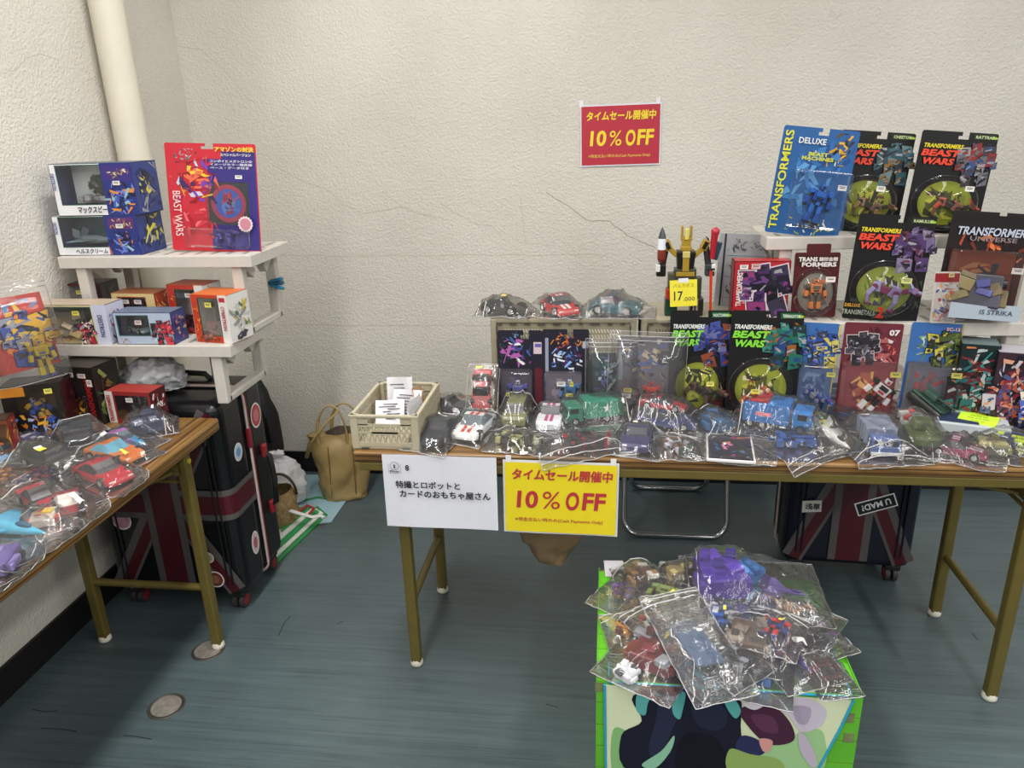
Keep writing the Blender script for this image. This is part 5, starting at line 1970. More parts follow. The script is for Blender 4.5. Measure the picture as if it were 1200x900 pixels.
for rr_, c, k in ((.078 / .25 * w, '#a03a52', 0), (.060 / .25 * w, '#3c5cae', 1), (.03 / .25 * w, '#7a7c84', 2), (.024 / .25 * w, '#26272c', 3)):
    m.face([(.17 * w + rr_ * .62 * math.cos(v), -.0018 - k * .0002, .455 * h + rr_ * .62 * math.sin(v)) for v in [2 * math.pi * i / 32 for i in range(32)]], c)
shards(m, .17 * w - .036, .455 * h - .036, .17 * w + .036, .455 * h + .036, ['#4466b8', '#b04458', '#5b79c4', '#8f3048'], 3, 10, -.0022, .4)
m.build('disc', PRINT, o)
m = MB()
m.face([(.36 * w + .024 * math.cos(v) * (1 if i % 2 else .86), -.0118, .27 * h + .024 * math.sin(v) * (1 if i % 2 else .86)) for i, v in enumerate([2 * math.pi * i / 32 for i in range(32)])], '#e4d0d4')
m.face([(.36 * w + .017 * math.cos(v), -.0121, .27 * h + .017 * math.sin(v)) for v in [2 * math.pi * i / 20 for i in range(20)]], '#c4808e')
m.build('seal_sticker', PRINT, o)

# ---- left shelf, lower tier
ZL = .9185
LG = 'toy boxes on the lower tier'
p, w, h, ro = rect((52, 318), (112, 316), (55, 350), 2.135)
window_box('dark red toy box standing behind the wide cream box on the lower tier', (p.x, 2.135, ZL), w + .03, .145, .09, 0, '#7a2634', '#241c20', '#5f525a', (.18, .05, .98, .96), '#5a2a38',
           ('jet', {'a': (.14, '#d9d4d6', '#8c3a4c', '#2a2a30')}, .8, 60, 0), art=(('fill', 0, 0, .15, 1, '#b52a30', 0, 0),), texts=(('TRANSFORMERS', .035, .05, .9, .085, '#e8d8d4', {'vert': True, 'bold': .02}),),
           sideart=['#241c20', '#6b5a4a', '#8f8478', '#2e2a34', '#4a3c40'], st=((.66, .82, .022, .012, YS_),), group=LG)
p, w, h, ro = rect((30, 350), (121, 349), (40, 398), 1.965)
window_box('wide cream toy box with an angled window at the front of the lower tier', (p.x + .004, 1.965, ZL), w, .118, .085, 0, '#d8c89a', '#c5c8dc', '#b9a894', (.10, .32, .80, .93), '#46514f',
           ('blocks', {'a': (.10, .13, .05, ['#6f6a5c', '#8f7a54', '#4a4a4a', '#a89a80'], 4)}, .9, 0, 60), frame='#1d5a4c', chamfer=.55,
           art=(('fill', .82, 0, 1, 1, '#c7cbe0', 0, 0), ('shards', .02, .02, .34, .52, ['#b8452a', '#d88a3a', '#a82a34', '#e8dcc0', '#6a3a2c'], 5, 20), ('shards', .34, .04, .62, .30, ['#d8a040', '#e8e0d0', '#a83038'], 6, 12), ('mech', .55, .0, .82, .62, ['#b02838', '#26242c', '#c83a48', '#3a3848', '#e4dcd8'], 7, None)),
           texts=(('DESTRON', .885, .20, .55, .06, '#2c3468', {'vert': True, 'down': True, 'bold': .02}),), sideart=['#c7cbe0', '#7f86b4', '#b05070', '#d8dae8', '#5a4a6c'], st=((.62, .80, .022, .013, YS_),), group=LG)
p, w, h, ro = rect((132, 334), (178, 333), (134, 372), 2.075)
window_box('orange and cream toy box in the middle behind the pale blue box', (p.x + .01, 2.075, ZL), w + .02, .128, .08, -4, '#d0bb84', '#a03a24', '#b06a44', (.14, .12, .78, .90), '#3a2a24',
           ('robot', {'a': (.08, '#c06a34', '#8a4a2a', '#3a2a26'), 'lying': True}, 1.0, 40, 60), frame='#c05a2c', art=(('shards', .80, .05, .98, .6, ['#b04a2c', '#e0c890', '#803020'], 3, 10),), sideart=['#a83a28', '#d08a4a', '#5f241c', '#c85a3a', '#e0b070'], st=((.34, .80, .022, .012, '#dcd6d0'), (.62, .80, .024, .012, '#dcc8c8')), group=LG)
p, w, h, ro = rect((134, 363), (202, 362), (136, 398), 1.965)
window_box('pale blue toy box with a red machine print at the front of the lower tier', (p.x + .004, 1.965, ZL), w, .095, .075, 0, '#aebdd2', '#3a3f78', '#5f6f88', (.06, .28, .60, .90), '#3f5560',
           ('car', {'a': (.10, .05, .03, '#6f8088')}, .8, 60, 0), frame='#3a6a70', art=(('shards', .55, .02, .80, .72, ['#e4e6ec', '#8f98b0', '#c8d0e0'], 3, 8), ('mech', .66, .0, .98, .80, ['#b02838', '#2a2830', '#d04450', '#483848'], 8, None), ('shards', .04, .03, .26, .22, ['#b06a2c', '#e0c070', '#8a2a2a'], 4, 10)), sideart=['#3a3f78', '#b04a60', '#7a80b4', '#22244c', '#c8a070'], st=((.44, .70, .020, .013, '#dcc8ca'),), group=LG)
p, w, h, ro = rect((192, 322), (228, 320), (200, 362), 2.085)
window_box('red and white toy box standing behind the white spined box on the lower tier', (p.x + .006, 2.085, ZL), w + .03, .15, .085, -8, '#b83426', '#d8d6d4', '#c05a3c', (.22, .12, .74, .90), '#2c2428',
           ('blocks', {'a': (.06, .06, .04, ['#5a2430', '#84303c', '#3a2026'], 6)}, 1, 0, 70), frame='#1f4a3c', art=(('fill', .76, 0, 1, 1, '#d9d7d5', 0, 0), ('shards', .0, .02, .26, .9, ['#d85a34', '#a02418', '#e89a50'], 5, 14)), sideart=['#d8d6d4', '#8a8c94', '#3a3c44', '#c8a050', '#b43a3c'], st=((.60, .80, .022, .012, '#dcd0cc'),), group=LG)
p, w, h, ro = rect((214, 335), (257, 333), (228, 397), 1.985)
window_box('orange toy box with a white lettered spine at the end of the lower tier', (p.x + .006, 1.985, ZL), w + .012, .142, .10, -10, '#c23a20', '#dcdad6', '#cf6a34', (.20, .16, .74, .92), '#4a4030',
           ('blocks', {'a': (.06, .07, .04, ['#6f5a54', '#8a5a58', '#5a4a44'], 9)}, 1, 0, 70), frame='#24503c', art=(('fill', .76, 0, 1, 1, '#dedcd8', 0, 0), ('shards', .0, .02, .24, .92, ['#d8602c', '#b02a18', '#e89a40'], 15, 16), ('shards', .06, .02, .72, .2, ['#b8451c', '#3c5a34', '#e0c060', '#8a2020'], 16, 14), ('fill', .79, .86, .95, .95, '#b8283a', 0, 0)),
           texts=(('CYBERTRON', .83, .28, .5, .09, '#a82a38', {'vert': True, 'down': True, 'bold': .03}), ('ドリルナッツ', .14, .03, .54, .09, '#28301c', {'bold': .04})), sideart=['#dcdad6', '#c4c2be', '#5a7a4c', '#3a3a44', '#c8b040', '#8a8c8a'], st=((.50, .80, .022, .014, YS_),), group=LG)

# ---- boxes standing at the far end of the side table
p, w, h, ro = rect((62, 418), (118, 416), (66, 492), 1.875)
window_box('tall black toy box with fiery art and a red lettered spine', (p.x + .004, 1.875, ZT + .0005), w, .176, .10, -6, '#1a1614', '#15120f', '#2a221c', (.10, .12, .74, .86), '#5a4028',
           ('robot', {'a': (.10, '#7a5a34', '#5a4228', '#2a221c'), 'lying': True}, 1.0, 20, 60), art=(('shards', .0, .02, .74, .5, ['#8a4a1c', '#c87a2c', '#3a2416', '#e0a040', '#5a3018'], 5, 22), ('shards', .0, .7, .3, .98, ['#d8902c', '#e8b850', '#7a4a18'], 6, 12)),
           texts=(('TRANSFORMERS', .80, .06, .74, .13, '#a02428', {'vert': True, 'bold': .03}), ('コンボイ', .30, .02, .44, .07, '#cfcac4', {'bold': .04})), sideart=['#15120f', '#4a5a2c', '#6a4a24', '#2a3020', '#7a7a44', '#3f2e1c', '#1a1612'], st=((.50, .87, .028, .013, '#e0dcd8'), (.78, .86, .026, .013, '#dcc4c0'), (.92, .74, .017, .02, '#e4d2d0')), group='boxes on the side table')
p, w, h, ro = rect((2, 436), (60, 418), (6, 500), 1.80)
window_box('black toy box with blue and gold art under the bagged red card', (-1.555, 1.745, ZT + .0005), .15, .165, .09, 20, '#1c1812', '#3c1118', '#2a221c', (.06, .42, .88, .9), '#4a3a14',
           ('robot', {'a': (.10, '#3a5aa8', '#c8a03a', '#2a2a3c'), 'lying': True}, 1.0, 60, 50), art=(('shards', .02, .02, .98, .5, ['#2c4a9c', '#d8a030', '#6a86c8', '#16182c', '#b86a20', '#9aa6c0'], 5, 34), ('fill', .0, .82, .4, .98, '#d88a28', 0, 0)),
           sideart=['#3c1118', '#5a1a24', '#2a0c12'], st=((.80, .88, .02, .014, YS_),), group='boxes on the side table')
p, w, h, ro = rect((124, 455), (175, 453), (130, 492), 1.90)
window_box('small red toy box with a white lettered spine on the side table', (p.x + .01, 1.885, ZT + .0005), w + .01, .098, .07, -4, '#8a2c2c', '#4a1c20', '#a03a34', (.20, .10, .94, .88), '#3a2426',
           ('car', {'a': (.09, .045, .035, '#2c2e34')}, .9, 50, 0), art=(('fill', 0, 0, .17, 1, '#d8d2cc', 0, 0),), texts=(('TRANSFORMERS', .04, .06, .84, .09, '#b02a2c', {'vert': True, 'bold': .03}),), sideart=['#4a1c20', '#d8d4d0', '#26262a', '#8a2c34'], st=((.55, .76, .022, .013, '#dcd6d2'),), group='boxes on the side table')
window_box('small orange toy box beside the black box with blue and gold art', (-1.600, 1.625, ZT + .0005), .10, .105, .06, 25, '#6a3a20', '#8a2a20', '#3a2a20', (.3, .2, .94, .88), '#c07a30', None, art=(('shards', .02, .1, .98, .95, ['#b85a24', '#3a3444', '#d89a40'], 3, 14),), sideart=['#b02a28', '#2a2428', '#d8a060'], group='boxes on the side table')

# ---- long table: carded toys leaning on the folding crate
CG = 'small carded toys before the beige crate'
p, w, h, ro = rect((583, 396), (634, 398), (585, 482), 2.00)
DARKC = '#1d1a28'
blister('dark carded toy with purple vehicle art, first from the lattice crate', (p.x, 2.025, ZT + .001), .128, .243, (-5, 0, 0), DARKC,
        art=(('shards', .04, .52, .75, .93, ['#6a2a6c', '#a85aa0', '#e0dce4', '#2a2440', '#3c5a9c', '#18141f'], 3, 34), ('shards', .02, .55, .2, .95, ['#2a6a64', '#3c8a80', '#163a3c'], 4, 10), ('shards', .25, .88, .48, .99, ['#4a8ac8', '#8ab8e0'], 5, 6), ('fill', .82, .06, .99, .55, '#5a1a28', 0, 0), ('fill', .80, .72, .98, .86, '#c8b4c0', 0, 0), ('fill', .83, .80, .97, .84, '#5a5aa0', 0, 0)),
        bub=('box', .03, .03, .78, .55, .045), fig=('robot', {'a': (.10, '#5a5c74', '#4a4a9a', '#2c2c38'), 'lying': False}, .95, (0, 0, 0), (.1, -.95)), insert=('#4a4450', '#5a5468', '#3a3a4c', '#7a6a8c'), st=((.62, .13, .022, .012, '#ecebe8'), (.62, .08, .020, .010, '#e8ccd0'), (.25, .27, .010, .012, '#d8cf50')), notch=(.56, .70, .026), group=CG)
blister('dark carded toy with blue car and orange flame art, second from the lattice crate', (-.116, 2.025, ZT + .001), .132, .246, (-5, 0, 0), DARKC,
        art=(('shards', .1, .78, .72, .97, ['#c85a24', '#e88a3c', '#3a2440', '#5a3a70', '#1a1828'], 13, 20), ('shards', .2, .5, .86, .80, ['#4a7ac0', '#8ab0e4', '#2a2c48', '#5a2a5c', '#d8dce8'], 14, 28), ('fill', .06, .5, .13, .9, '#8a94a8', 0, 0), ('shards', .7, .78, .88, .88, ['#d8703c', '#f0a860'], 15, 6), ('fill', .86, .78, .99, .86, '#aab0c4', 0, 0)),
        bub=('box', .04, .03, .86, .52, .045), fig=('robot', {'a': (.105, '#4a78a8', '#3c6a9c', '#3a3a44'), 'lying': False}, .95, (0, 0, 0), (.35, -.95)), insert=('#6a626c', '#7a707c', '#54505c', '#8a7f88'), st=((.42, .40, .024, .013, '#ecebe8'), (.60, .27, .020, .010, '#ddd35a'), (.64, .40, .010, .014, '#e0d648')), notch=(.52, .66, .026), group=CG)
p3 = (.008, 2.022)
b3 = blister('dark teal carded toy in a zip bag, third from the lattice crate', (p3[0], p3[1], ZT + .001), .105, .18, (-5, 0, 0), '#243a40',
             art=(('shards', .1, .38, .9, .95, ['#3c6a70', '#6a6aa8', '#8ab0b8', '#24303c', '#5a4a8c', '#b8c4cc'], 23, 36), ('fill', .08, .04, .92, .34, '#3a3c4c', 0, 0)),
             bub=('box', .1, .03, .9, .36, .035), fig=('car', {'a': (.075, .04, .028, '#3c4258')}, 1.0, (15, 0, 60), (0, -.8)), st=((.86, .26, .026, .014, '#ecebe8'), (.86, .15, .022, .011, '#ddd04e')), notch=None, group=CG)
p4 = (.098, 2.018)
b4 = blister('grey carded red robot in a tall zip bag beside the green bubble card', (p4[0], p4[1], ZT + .001), .150, .225, (-6, 1.5, 0), '#5a5560',
             art=(('shards', .04, .48, .96, .98, ['#3a3450', '#8a6a4c', '#6a6a84', '#b8a890', '#2a2434', '#4a5a8c'], 33, 36), ('fill', .80, .66, .97, .84, '#2a2a34', 0, 0), ('fill', .84, .69, .93, .78, '#d8cfd0', 0, 0), ('fill', .04, .45, .12, .92, '#8a8f9c', 0, 0)),
             bub=('box', .03, .05, .92, .46, .045), fig=('robot', {'a': (.085, '#d8432a', '#c83820', '#2a2226', '#d8432a'), 'lying': False}, 1.0, (0, 0, 0), (.42, -.8)), insert=('#7a6a74', '#857682', '#6a5c68', '#8f828c'), st=((.22, .37, .022, .012, '#ddd35a'), (.20, .30, .024, .013, '#e6e2de')), notch=None, group=CG)
figure('blocks', {'a': (.06, .055, .04, ['#2e2a2c', '#3c3638', '#7a2a28', '#54484a'], 5)}, Matrix.Translation((-.035, -.012, .055)) @ Matrix.Rotation(R(70), 4, 'X'), b4, 'weapon')

# standing zip bags around two of them
def standing_bag(label, x, y, z, W, H, d, yaw, roll=0, tilt=-5):
    """zip bag standing upright around a card: two films, zip track along the top"""
    t = thing('zip_bag', label, 'bag', (x, y, z), (tilt, roll, yaw), 'standing zip bags')
    nx, nz = 18, 22
    front, back = [], []
    for j in range(nz + 1):
        for i in range(nx + 1):
            u, v = i / nx * 2 - 1, j / nz
            fx = max(0, 1 - abs(u) ** 6)
            n = noise.noise(Vector((u * 2.5 + x * 9, v * 4, 0))) * .003
            n += noise.noise(Vector((u * 7 + x * 9, v * 9, 3))) * .0012
            fz = max(0, min(1, (1 - v) / .25)) * fx
            front.append((u * W / 2, -.006 * fx - d * fz + n * fx, v * H))
            back.append((u * W / 2, .004 * fx - n * .3 * fx, v * H))
    q = [(j * (nx + 1) + i, j * (nx + 1) + i + 1, (j + 1) * (nx + 1) + i + 1, (j + 1) * (nx + 1) + i) for j in range(nz) for i in range(nx)]
    m = MB()
    m.raw(front, q, '#ffffff', True)
    m.raw(back, [f[::-1] for f in q], '#ffffff', True)
    m.build('film', FILM, t)
    m = MB()
    for j in (nz - 1, nz - 2):
        m.tube([Vector(front[j * (nx + 1) + i]) + Vector((0, -.0008, 0)) for i in range(nx + 1)], .0013, n=4)
    m.build('zip_track', FILM_EDGE, t)
    m = MB()
    rg = [front[i] for i in range(nx + 1)] + [front[j * (nx + 1) + nx] for j in range(1, nz + 1)] + [front[nz * (nx + 1) + i] for i in range(nx - 1, -1, -1)] + [front[j * (nx + 1)] for j in range(nz - 1, 0, -1)]
    m.tube([Vector(p) for p in rg], .0008, n=4, closed=True)
    m.build('seal', FILM_EDGE, t)
    return t


standing_bag('upright zip bag around the dark teal carded toy', .014, p3[1] - .001, ZT + .001, .148, .222, .044, 0)
standing_bag('tall upright zip bag around the grey card with the red robot', .106, p4[1] - .008, ZT + .001, .215, .245, .052, 0, 2)

# ---- large bubble cards in front of the second crate
def beast_card(label, loc, W, H, rot, lime, red, figs, name, ins, grp, st=(), artcols=(), seed=3, extra_text=(), lower='#6a1a1c', deluxe=None):
    artcols = ['#%02x%02x%02x' % tuple(int(int(c[i:i + 2], 16) * .72) for i in (1, 3, 5)) for c in artcols]
    c1 = '#7fd03a' if lime else '#e0452c'
    tcol = '#dfe4e0' if lime else '#e3d02e'
    t = blister(label, loc, W, H, rot, '#0e0d0e',
                art=(('shards', .02, .02, .98, .42, [lower, '#3a0e10', '#1a1012', '#8a2420'] if red else ['#1c201c', '#2a302a', '#101210', '#3a4238'], seed, 26), ('shards', .56, .52, .97, .90, list(artcols), seed + 4, 20), ('mech', .58, .50, .96, .92, list(artcols), seed + 1, None), ('fill', .68, .935, .97, .985, '#26301c' if not lime else '#1e5a30', 0, 0)),
                texts=(('TRANSFORMERS', .04, .835, .52, .042, tcol, {'bold': .03, 'shear': .2}), ('BEAST', .03, .755, .50, .066, c1, {'bold': .045, 'shear': .25}), ('WARS', .05, .675, .42, .066, c1, {'bold': .045, 'shear': .25}), (name, .70, .945, .24, .028, '#c8d8a0' if not lime else '#d8e8d8', {'bold': .02})) + tuple(extra_text),
                bub=('dome', .06, .05, .90, .56, .052), insert=ins, fig=figs, st=st, notch=(.52, .62, .018), group=grp)
    m = MB()
    m.prism([(-.006 + W * .455, H * .945), (W * .455 + .005, H * .945), (W * .455 + .007, H * .962), (W * .455 - .001, H * .97), (W * .455 - .009, H * .962)], .0004, '#9ac23a', y=-.0030)
    m.build('emblem', PRINT, t)
    return t


BG = 'black bubble cards with beast art'
p, w, h, ro = rect((780, 367), (852, 369), (782, 480), 2.005)
beast_card('black bubble card with lime lettering and dark brown toy on the long table', (p.x + .002, 2.015, ZT + .001), w + .002, .302, (-5, 0, 0), True, True, ('beast', {'a': (.12, '#3c3026', '#5a4632', '#2a221e')}, 1.12, (20, 0, 60), (0, -.68)), 'NOCTORRO', ('#868e22', '#6f7a20', '#a2a838', '#4a4a1c', '#b4b448', '#2c2a18', '#5a4a24'), BG, st=((.66, .36, .020, .012, '#e0d868'),), artcols=('#3a4aa8', '#5a6ac8', '#2a2c6a', '#8a8cd0', '#b85a3a'), seed=3)
p, w, h, ro = rect((850, 372), (937, 373), (846, 492), 1.985)
beast_card('wider black bubble card with lime lettering and spiny brown toy on the long table', (p.x + .006, 1.995, ZT + .001), w, .305, (-6, 1.5, 0), True, True, ('beast', {'a': (.11, '#7a4428', '#a85c34', '#c8b8a0'), 'horn': '#d8cfc0'}, 1.12, (25, 0, -50), (.05, -.68)), 'TERRAGATOR', ('#868e22', '#6f7a20', '#a2a838', '#4a4a1c', '#7a3a1c', '#2c2a18', '#c8c0a0'), BG, st=((.36, .31, .022, .012, '#d8cf48'),), artcols=('#2a8a7a', '#4ab0a0', '#2c5aa0', '#c87830', '#1c4a44'), seed=9)

# ---- toys standing on the second crate
t = thing('toy_robot', 'tall black and gold toy robot with a rocket on the beige crate', 'toy', (.212, 2.115, .9725))
GO, BK = '#a08228', '#15140f'
s = 1.0
MB().box((-.035, 0, .025), (.034, .042, .05), '#1c3a2a', bev=.003).box((-.035, -.004, .062), (.032, .036, .03), '#a82c20', bev=.003).box((-.033, 0, .095), (.026, .030, .05), '#4a4a38', bev=.003).build('leg', TOY, t)
MB().box((.035, 0, .025), (.036, .042, .05), '#241f1a', bev=.003).box((.035, -.02, .03), (.006, .004, .04), '#8f8a78').box((.026, -.02, .03), (.004, .004, .04), '#8f8a78').box((.033, 0, .078), (.026, .030, .06), '#3c3c30', bev=.003).build('leg', TOY, t)
MB().box((0, 0, .118), (.060, .034, .030), '#3f4034', bev=.003).box((0, -.018, .118), (.05, .004, .012), GO, bev=.001).build('hip', TOY, t)
m = MB()
m.box((0, 0, .155), (.044, .034, .052), BK, bev=.004, taper=1.2).box((0, -.018, .150), (.018, .006, .05), GO, bev=.002).box((0, -.02, .172), (.020, .006, .018), '#c8b870', bev=.002).box((0, 0, .187), (.030, .03, .014), GO, bev=.003)
for sx in (-1, 1):
    m.box((sx * .034, -.008, .178), (.014, .012, .05), GO, rot=(0, sx * 48, 0), bev=.002).box((sx * .050, -.004, .196), (.020, .022, .030), GO, rot=(0, sx * 25, 0), bev=.003).box((sx * .050, -.016, .196), (.010, .003, .020), BK, rot=(0, sx * 25, 0))
m.build('torso', TOY, t)
m = MB().box((0, 0, .205), (.024, .024, .026), GO, bev=.003).box((0, -.008, .226), (.010, .014, .030), '#d8c860', bev=.002)
for sx in (-1, 1):
    m.box((sx * .012, 0, .228), (.006, .018, .040), GO, bev=.002)
m.build('head', TOY, t)
for sx in (-1, 1):
    m = MB().cyl((sx * .054, 0, .190), (sx * .062, -.004, .140), .009, '#2a2a2a', 10).box((sx * .066, -.006, .128), (.026, .026, .034), BK if sx < 0 else '#2c3a44', bev=.004).box((sx * .075, -.012, .135), (.012, .02, .02), '#d8d8d4', bev=.002)
    m.build('arm', TOY, t)
M = Matrix.Translation((-.066, -.012, .150))
MB().lathe([(.001, .096), (.006, .085), (.010, .070), (.011, .066), (.011, .038), (.0115, .036), (.0115, .010), (.008, 0), (.001, 0)], ['#3a3c40', '#3a3c40', '#3a3c40', '#d8dce6', '#e2e4ea', '#7a3020', '#6a2418', '#1c1c1c'], 16, M=M).build('rocket', TOY, t)
m = MB().cyl((.074, -.012, .23), (.070, -.012, .16), .010, '#a81c2c', 12, r2=.007).ell((.075, -.012, .232), (.012, .012, .012), '#b0283a', 12, 8).box((.082, -.006, .180), (.018, .010, .05), '#26404c', rot=(0, 14, 0), bev=.002)
m.prism([(.058, .215), (.048, .222), (.056, .210), (.046, .205), (.06, .204)], .006, '#22242a', y=-.014)
m.build('shoulder_gun', TOY, t)
MB().prism([(.064, .130), (.072, .130), (.076, .010), (.071, .002), (.070, .010)], .004, '#c8341c', y=-.022).box((.068, -.02, .132), (.02, .008, .006), '#2a2a2a', bev=.001).build('sword', TOY, t)
t = thing('price_note', 'square yellow handwritten price note hung on the gold robot', 'note', (.210, 2.085, 1.004), (0, -3, 0))
m = MB()
m.box((0, 0, .036), (.074, .0006, .074))
m.build('note', pm('#f0e23c', .6, var=.02), t)
MB().box((0, -.0006, .072), (.026, .0005, .012)).build('tape', TAPE, t)
txt('17', -.026, .016, .024, .026, '#2c2c4a', t, y=-.0008, bold=.01)
txt('.ooo', .000, .014, .030, .011, '#2c2c4a', t, y=-.0008)
txt('バルカボス', -.028, .052, .056, .011, '#8a6420', t, y=-.0008)

t = thing('booklet', 'grey instruction booklet in a clear sleeve leaning behind the red box', 'booklet', (.375, 2.205, .9725), (-6, 3, 0))
MB().box((0, 0, .105), (.135, .006, .208), bev=.001).build('pages', pm('#a9abad', .4), t)
MB().box((-.052, -.0036, .105), (.005, .0012, .206)).build('spine_line', pm('#1c1c1e', .4), t)
m = MB()
for k, z in enumerate((.175, .115, .055)):
    shards(m, -.042, z - .022, .010, z + .022, ['#5a5c62', '#74767c', '#44464c', '#a2a4a8'], k + 3, 12, -.0036, .4)
    shards(m, .014, z - .022, .060, z + .022, ['#5a5c62', '#a8aaac', '#74767c'], k + 13, 10, -.0036, .3)
    polyline(m, [(-.045, z - .028), (.062, z - .028)], .0012, '#5a5c60', -.0038)
m.build('printed_art', PRINT, t)
MB().box((.004, 0, .107), (.150, .0085, .218), bev=.001).build('sleeve', PET, t)

p, w, h, ro = rect((860, 300), (927, 297), (857, 364), 2.10)
window_box('square red toy box with a dark purple machine print beside the booklet', (p.x, 2.10, .9725), w, h, .05, 0, '#a81e26', '#7a1218', '#b0363a', (.40, .40, .60, .60), '#a81e26', None,
           art=(('fill', .02, .02, .98, .98, '#b02530', 0, 0), ('shards', .18, .04, .98, .98, ['#d8505a', '#e88a8a', '#8a1018', '#c03038'], 3, 14), ('mech', .16, .02, .98, .98, ['#221a30', '#4a2a64', '#181420', '#8a3a70', '#3a3448', '#64407c'], 21, '#d8c8d0'), ('shards', .3, .1, .9, .8, ['#2a2038', '#5a3a78', '#141018', '#b03a58', '#7a7488'], 22, 16)),
           texts=(('TRANSFORMERS', .06, .18, .62, .10, '#e8dcd8', {'vert': True, 'bold': .02}),), st=((.17, .90, .022, .012, '#e6e0dc'), (.38, .91, .024, .014, '#dcb0b0')), group='red boxes on the crate')
p, w, h, ro = rect((932, 303), (984, 302), (926, 372), 2.085)
t = blister('dark red blister pack with an orange and grey toy beside the square red box', (p.x + .002, 2.085, .9725), w + .004, .175, (-4, 0, 0), '#4c1216',
            art=(('fill', .04, .80, .96, .96, '#381014', 0, 0), ('shards', .05, .1, .95, .70, ['#6a2420', '#8a5a4a', '#5a3a34', '#a08a7a'], 3, 16)),
            texts=(('TRANS', .08, .865, .42, .07, '#e0d8d4', {'bold': .04}), ('FORMERS', .16, .785, .76, .07, '#e0d8d4', {'bold': .04}), ('變形金剛', .53, .868, .40, .06, '#d8ccc8', {'bold': .04})),
            bub=('dome', .04, .03, .96, .74, .045), insert=('#7a746c', '#948c80', '#5a544c', '#b06a3c'), fig=('robot', {'a': (.10, '#c8743c', '#5a5248', '#2c2a28', '#c8743c'), 'lying': False}, .9, (0, 0, 0), (0, -.75)), st=((.72, .62, .024, .014, '#e6dcd8'),), notch=None)
m = MB()
m.prism(rounded(w * .55, .024, .004, -w * .26, .174), .0012, '#4c1216')
m.build('hang_tab', PRINT, t)

# ---- tall cards on the right-hand shelf tiers
UG = 'tall bubble cards on the shelf tiers'
p, w, h, ro = rect((908, 153), (993, 154), (896, 278), 2.16)
t = blister('blue bubble card with yellow upright lettering on the upper shelf tier', (p.x + .003, 2.155, 1.1845), w + .012, h, (-3, ro + 4.5, 0), '#245c98',
            art=(('shards', .14, .1, .98, .96, ['#3a7ab8', '#1c4a88', '#5a98cc', '#2c68a4'], 3, 24), ('shards', .62, .66, .98, .97, ['#3a2410', '#c8941c', '#e0b030', '#6a4414', '#181008'], 5, 16), ('shards', .22, .66, .80, .80, ['#1c2c5c', '#d8dcc0', '#2a3c74'], 6, 10), ('shards', .26, .0, .9, .17, ['#b8c02c', '#3a3c9a', '#d8d840', '#7a8a20', '#e0e0e0'], 8, 18)),
            texts=(('TRANSFORMERS', .03, .04, .92, .11, '#d8d438', {'vert': True, 'bold': .02}), ('DELUXE', .22, .85, .36, .055, '#e4e8e8', {'bold': .02}), ('BEAST', .38, .745, .26, .035, '#c8cc50', {'bold': .04}), ('MACHINES', .30, .705, .42, .035, '#c8cc50', {'bold': .04})),
            bub=('box', .22, .08, .97, .62, .05), fig=('robot', {'a': (.12, '#1c4a9c', '#2c6ac0', '#1a1c28', '#3a6ab8'), 'lying': False}, .95, (0, 12, 0), (-.1, -.85)), st=((.84, .48, .022, .014, '#e6e4e8'),), notch=(.50, .60, .018), group=UG)
p, w, h, ro = rect((985, 152), (1064, 152), (968, 272), 2.20)
beast_card('black bubble card with orange lettering half hidden behind the blue card', (p.x + .004, 2.20, 1.1845), w + .02, h - .005, (-3, ro + 3.5, 0), False, False, ('beast', {'a': (.11, '#5a3a24', '#8a6a44', '#2a2420')}, 1.12, (20, 0, 70), (0, -.68)), 'CHEETOR', ('#868e22', '#6f7a20', '#a2a838', '#4a4a1c', '#b4b448', '#2c2a18', '#5a3a20'), UG, st=((.58, .45, .022, .014, '#e4e2d8'),), artcols=('#3a6a78', '#5a8a98', '#b8843c', '#2a4450', '#8ab0b8'), seed=14)
p, w, h, ro = rect((1071, 152), (1159, 152), (1055, 265), 2.17)
beast_card('black bubble card with orange lettering standing alone at the shelf end', (p.x + .006, 2.165, 1.1845), w + .006, h + .012, (-3, ro + 3.5, 0), False, False, ('beast', {'a': (.11, '#6a3a28', '#a8402c', '#2a2420')}, 1.12, (20, 0, 75), (0, -.68)), 'RATTRAP', ('#868e22', '#6f7a20', '#a2a838', '#4a4a1c', '#b4b448', '#2c2a18', '#5a3a20'), UG, st=((.66, .46, .022, .013, '#e4e2d8'),), artcols=('#8a8a98', '#b83a34', '#3a6ab0', '#c8c4c8', '#5a4a54'), seed=19)
p, w, h, ro = rect((996, 246), (1094, 246), (982, 372), 2.05)
t = beast_card('black bubble card with orange lettering and a lilac horned toy on the low tier', (p.x + .007, 2.06, .969), w - .010, h - .006, (-4, ro + 3.5, 0), False, False, ('beast', {'a': (.13, '#7a6a94', '#8a84a8', '#6a2444'), 'horn': '#a8a0c8'}, 1.12, (15, 0, 65), (-.05, -.68)), 'RAMULUS', ('#7a8430', '#8f9840', '#5a6228', '#a2a858', '#3a3c20', '#4a4458'), 'black bubble cards on the low tier', st=((.66, .42, .026, .014, '#c8cc80'),), artcols=('#6a4a8c', '#9a84b8', '#4a2a5c', '#8a3a54', '#b0a0c8'), seed=24)
txt('DELUXE', -.095, .033, .040, .009, '#d8a030', t, y=-.004, bold=.03)
txt('TRANSMETALS', -.100, .013, .085, .013, '#a8b0a0', t, y=-.004, bold=.01)
txt('2', -.012, .008, .020, .030, '#d8382c', t, y=-.005, bold=.05)
p, w, h, ro = rect((1107, 244), (1206, 244), (1088, 372), 2.07)
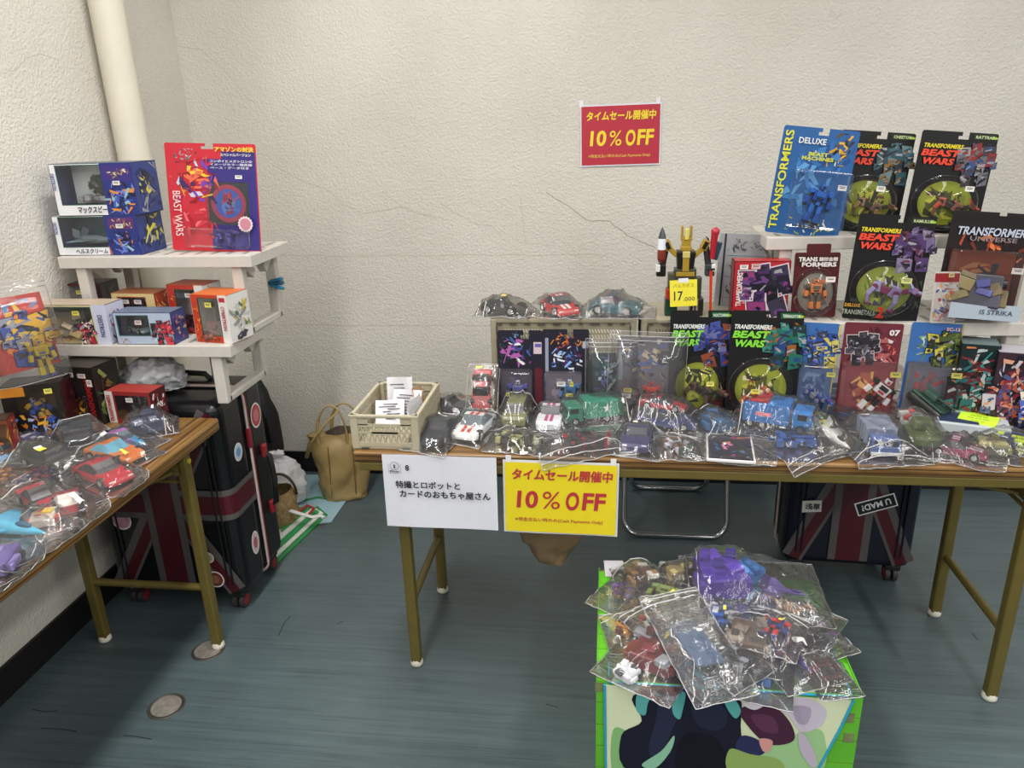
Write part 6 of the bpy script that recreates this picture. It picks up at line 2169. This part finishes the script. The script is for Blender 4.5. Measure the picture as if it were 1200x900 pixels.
t = blister('dark brown bubble card with silver lettering at the end of the low tier', (p.x + .006, 2.07, .969), w - .002, h - .006, (-4, ro + 3.5, 0), '#1c1212',
            art=(('shards', .04, .45, .97, .80, ['#6a2a1c', '#a8482c', '#d8743c', '#3a1814', '#281010'], 3, 24), ('fill', .04, .90, .96, .97, '#120c0e', 0, 0)),
            texts=(('TRANSFORMERS', .08, .785, .90, .075, '#b8c0d0', {'bold': .025, 'shear': .15}), ('UNIVERSE', .26, .735, .58, .042, '#8a7a7c', {'bold': .02})),
            bub=('box', .05, .03, .90, .66, .055), insert=('#6a3424', '#4a2a24', '#2c2a34', '#8a5a3c'), fig=('blocks', {'a': (.10, .13, .05, ['#3c3c4c', '#6a5a34', '#4a4a94', '#8a7a4c', '#2c2c38'], 8)}, 1.0, (75, 0, -20), (0, -.25)), st=((.80, .50, .028, .015, '#e6e0dc'),), notch=(.56, .66, .018), group='brown bubble card')
m = MB()
m.prism([(-.085, .012), (.085, .012), (.085, .052), (.045, .052), (.035, .044), (-.085, .052)], .003, '#a8b4c0', y=-.062)
m.build('front_label', PRINT, t)
txt("IS STRIKA", -.012, .026, .080, .012, '#3a4450', t, y=-.0632, bold=.005)
p, w, h, ro = rect((1092, 318), (1121, 316), (1097, 377), 2.00)
t = blister('small red and orange hanging toy packet leaning on the brown card', (p.x + .001, 2.035, .969), w + .004, h, (-6, ro + 4, 0), '#c8c0bc',
            art=(('shards', .05, .06, .95, .78, ['#c85a2c', '#e0a03c', '#3a4a8c', '#e8e0d8', '#a82c34', '#5a7ab0'], 5, 34), ('fill', .02, .80, .98, .97, '#8a1c20', 0, 0), ('shards', .05, .02, .95, .18, ['#c83a5c', '#e87a94', '#f0e0e4'], 6, 10)), bub=('box', .06, .05, .94, .80, .012), notch=None)
price(t, w * .16, h * .93, .013, .010, '#d8c880', -.0008)

# ---- three boxed carded toys in the middle of the long table
SG = 'square bubble packs on the long table'
p, w, h, ro = rect((936, 377), (981, 377), (928, 462), 2.00)
blister('blue bubble pack with navy toy, yellow edged, beside the wide bubble card', (p.x + .005, 2.02, ZT + .001), w + .006, .268, (-4, 3, 0), '#3a68a8',
        art=(('line', .02, .005, .02, .99, '#d8b84a', 0, .004), ('line', .98, .005, .98, .99, '#d8b84a', 0, .004), ('shards', .05, .55, .95, .97, ['#5a8ac8', '#2a4a8c', '#8ab0dc', '#4a74b4'], 3, 14), ('mech', .25, .55, .95, .93, ['#2a4a9c', '#3a3c4c', '#c8b85a', '#4a6ab8'], 4, None)), bub=('box', .02, .03, .98, .60, .05), fig=('beast', {'a': (.10, '#2c3a74', '#3a4a94', '#8a8c94')}, 1.12, (20, 0, 30), (0, -.68)), insert=('#54688c', '#44547c', '#7484a4'), st=((.78, .52, .022, .012, '#d8d060'),), notch=None, group=SG)
p, w, h, ro = rect((982, 375), (1051, 375), (978, 464), 2.02)
blister('wide dark red bubble pack with a black and white toy on the long table', (p.x + .003, 2.02, ZT + .001), w + .002, .268, (-4, 2, 0), '#6a2a34',
        art=(('shards', .05, .55, .95, .97, ['#8a3a44', '#4a1c24', '#a85a5c', '#d8c8c8'], 13, 20), ('mech', .1, .58, .6, .92, ['#26242c', '#3a3840', '#5a5660'], 14, '#c8bcbc'), ('shards', .7, .5, .98, .8, ['#c8403c', '#e07060'], 15, 8)), texts=(('07', .76, .88, .18, .06, '#e4dcdc', {'bold': .04}),), bub=('box', .02, .03, .98, .62, .055), fig=('robot', {'a': (.12, '#d8d4d4', '#2a282c', '#b03034'), 'lying': False, 'wings': '#e4e2e2'}, 1.0, (0, 35, 0), (-.1, -.8)), insert=('#84454a', '#a05a4c', '#6a343c', '#c89a60'), st=((.84, .53, .026, .014, '#d8d060'),), notch=None, group=SG)
p, w, h, ro = rect((1058, 375), (1119, 374), (1052, 466), 2.02)
blister('blue and green bubble pack with a dark green toy on the long table', (p.x + .004, 2.02, ZT + .001), w + .002, .268, (-4, 3, 0), '#3a68a8',
        art=(('line', .98, .005, .98, .99, '#c8a84a', 0, .004), ('shards', .05, .55, .5, .97, ['#8aa48c', '#b8c4bc', '#5a7a64'], 23, 14), ('mech', .40, .58, .96, .95, ['#4a5a2c', '#2c3420', '#6a7a3c', '#c8b84a'], 24, None)), texts=(('SC-13', .66, .93, .26, .035, '#e0b0a8', {'bold': .03}),), bub=('box', .02, .03, .98, .62, .055), fig=('tank', {'a': (.10, .07, .05, '#2a4a3c', '#34584a')}, 1.0, (30, 0, 50), (0, -.6)), insert=('#6a6a74', '#84545c', '#545c64', '#a04a4c'), st=((.84, .53, .026, .014, '#d8d060'),), notch=None, group=SG)

# ---- dark boxes at the table's far end
DG = 'dark toy boxes at the end of the long table'
for (x, y, W, H, D, yaw, lab, fc, cols, sc) in (
        (.955, 1.985, .088, .225, .075, -16, 'dark teal toy box with red and silver art beside the green toy pack', '#16282a', ['#2a6a6c', '#7a2a34', '#b8c0c0', '#12181c', '#3c8a8a', '#4a1c24', '#c87a4c'], '#0c0c0e'),
        (1.028, 1.945, .090, .215, .080, -16, 'dark toy box with purple and orange art, between teal and navy boxes', '#3a2430', ['#6a3a5c', '#b85a44', '#d8a084', '#1c1a24', '#4a5a8c', '#c8c0c8', '#8a2a3c'], '#14121a'),
        (1.098, 1.90, .092, .215, .080, -16, 'navy toy box with a yellow and red figure print at the table end', '#1c1c3c', ['#d8b83c', '#a82c2c', '#2a3a9c', '#e8e0d0', '#14142c', '#5a6ac0'], '#101020')):
    window_box(lab, (x, y, ZT + .0005), W, H, D, yaw, fc, sc, '#5a6a6c' if 'teal' in lab and 'purple' not in lab else '#a8a4ac', (.72, .05, .92, .3), '#101014', None,
               art=(('shards', .03, .03, .97, .97, cols, int(x * 1000), 54), ('mech', .1, .02, .95, .7, cols, int(x * 777), None), ('shards', .1, .1, .9, .9, cols, int(x * 55), 22)), sideart=[sc, '#22222a', '#2c2c34'], st=((.80, .88, .022, .012, '#e0dcd8'),) if x > 1.05 else (), group=DG)

# standing bag with a red card beside the side table edge
t = thing('toy_card', 'red card with yellow toy art in a clear bag leaning on the side wall', 'toy pack', (-1.560, 1.775, ZT + .172), (-9, 0, 62))
MB().box((0, 0, .13), (.16, .002, .20), '#b8382c').build('card', PRINT, t)
m = MB()
shards(m, -.075, .04, .075, .22, ['#c8402c', '#d8a030', '#e0b848', '#7a86a8', '#3a3a6a', '#e07a3c', '#5a8ab0'], 4, 40, -.0014, .35)
mech(m, .02, .12, .15, ['#d8a830', '#3a4a94', '#e0c050', '#8a8ca0'], 5, -.004)
m.build('printed_art', PRINT, t)
figure('robot', {'a': (.11, '#c8b02c', '#b89c28', '#4a5a94', '#c8b02c'), 'lying': False}, Matrix.Translation((.03, -.018, .002)), t)
standing_bag('clear zip bag around the red card leaning on the side wall', -1.556, 1.778, ZT + .171, .19, .27, .05, 62, 0, -9)

# ------------------------------------------------------------------ bagged toys on the long table
TG, BGG = 'bagged toys on the long table', 'zip bags on the long table'
kw = dict(tg=TG, bg=BGG, drop=drop_front())
kh = dict(tg=TG, bg=BGG, drop=drop_front(.05))
bagged('car', {'a': (.13, .062, .042, '#3a3d42'), 'style': 'muscle'}, 'grey black toy car in the bag behind the lattice crate', 'zip bag with a grey black car behind the lattice crate', 530, 482, 70, .15, .17, 62, **kw, st=((-.1, .0, WS, .024, .010),))
bagged('car', {'a': (.12, .055, .036, '#b02a2a'), 'style': 'sports'}, 'red toy car propped up against the beige crate', 'zip bag propped against the beige crate around a red car', 567, 487, 0, .085, .15, 0, z=ZT, dz=.075, pitch=52, tg=TG, bg=BGG, bagp=52, off=(0, 0), st=((-.3, .8, YS, .022, .008),), zip_end=0, crease=.6)
bagged('robot', {'a': (.10, '#6ab4cc', '#4a9cb8', '#3a7a94', '#7ac4d8'), 'seed': 3}, 'pale blue toy robot lying behind the white car', 'zip bag with a pale blue robot and yellow sticker', 560, 497, 60, .15, .12, 10, **kw, st=((-.1, .0, YS, .018, .014),))
bagged('car', {'a': (.165, .082, .044, '#2c2e34', '#1c2228'), 'style': 'muscle', 'lights': '#c8ccd0'}, 'dark grey toy car facing out beside the lattice crate', 'long zip bag with a dark grey car beside the lattice crate', 514, 512, -12, .125, .215, -12, **kw, st=((-.1, .25, WS, .026, .012),))
bagged('car', {'a': (.15, .082, .05, '#dcdcda', '#5a666c', '#b83a34'), 'style': 'sports'}, 'white toy car with red marks on its nose', 'zip bag with a white car with red nose marks', 556, 507, -14, .13, .19, -20, **kw, st=(), crease=.8)
bagged('car', {'a': (.12, .07, .062, '#7c7c4c', '#2a2c2c'), 'style': 'van'}, 'olive toy van facing out in front of the carded toys', 'zip bag with an olive van before the carded toys', 606, 494, -3, .12, .15, 0, **kw, st=((-.3, .5, WS, .022, .010),))
bagged('car', {'a': (.125, .072, .056, '#d4d6da', '#2a2e36', '#b03a70'), 'style': 'muscle'}, 'white toy car with a magenta hood mark', 'zip bag with a white car with a magenta hood mark', 646, 498, -4, .12, .16, 0, **kw, st=())
bagged('robot', {'a': (.11, '#2e3226', '#a8a86a', '#3c4030', '#d8d8d0'), 'seed': 5}, 'black and lime toy robot at the table edge behind the white sign', 'wide zip bag with a black and lime robot', 600, 519, 70, .155, .145, -6, **kw, extra=(('robot', {'a': (.075, '#c8c8b4', '#3a3c30', '#8f9058', '#e0e0d8'), 'seed': 7}, 'small cream and black toy robot sharing the wide bag', .055, -.005, 0, -60),), off=(.02, 0), st=((.3, -.95, WS, .024, .012),))
bagged('truck', {'a': (.17, .068, .070, '#1c7a60', '#208a6c')}, 'green toy truck with a white star on its side', 'large zip bag with the green star truck', 695, 493, -70, .17, .22, -78, **kw, st=((.3, .65, WS, .016, .012),))
st_ = MB()
pts = []
for k in range(10):
    a = math.pi / 2 + k * math.pi / 5
    rr_ = .015 if k % 2 == 0 else .006
    pts.append((rr_ * math.cos(a), rr_ * math.sin(a)))
tk = [o for o in bpy.data.objects if o.get('label') == 'green toy truck with a white star on its side'][0]
st_.face([(-.0345, .03 + x, .044 + z) for x, z in pts], '#e4e6e4')
st_.face([(.0345, .03 + x, .044 + z) for x, z in pts][::-1], '#e4e6e4')
st_.build('star', PRINT, tk)
bagged('robot', {'a': (.135, '#2c2c30', '#3c3a40', '#8a2430', '#b83038'), 'seed': 9}, 'black and red toy robot in the bag hanging over the table edge', 'zip bag with a black and red robot, its zip end hanging over the edge', 684, 522, 78, .235, .18, 14, **kh, off=(0, .008), st=((-.1, .25, WS, .014, .014),), zip_end=-1)
bagged('car', {'a': (.13, .075, .048, '#3a3660', '#22243a'), 'style': 'muscle', 'lights': '#d8d8dc'}, 'purple toy car at the table edge beside the black and red robot', 'zip bag with a purple car and a two tone sticker', 746, 522, -8, .12, .16, -8, **kw, st=((-.2, .3, WS, .018, .010), (-.2, .15, YS, .018, .008)))
bagged('car', {'a': (.17, .066, .042, '#1c2c64', '#141a24'), 'style': 'muscle'}, 'navy toy coupe lying under the red racer', 'zip bag with a red racer on top of a navy coupe', 782, 499, 74, .155, .20, 80, **kw, extra=(('car', {'a': (.13, .056, .032, '#a82430', '#2a2c34'), 'style': 'racer'}, 'red toy racer on top of the navy coupe', -.01, .012, .046, 70),), st=())
bagged('robot', {'a': (.10, '#c8c4d4', '#7a5a44', '#4a5a4c', '#b09a84'), 'seed': 13}, 'white and brown toy robot near the table edge', 'zip bag with a white and brown robot', 793, 527, 20, .12, .13, 0, **kw, st=((-.5, .75, WS, .02, .008),))
bagged('blocks', {'a': (.09, .08, .045, ['#2c4a6c', '#3c6a94', '#4a4c54', '#22304c'], 3)}, 'dark blue folded toy between the navy coupe and the printed card', 'loose zip bag with a dark blue folded toy', 838, 503, 20, .14, .15, 25, **kw, st=())
bagged('card', {'a': (.115, .165, ['#2a2834', '#a83c7c', '#3a6a9c', '#c87a5c', '#d890b8', '#14141c'], 7)}, 'flat printed card of pink and blue art at the table edge', 'zip bag with the pink and blue card, creased along its side', 855, 528, 84, .15, .21, 78, **kw, st=((0, .1, WS, .012, .012),), puff=.006)
bagged('truck', {'a': (.18, .080, .078, '#2c7cc4', '#2a74ba'), 'accent': '#b8bcc4'}, 'blue toy truck with a red roof panel', 'large zip bag with a blue truck', 910, 501, 68, .17, .225, 72, **kw, st=())
tk = [o for o in bpy.data.objects if o.get('label') == 'blue toy truck with a red roof panel'][0]
MB().box((0, .045, .0765), (.074, .05, .004), '#b83040', bev=.001).build('roof_panel', TOY, tk)
MB().box((0.0415, .03, .045), (.002, .04, .010), '#d8d4d8').box((-.0415, .03, .045), (.002, .04, .010), '#d87a84').build('side_badge', TOY, tk)
bagged('robot', {'a': (.125, '#2a4a8c', '#3c62a8', '#2c2e3a', '#c8ccd4'), 'seed': 17}, 'blue toy robot in the bag whose zip strip hangs over the edge', 'zip bag with a blue robot, its zip strip hanging over the table edge', 928, 522, 82, .165, .22, 30, **kh, off=(0, .0), st=((-.1, .3, WS, .024, .010),), zip_end=-1)
bagged('jet', {'a': (.15, '#dcdcd8', '#c8ccc8', '#2c2e34'), 'W': .10}, 'white toy jet with green and red patches', 'zip bag with a white jet', 976, 519, 15, .125, .19, 18, **kw, extra=(('blocks', {'a': (.05, .05, .03, ['#d8c838', '#3a9a4a', '#e0d850'], 4)}, 'yellow and green folded toy beside the white jet', -.012, .085, 0, 30),), off=(-.005, .025), st=())
bagged('truck', {'a': (.15, .072, .062, '#4c6498', '#8a94a8'), 'glass': '#2a3444'}, 'grey blue toy truck in the bag with a wide white zip strip', 'zip bag with a grey blue truck, wide white zip strip at the table edge', 1027, 524, -4, .165, .215, 6, **dict(kw, drop=drop_front(.022)), st=((-.2, .45, WS, .026, .008),), zip_end=-1)
bagged('robot', {'a': (.13, '#22305a', '#3a4a7c', '#2c2c38', '#8a8c98'), 'seed': 19}, 'navy toy robot behind the white jet', 'zip bag with a navy robot behind the white jet', 985, 490, 30, .14, .19, 40, **kw, st=(), extra=())
bagged('robot', {'a': (.12, '#5a2c44', '#d8c83c', '#d8d8d8', '#6a3a54'), 'seed': 23}, 'maroon and yellow toy robot behind the green tank', 'zip bag with a maroon and yellow robot', 1040, 486, 75, .14, .18, 80, **kw, st=((.1, .4, WS, .022, .008),))
bagged('tank', {'a': (.12, .088, .068, '#4a5a2c', '#5a6a3c')}, 'moss green toy tank with a clear turret', 'zip bag with a moss green tank', 1078, 522, -8, .145, .20, -14, **kw, extra=(('blocks', {'a': (.06, .06, .045, ['#9aa0a0', '#b8bcb8', '#7a8084', '#c04a44'], 8)}, 'grey folded toy above the green tank', -.004, .062, .022, 15),), off=(0, .02), st=((.0, .6, WS, .024, .008),))
bagged('card', {'a': (.12, .10, ['#c8c8cc', '#6a6c74', '#8f9198', '#e4e4e8', '#4a4c58'], 17)}, 'white printed leaflet lying before the blue and green pack', 'zip bag with a white leaflet before the blue and green pack', 1108, 478, 4, .155, .135, 3, **kw, st=(), puff=.012)
bagged('car', {'a': (.125, .07, .04, '#8a2c4c', '#3a2a34', '#d8c8d0'), 'style': 'sports'}, 'maroon toy car with pale stripes at the table edge', 'zip bag with a maroon car', 1122, 533, 60, .14, .175, 75, **kw, st=())
bagged('blocks', {'a': (.07, .08, .036, ['#6a6a54', '#8a8a5c', '#5a544c', '#a8a06c'], 21)}, 'grey olive folded toy next to the maroon car', 'small zip bag with a grey olive folded toy', 1160, 531, -20, .11, .13, -20, **kw, st=())
bagged('robot', {'a': (.13, '#2a4478', '#c8dc30', '#3a4a6c', '#d8e848'), 'seed': 29}, 'blue and neon yellow toy robot at the far table end', 'zip bag with a blue and neon yellow robot', 1185, 522, 55, .15, .19, 60, **kw, st=())
# boxed tablet with a green note
p = at_z(1135, 505, ZT)
t = thing('flat_case', 'flat white and blue case lying under the green note', 'case', (p.x, p.y, ZT + .001), (0, 0, -18), None)
MB().box((0, 0, .018), (.17, .11, .034), bev=.003).build('case_body', pm('#b8c0c4', .35), t)
MB().box((-.03, 0, .0355), (.09, .09, .001)).build('case_label', pm('#2a3450', .4), t)
t = thing('price_note', 'neon green handwritten note lying on the flat case', 'note', (p.x + .012, p.y - .012, ZT + .0375), (4, 0, -32), None)
m = MB()
m.box((0, 0, .0005), (.088, .078, .0006))
m.build('note', pm('#c8f038', .6, var=.02), t)
for z, w in ((.018, .04), (.004, .05), (-.012, .03)):
    txt('ooo', -w / 2, z - .004, w, .006, '#5a6a24', t, y=.0012, flat=True)

# three bagged cars on top of the first crate
kc = dict(z=.9725, tg='bagged cars on the crate', bg='zip bags on the crate')
bagged('car', {'a': (.125, .07, .045, '#33352e', '#14161a'), 'style': 'racer'}, 'black toy car with gold trim on the beige crate', 'zip bag with a black car on the beige crate', 592, 368, 68, .115, .15, 82, **kc, st=((.0, .0, '#c8b068', .02, .014),))
bagged('car', {'a': (.125, .075, .052, '#b8302c', '#2a2e34', '#e0e0de'), 'style': 'sports'}, 'red toy car with white stripes on the beige crate', 'zip bag with a red white striped car on the beige crate', 656, 368, 30, .14, .175, 78, **kc, st=(), off=(.0, .02))
bagged('car', {'a': (.14, .08, .056, '#2c5c64', '#3a2a34'), 'style': 'muscle'}, 'teal toy car on the beige crate', 'wide zip bag with a teal car on the beige crate', 722, 368, 72, .14, .205, 86, **kc, st=())

# ------------------------------------------------------------------ bagged toys on the side table
TG2, BG2 = 'bagged toys on the side table', 'zip bags on the side table'
ks = dict(tg=TG2, bg=BG2, drop=drop_side())
bagged('blocks', {'a': (.10, .09, .05, ['#26304c', '#3a4664', '#1c2434', '#8a90a0'], 31)}, 'navy folded toy at the far end of the side table', 'zip bag with a navy folded toy at the table corner', 174, 505, 40, .13, .15, -60, **ks, st=((-.5, .2, WS, .022, .010),))
bagged('car', {'a': (.14, .07, .042, '#3a8ab4', '#22384c', '#b868b8'), 'style': 'sports', 'roofcol': '#b070c0'}, 'blue toy car with a violet roof', 'zip bag with a blue car with a violet roof', 143, 524, 62, .15, .19, 70, **ks, st=((-.5, .1, WS, .014, .022),))
bagged('car', {'a': (.15, .072, .048, '#d0702c', '#5a9cb4'), 'style': 'sports'}, 'orange toy car near the table edge', 'zip bag with an orange car', 136, 538, 76, .14, .20, 74, **ks, st=((-.3, -.6, YS, .016, .024),))
bagged('truck', {'a': (.145, .066, .060, '#2c2e34', '#34363c'), 'accent': '#4a4c54'}, 'black toy truck behind the orange car', 'zip bag with a black truck', 95, 524, 36, .15, .185, 40, **ks, st=())
bagged('car', {'a': (.12, .06, .044, '#3a3c40', '#18191c'), 'style': 'muscle'}, 'black toy car below the tall black box', 'zip bag with a black car below the tall black box', 63, 500, 70, .14, .19, 72, **ks, st=((.2, .2, WS, .018, .016),))
bagged('robot', {'a': (.125, '#4a4c84', '#d4d4dc', '#3a3a54', '#e0e0e4'), 'seed': 41}, 'violet and white toy robot behind the dark van', 'zip bag with a violet and white robot', 41, 522, 78, .15, .20, 66, **ks, st=())
bagged('car', {'a': (.14, .07, .048, '#3a3c34', '#1c1e20'), 'style': 'van'}, 'dark toy van under a yellow sticker', 'zip bag with a dark van and a yellow sticker', 59, 545, 72, .15, .20, 70, **ks, st=((-.3, -.2, YS, .020, .022), (-.3, .0, WS, .02, .012)))
bagged('car', {'a': (.155, .075, .046, '#b02430', '#2a2426'), 'style': 'sports', 'wheel': '#2a2a2c'}, 'bright red toy sports car near the table edge', 'zip bag with a bright red sports car', 123, 562, 66, .15, .22, 62, **ks, st=())
bagged('robot', {'a': (.135, '#22264c', '#7a2430', '#1c1c20', '#a03038'), 'seed': 43}, 'navy and dark red toy robot in the middle of the side table', 'zip bag with a navy and dark red robot', 46, 568, 64, .15, .25, 68, **ks, st=())
bagged('car', {'a': (.12, .062, .042, '#a82432', '#2c2226'), 'style': 'racer'}, 'red toy racer on the near side of the red sports car', 'large zip bag with two red racers', 49, 592, 60, .16, .27, 66, **ks, extra=(('car', {'a': (.10, .055, .038, '#8a2030', '#d8d0c8'), 'style': 'racer'}, 'smaller dark red toy racer with a pale window', .085, -.02, 0, 40),), off=(.0, -.05), st=((.2, -.6, WS, .014, .040),))
bagged('blocks', {'a': (.06, .06, .03, ['#d8c8b8', '#c83a34', '#e0c040', '#e8e4e0'], 45)}, 'red yellow and white folded toy beside the pale blue jet', 'small zip bag with a red yellow and white toy', 53, 615, 30, .10, .13, 60, **ks, st=())
bagged('jet', {'a': (.20, '#58b4d4', '#4aa8cc', '#2a5a74'), 'W': .14}, 'pale blue toy jet pointing at the table edge', 'zip bag with a pale blue jet', 13, 628, 80, .17, .25, 78, **ks, st=())
bagged('blocks', {'a': (.10, .09, .04, ['#6a5a94', '#8a7ab4', '#54487c', '#a89cc8'], 47)}, 'lilac folded toy on the near end of the side table', 'zip bag with a lilac folded toy', -4, 668, 20, .16, .18, 40, **ks, st=(), zip_end=-1)
bagged('card', {'a': (.09, .13, ['#8ab4d4', '#5a94c4', '#c8dce8', '#3a6a9c'], 49)}, 'pale blue printed card among the bags on the side table', 'zip bag with a pale blue card', 3, 540, 70, .13, .17, 70, **ks, st=(), puff=.01)

bagged('robot', {'a': (.11, '#7a4a2c', '#c88a4c', '#3a2a20', '#d8b080'), 'seed': 83}, 'tan toy robot on the wall side of the side table', 'zip bag with a tan robot', 8, 566, 70, .14, .18, 60, **ks, st=())
bagged('blocks', {'a': (.10, .08, .045, ['#3c5a84', '#8a94a4', '#2a3448', '#c8ccd4'], 85)}, 'steel blue folded toy on the wall side of the side table', 'zip bag with a steel blue folded toy', -12, 530, 30, .14, .16, 50, **ks, st=((.2, .1, WS, .02, .012),))

# ------------------------------------------------------------------ pile of bagged toys on the green carton
TG3, BG3 = 'bagged toys piled on the carton', 'zip bags piled on the carton'
zb = GZ + .0045


def pile(kind, args, tl, bl, px, py, z, yaw, bw, bh, byaw, st=(), **k):
    return bagged(kind, args, tl, bl, px, py, yaw, bw, bh, byaw, z=zb + z, dz=.0, st=st, tg=TG3, bg=BG3, **k)


pile('robot', {'a': (.12, '#4a2c6c', '#6a4a8c', '#8a6a34', '#c8b040'), 'seed': 51}, 'small purple and gold toy robot at the rear corner of the pile', 'zip bag with the purple and gold robot', 738, 700, .0, 20, .14, .16, -30)
pile('blocks', {'a': (.07, .07, .05, ['#5a4430', '#8a6a44', '#c8c4bc', '#3a2c24'], 53)}, 'brown and white folded toy at the rear of the pile', 'zip bag with a brown and white folded toy', 750, 684, .012, 30, .11, .13, 15)
pile('robot', {'a': (.12, '#7a8a4c', '#8a9a5c', '#5a4a34', '#a84a44'), 'seed': 55}, 'moss green toy robot under a slanting zip strip', 'zip bag with a moss green robot', 776, 705, .022, -20, .13, .19, -28, st=((.3, .0, YS, .012, .022),))
pile('blocks', {'a': (.08, .08, .05, ['#5a5244', '#8a7c54', '#3a3630', '#b8a870'], 57)}, 'khaki folded toy beside the big purple toy', 'zip bag with a khaki folded toy', 800, 684, .014, 10, .12, .15, -10, st=((.2, -.2, WS, .010, .022),))
pile('blocks', {'a': (.13, .12, .075, ['#3f2388', '#4a2c94', '#5a38ac', '#34207c', '#4a2c94'], 59)}, 'big purple folded toy in the largest bag of the pile', 'largest zip bag of the pile, around the big purple toy', 842, 690, .035, 12, .235, .30, 88, extra=(('blocks', {'a': (.07, .06, .05, ['#3a7ac0', '#4a8cd0', '#2c64a4'], 61)}, 'bright blue folded toy inside the largest bag', .075, .045, .0, 40), ('jet', {'a': (.12, '#6a5a9c', '#7a6aac', '#4a3a7c')}, 'pale violet toy jet inside the largest bag', .145, -.015, 0, 70)), off=(.0, -.075), st=((.55, .1, WS, .014, .012),), puff=.02)
pile('robot', {'a': (.10, '#d8943a', '#6a2424', '#3a2a24', '#d8a050'), 'seed': 63}, 'orange and maroon toy robot above the carton label corner', 'zip bag with an orange and maroon robot', 742, 742, .0, 60, .125, .13, 12)
pile('blocks', {'a': (.11, .11, .05, ['#6a1c24', '#7a242c', '#9a9ca4', '#26242c', '#5c1a20'], 65)}, 'maroon and silver folded toy near the cloth hem', 'zip bag with a maroon and silver toy', 768, 775, .0, -25, .17, .19, -30, st=((.15, .25, YS, .012, .024),), extra=(('blocks', {'a': (.05, .05, .025, ['#d4d6dc', '#e4e4e8', '#3a3c44'], 67)}, 'white and black folded toy by the cloth hem', -.06, -.055, 0, -40),), off=(-.005, -.01))
pile('card', {'a': (.14, .06, ['#5a6a84', '#6a7c94', '#7c8ca4', '#4a5a74'], 69), 'base': '#54647e'}, 'slate blue folded sheet inside the long slanting bag', 'long slanting zip bag with a slate blue sheet', 815, 755, .055, 20, .13, .26, 22, puff=.025, st=((.1, .1, WS, .020, .010),), bagp=14)
pile('robot', {'a': (.115, '#2c5cb4', '#d8d8dc', '#3a3c44', '#2c5cb4'), 'seed': 71}, 'bright blue and white toy robot in the middle of the pile', 'zip bag with the bright blue and white robot', 850, 727, .03, 75, .12, .17, 84, st=((-.1, .0, YS, .014, .012),))
pile('blocks', {'a': (.10, .09, .05, ['#6a5a50', '#84746a', '#4a4038', '#988a80'], 73)}, 'taupe folded toy in front of the blue and white robot', 'zip bag with a taupe folded toy', 876, 758, .02, -15, .14, .16, -18)
pile('robot', {'a': (.12, '#2c4c7c', '#3a68a4', '#24304c', '#d8c848'), 'seed': 75}, 'dark blue toy robot with a yellow head near the cloth hem', 'zip bag with a dark blue and yellow robot', 885, 790, .0, 160, .14, .17, -14, st=((-.4, .6, YS, .014, .010),))
pile('jet', {'a': (.15, '#3a2c6c', '#44347c', '#2a2050'), 'W': .09}, 'dark purple toy jet under a white sticker', 'zip bag with a dark purple jet', 925, 768, .012, 20, .14, .20, 22, st=((.1, -.1, WS, .030, .020),))
pile('beast', {'a': (.10, '#7a6a5a', '#8a7c6c', '#b88a64')}, 'brown toy animal beside the largest bag', 'zip bag with a brown toy animal', 925, 727, .01, 60, .15, .19, 55)
pile('robot', {'a': (.095, '#6a2430', '#3a3a34', '#2c2824', '#8a2c38'), 'seed': 77}, 'small red and black toy robot at the front corner of the pile', 'narrow zip bag with a red and black robot', 966, 790, .0, 14, .085, .14, 14)
pile('blocks', {'a': (.06, .06, .035, ['#7a2a34', '#a8444c', '#e0d8d4', '#5a1c28'], 79)}, 'dark red folded toy under the blue and white robot', 'small zip bag with a dark red folded toy', 822, 722, .0, 25, .10, .11, 15)
pile('robot', {'a': (.11, '#8a8c94', '#5a5c66', '#2c2e34', '#b8bac0'), 'seed': 91}, 'grey toy robot lying in front of the taupe toy', 'zip bag with a grey robot in front of the taupe toy', 850, 775, .03, 50, .12, .15, 40, st=((-.2, .1, WS, .016, .010),))
pile('robot', {'a': (.10, '#3c4a8c', '#c83a3a', '#24283c', '#d8d8d8'), 'seed': 93}, 'navy and red toy robot on top between the purple jet and the brown animal', 'zip bag with a navy and red robot on top of the pile', 905, 742, .045, -30, .12, .15, -24, st=((.1, .2, YS, .014, .010),))
pile('car', {'a': (.09, .05, .034, '#2a7a8c', '#1a2428'), 'style': 'sports'}, 'small teal toy car at the front of the pile above the blue hem', 'zip bag with a small teal car above the blue hem', 830, 793, .006, 40, .11, .13, 30)
pile('robot', {'a': (.10, '#c8c4b8', '#8a3a2c', '#4a4038', '#d8b858'), 'seed': 95}, 'cream and rust toy robot beside the orange and maroon robot', 'zip bag with a cream and rust robot', 770, 735, .03, 30, .11, .14, 32, st=((.1, .0, WS, .012, .012),))
pile('blocks', {'a': (.07, .06, .035, ['#2c2c34', '#44464e', '#6a2a7a', '#1c1c22'], 97)}, 'black and violet folded toy by the carton edge behind the small red robot', 'zip bag with a black and violet folded toy', 958, 752, .006, 15, .11, .12, 25)
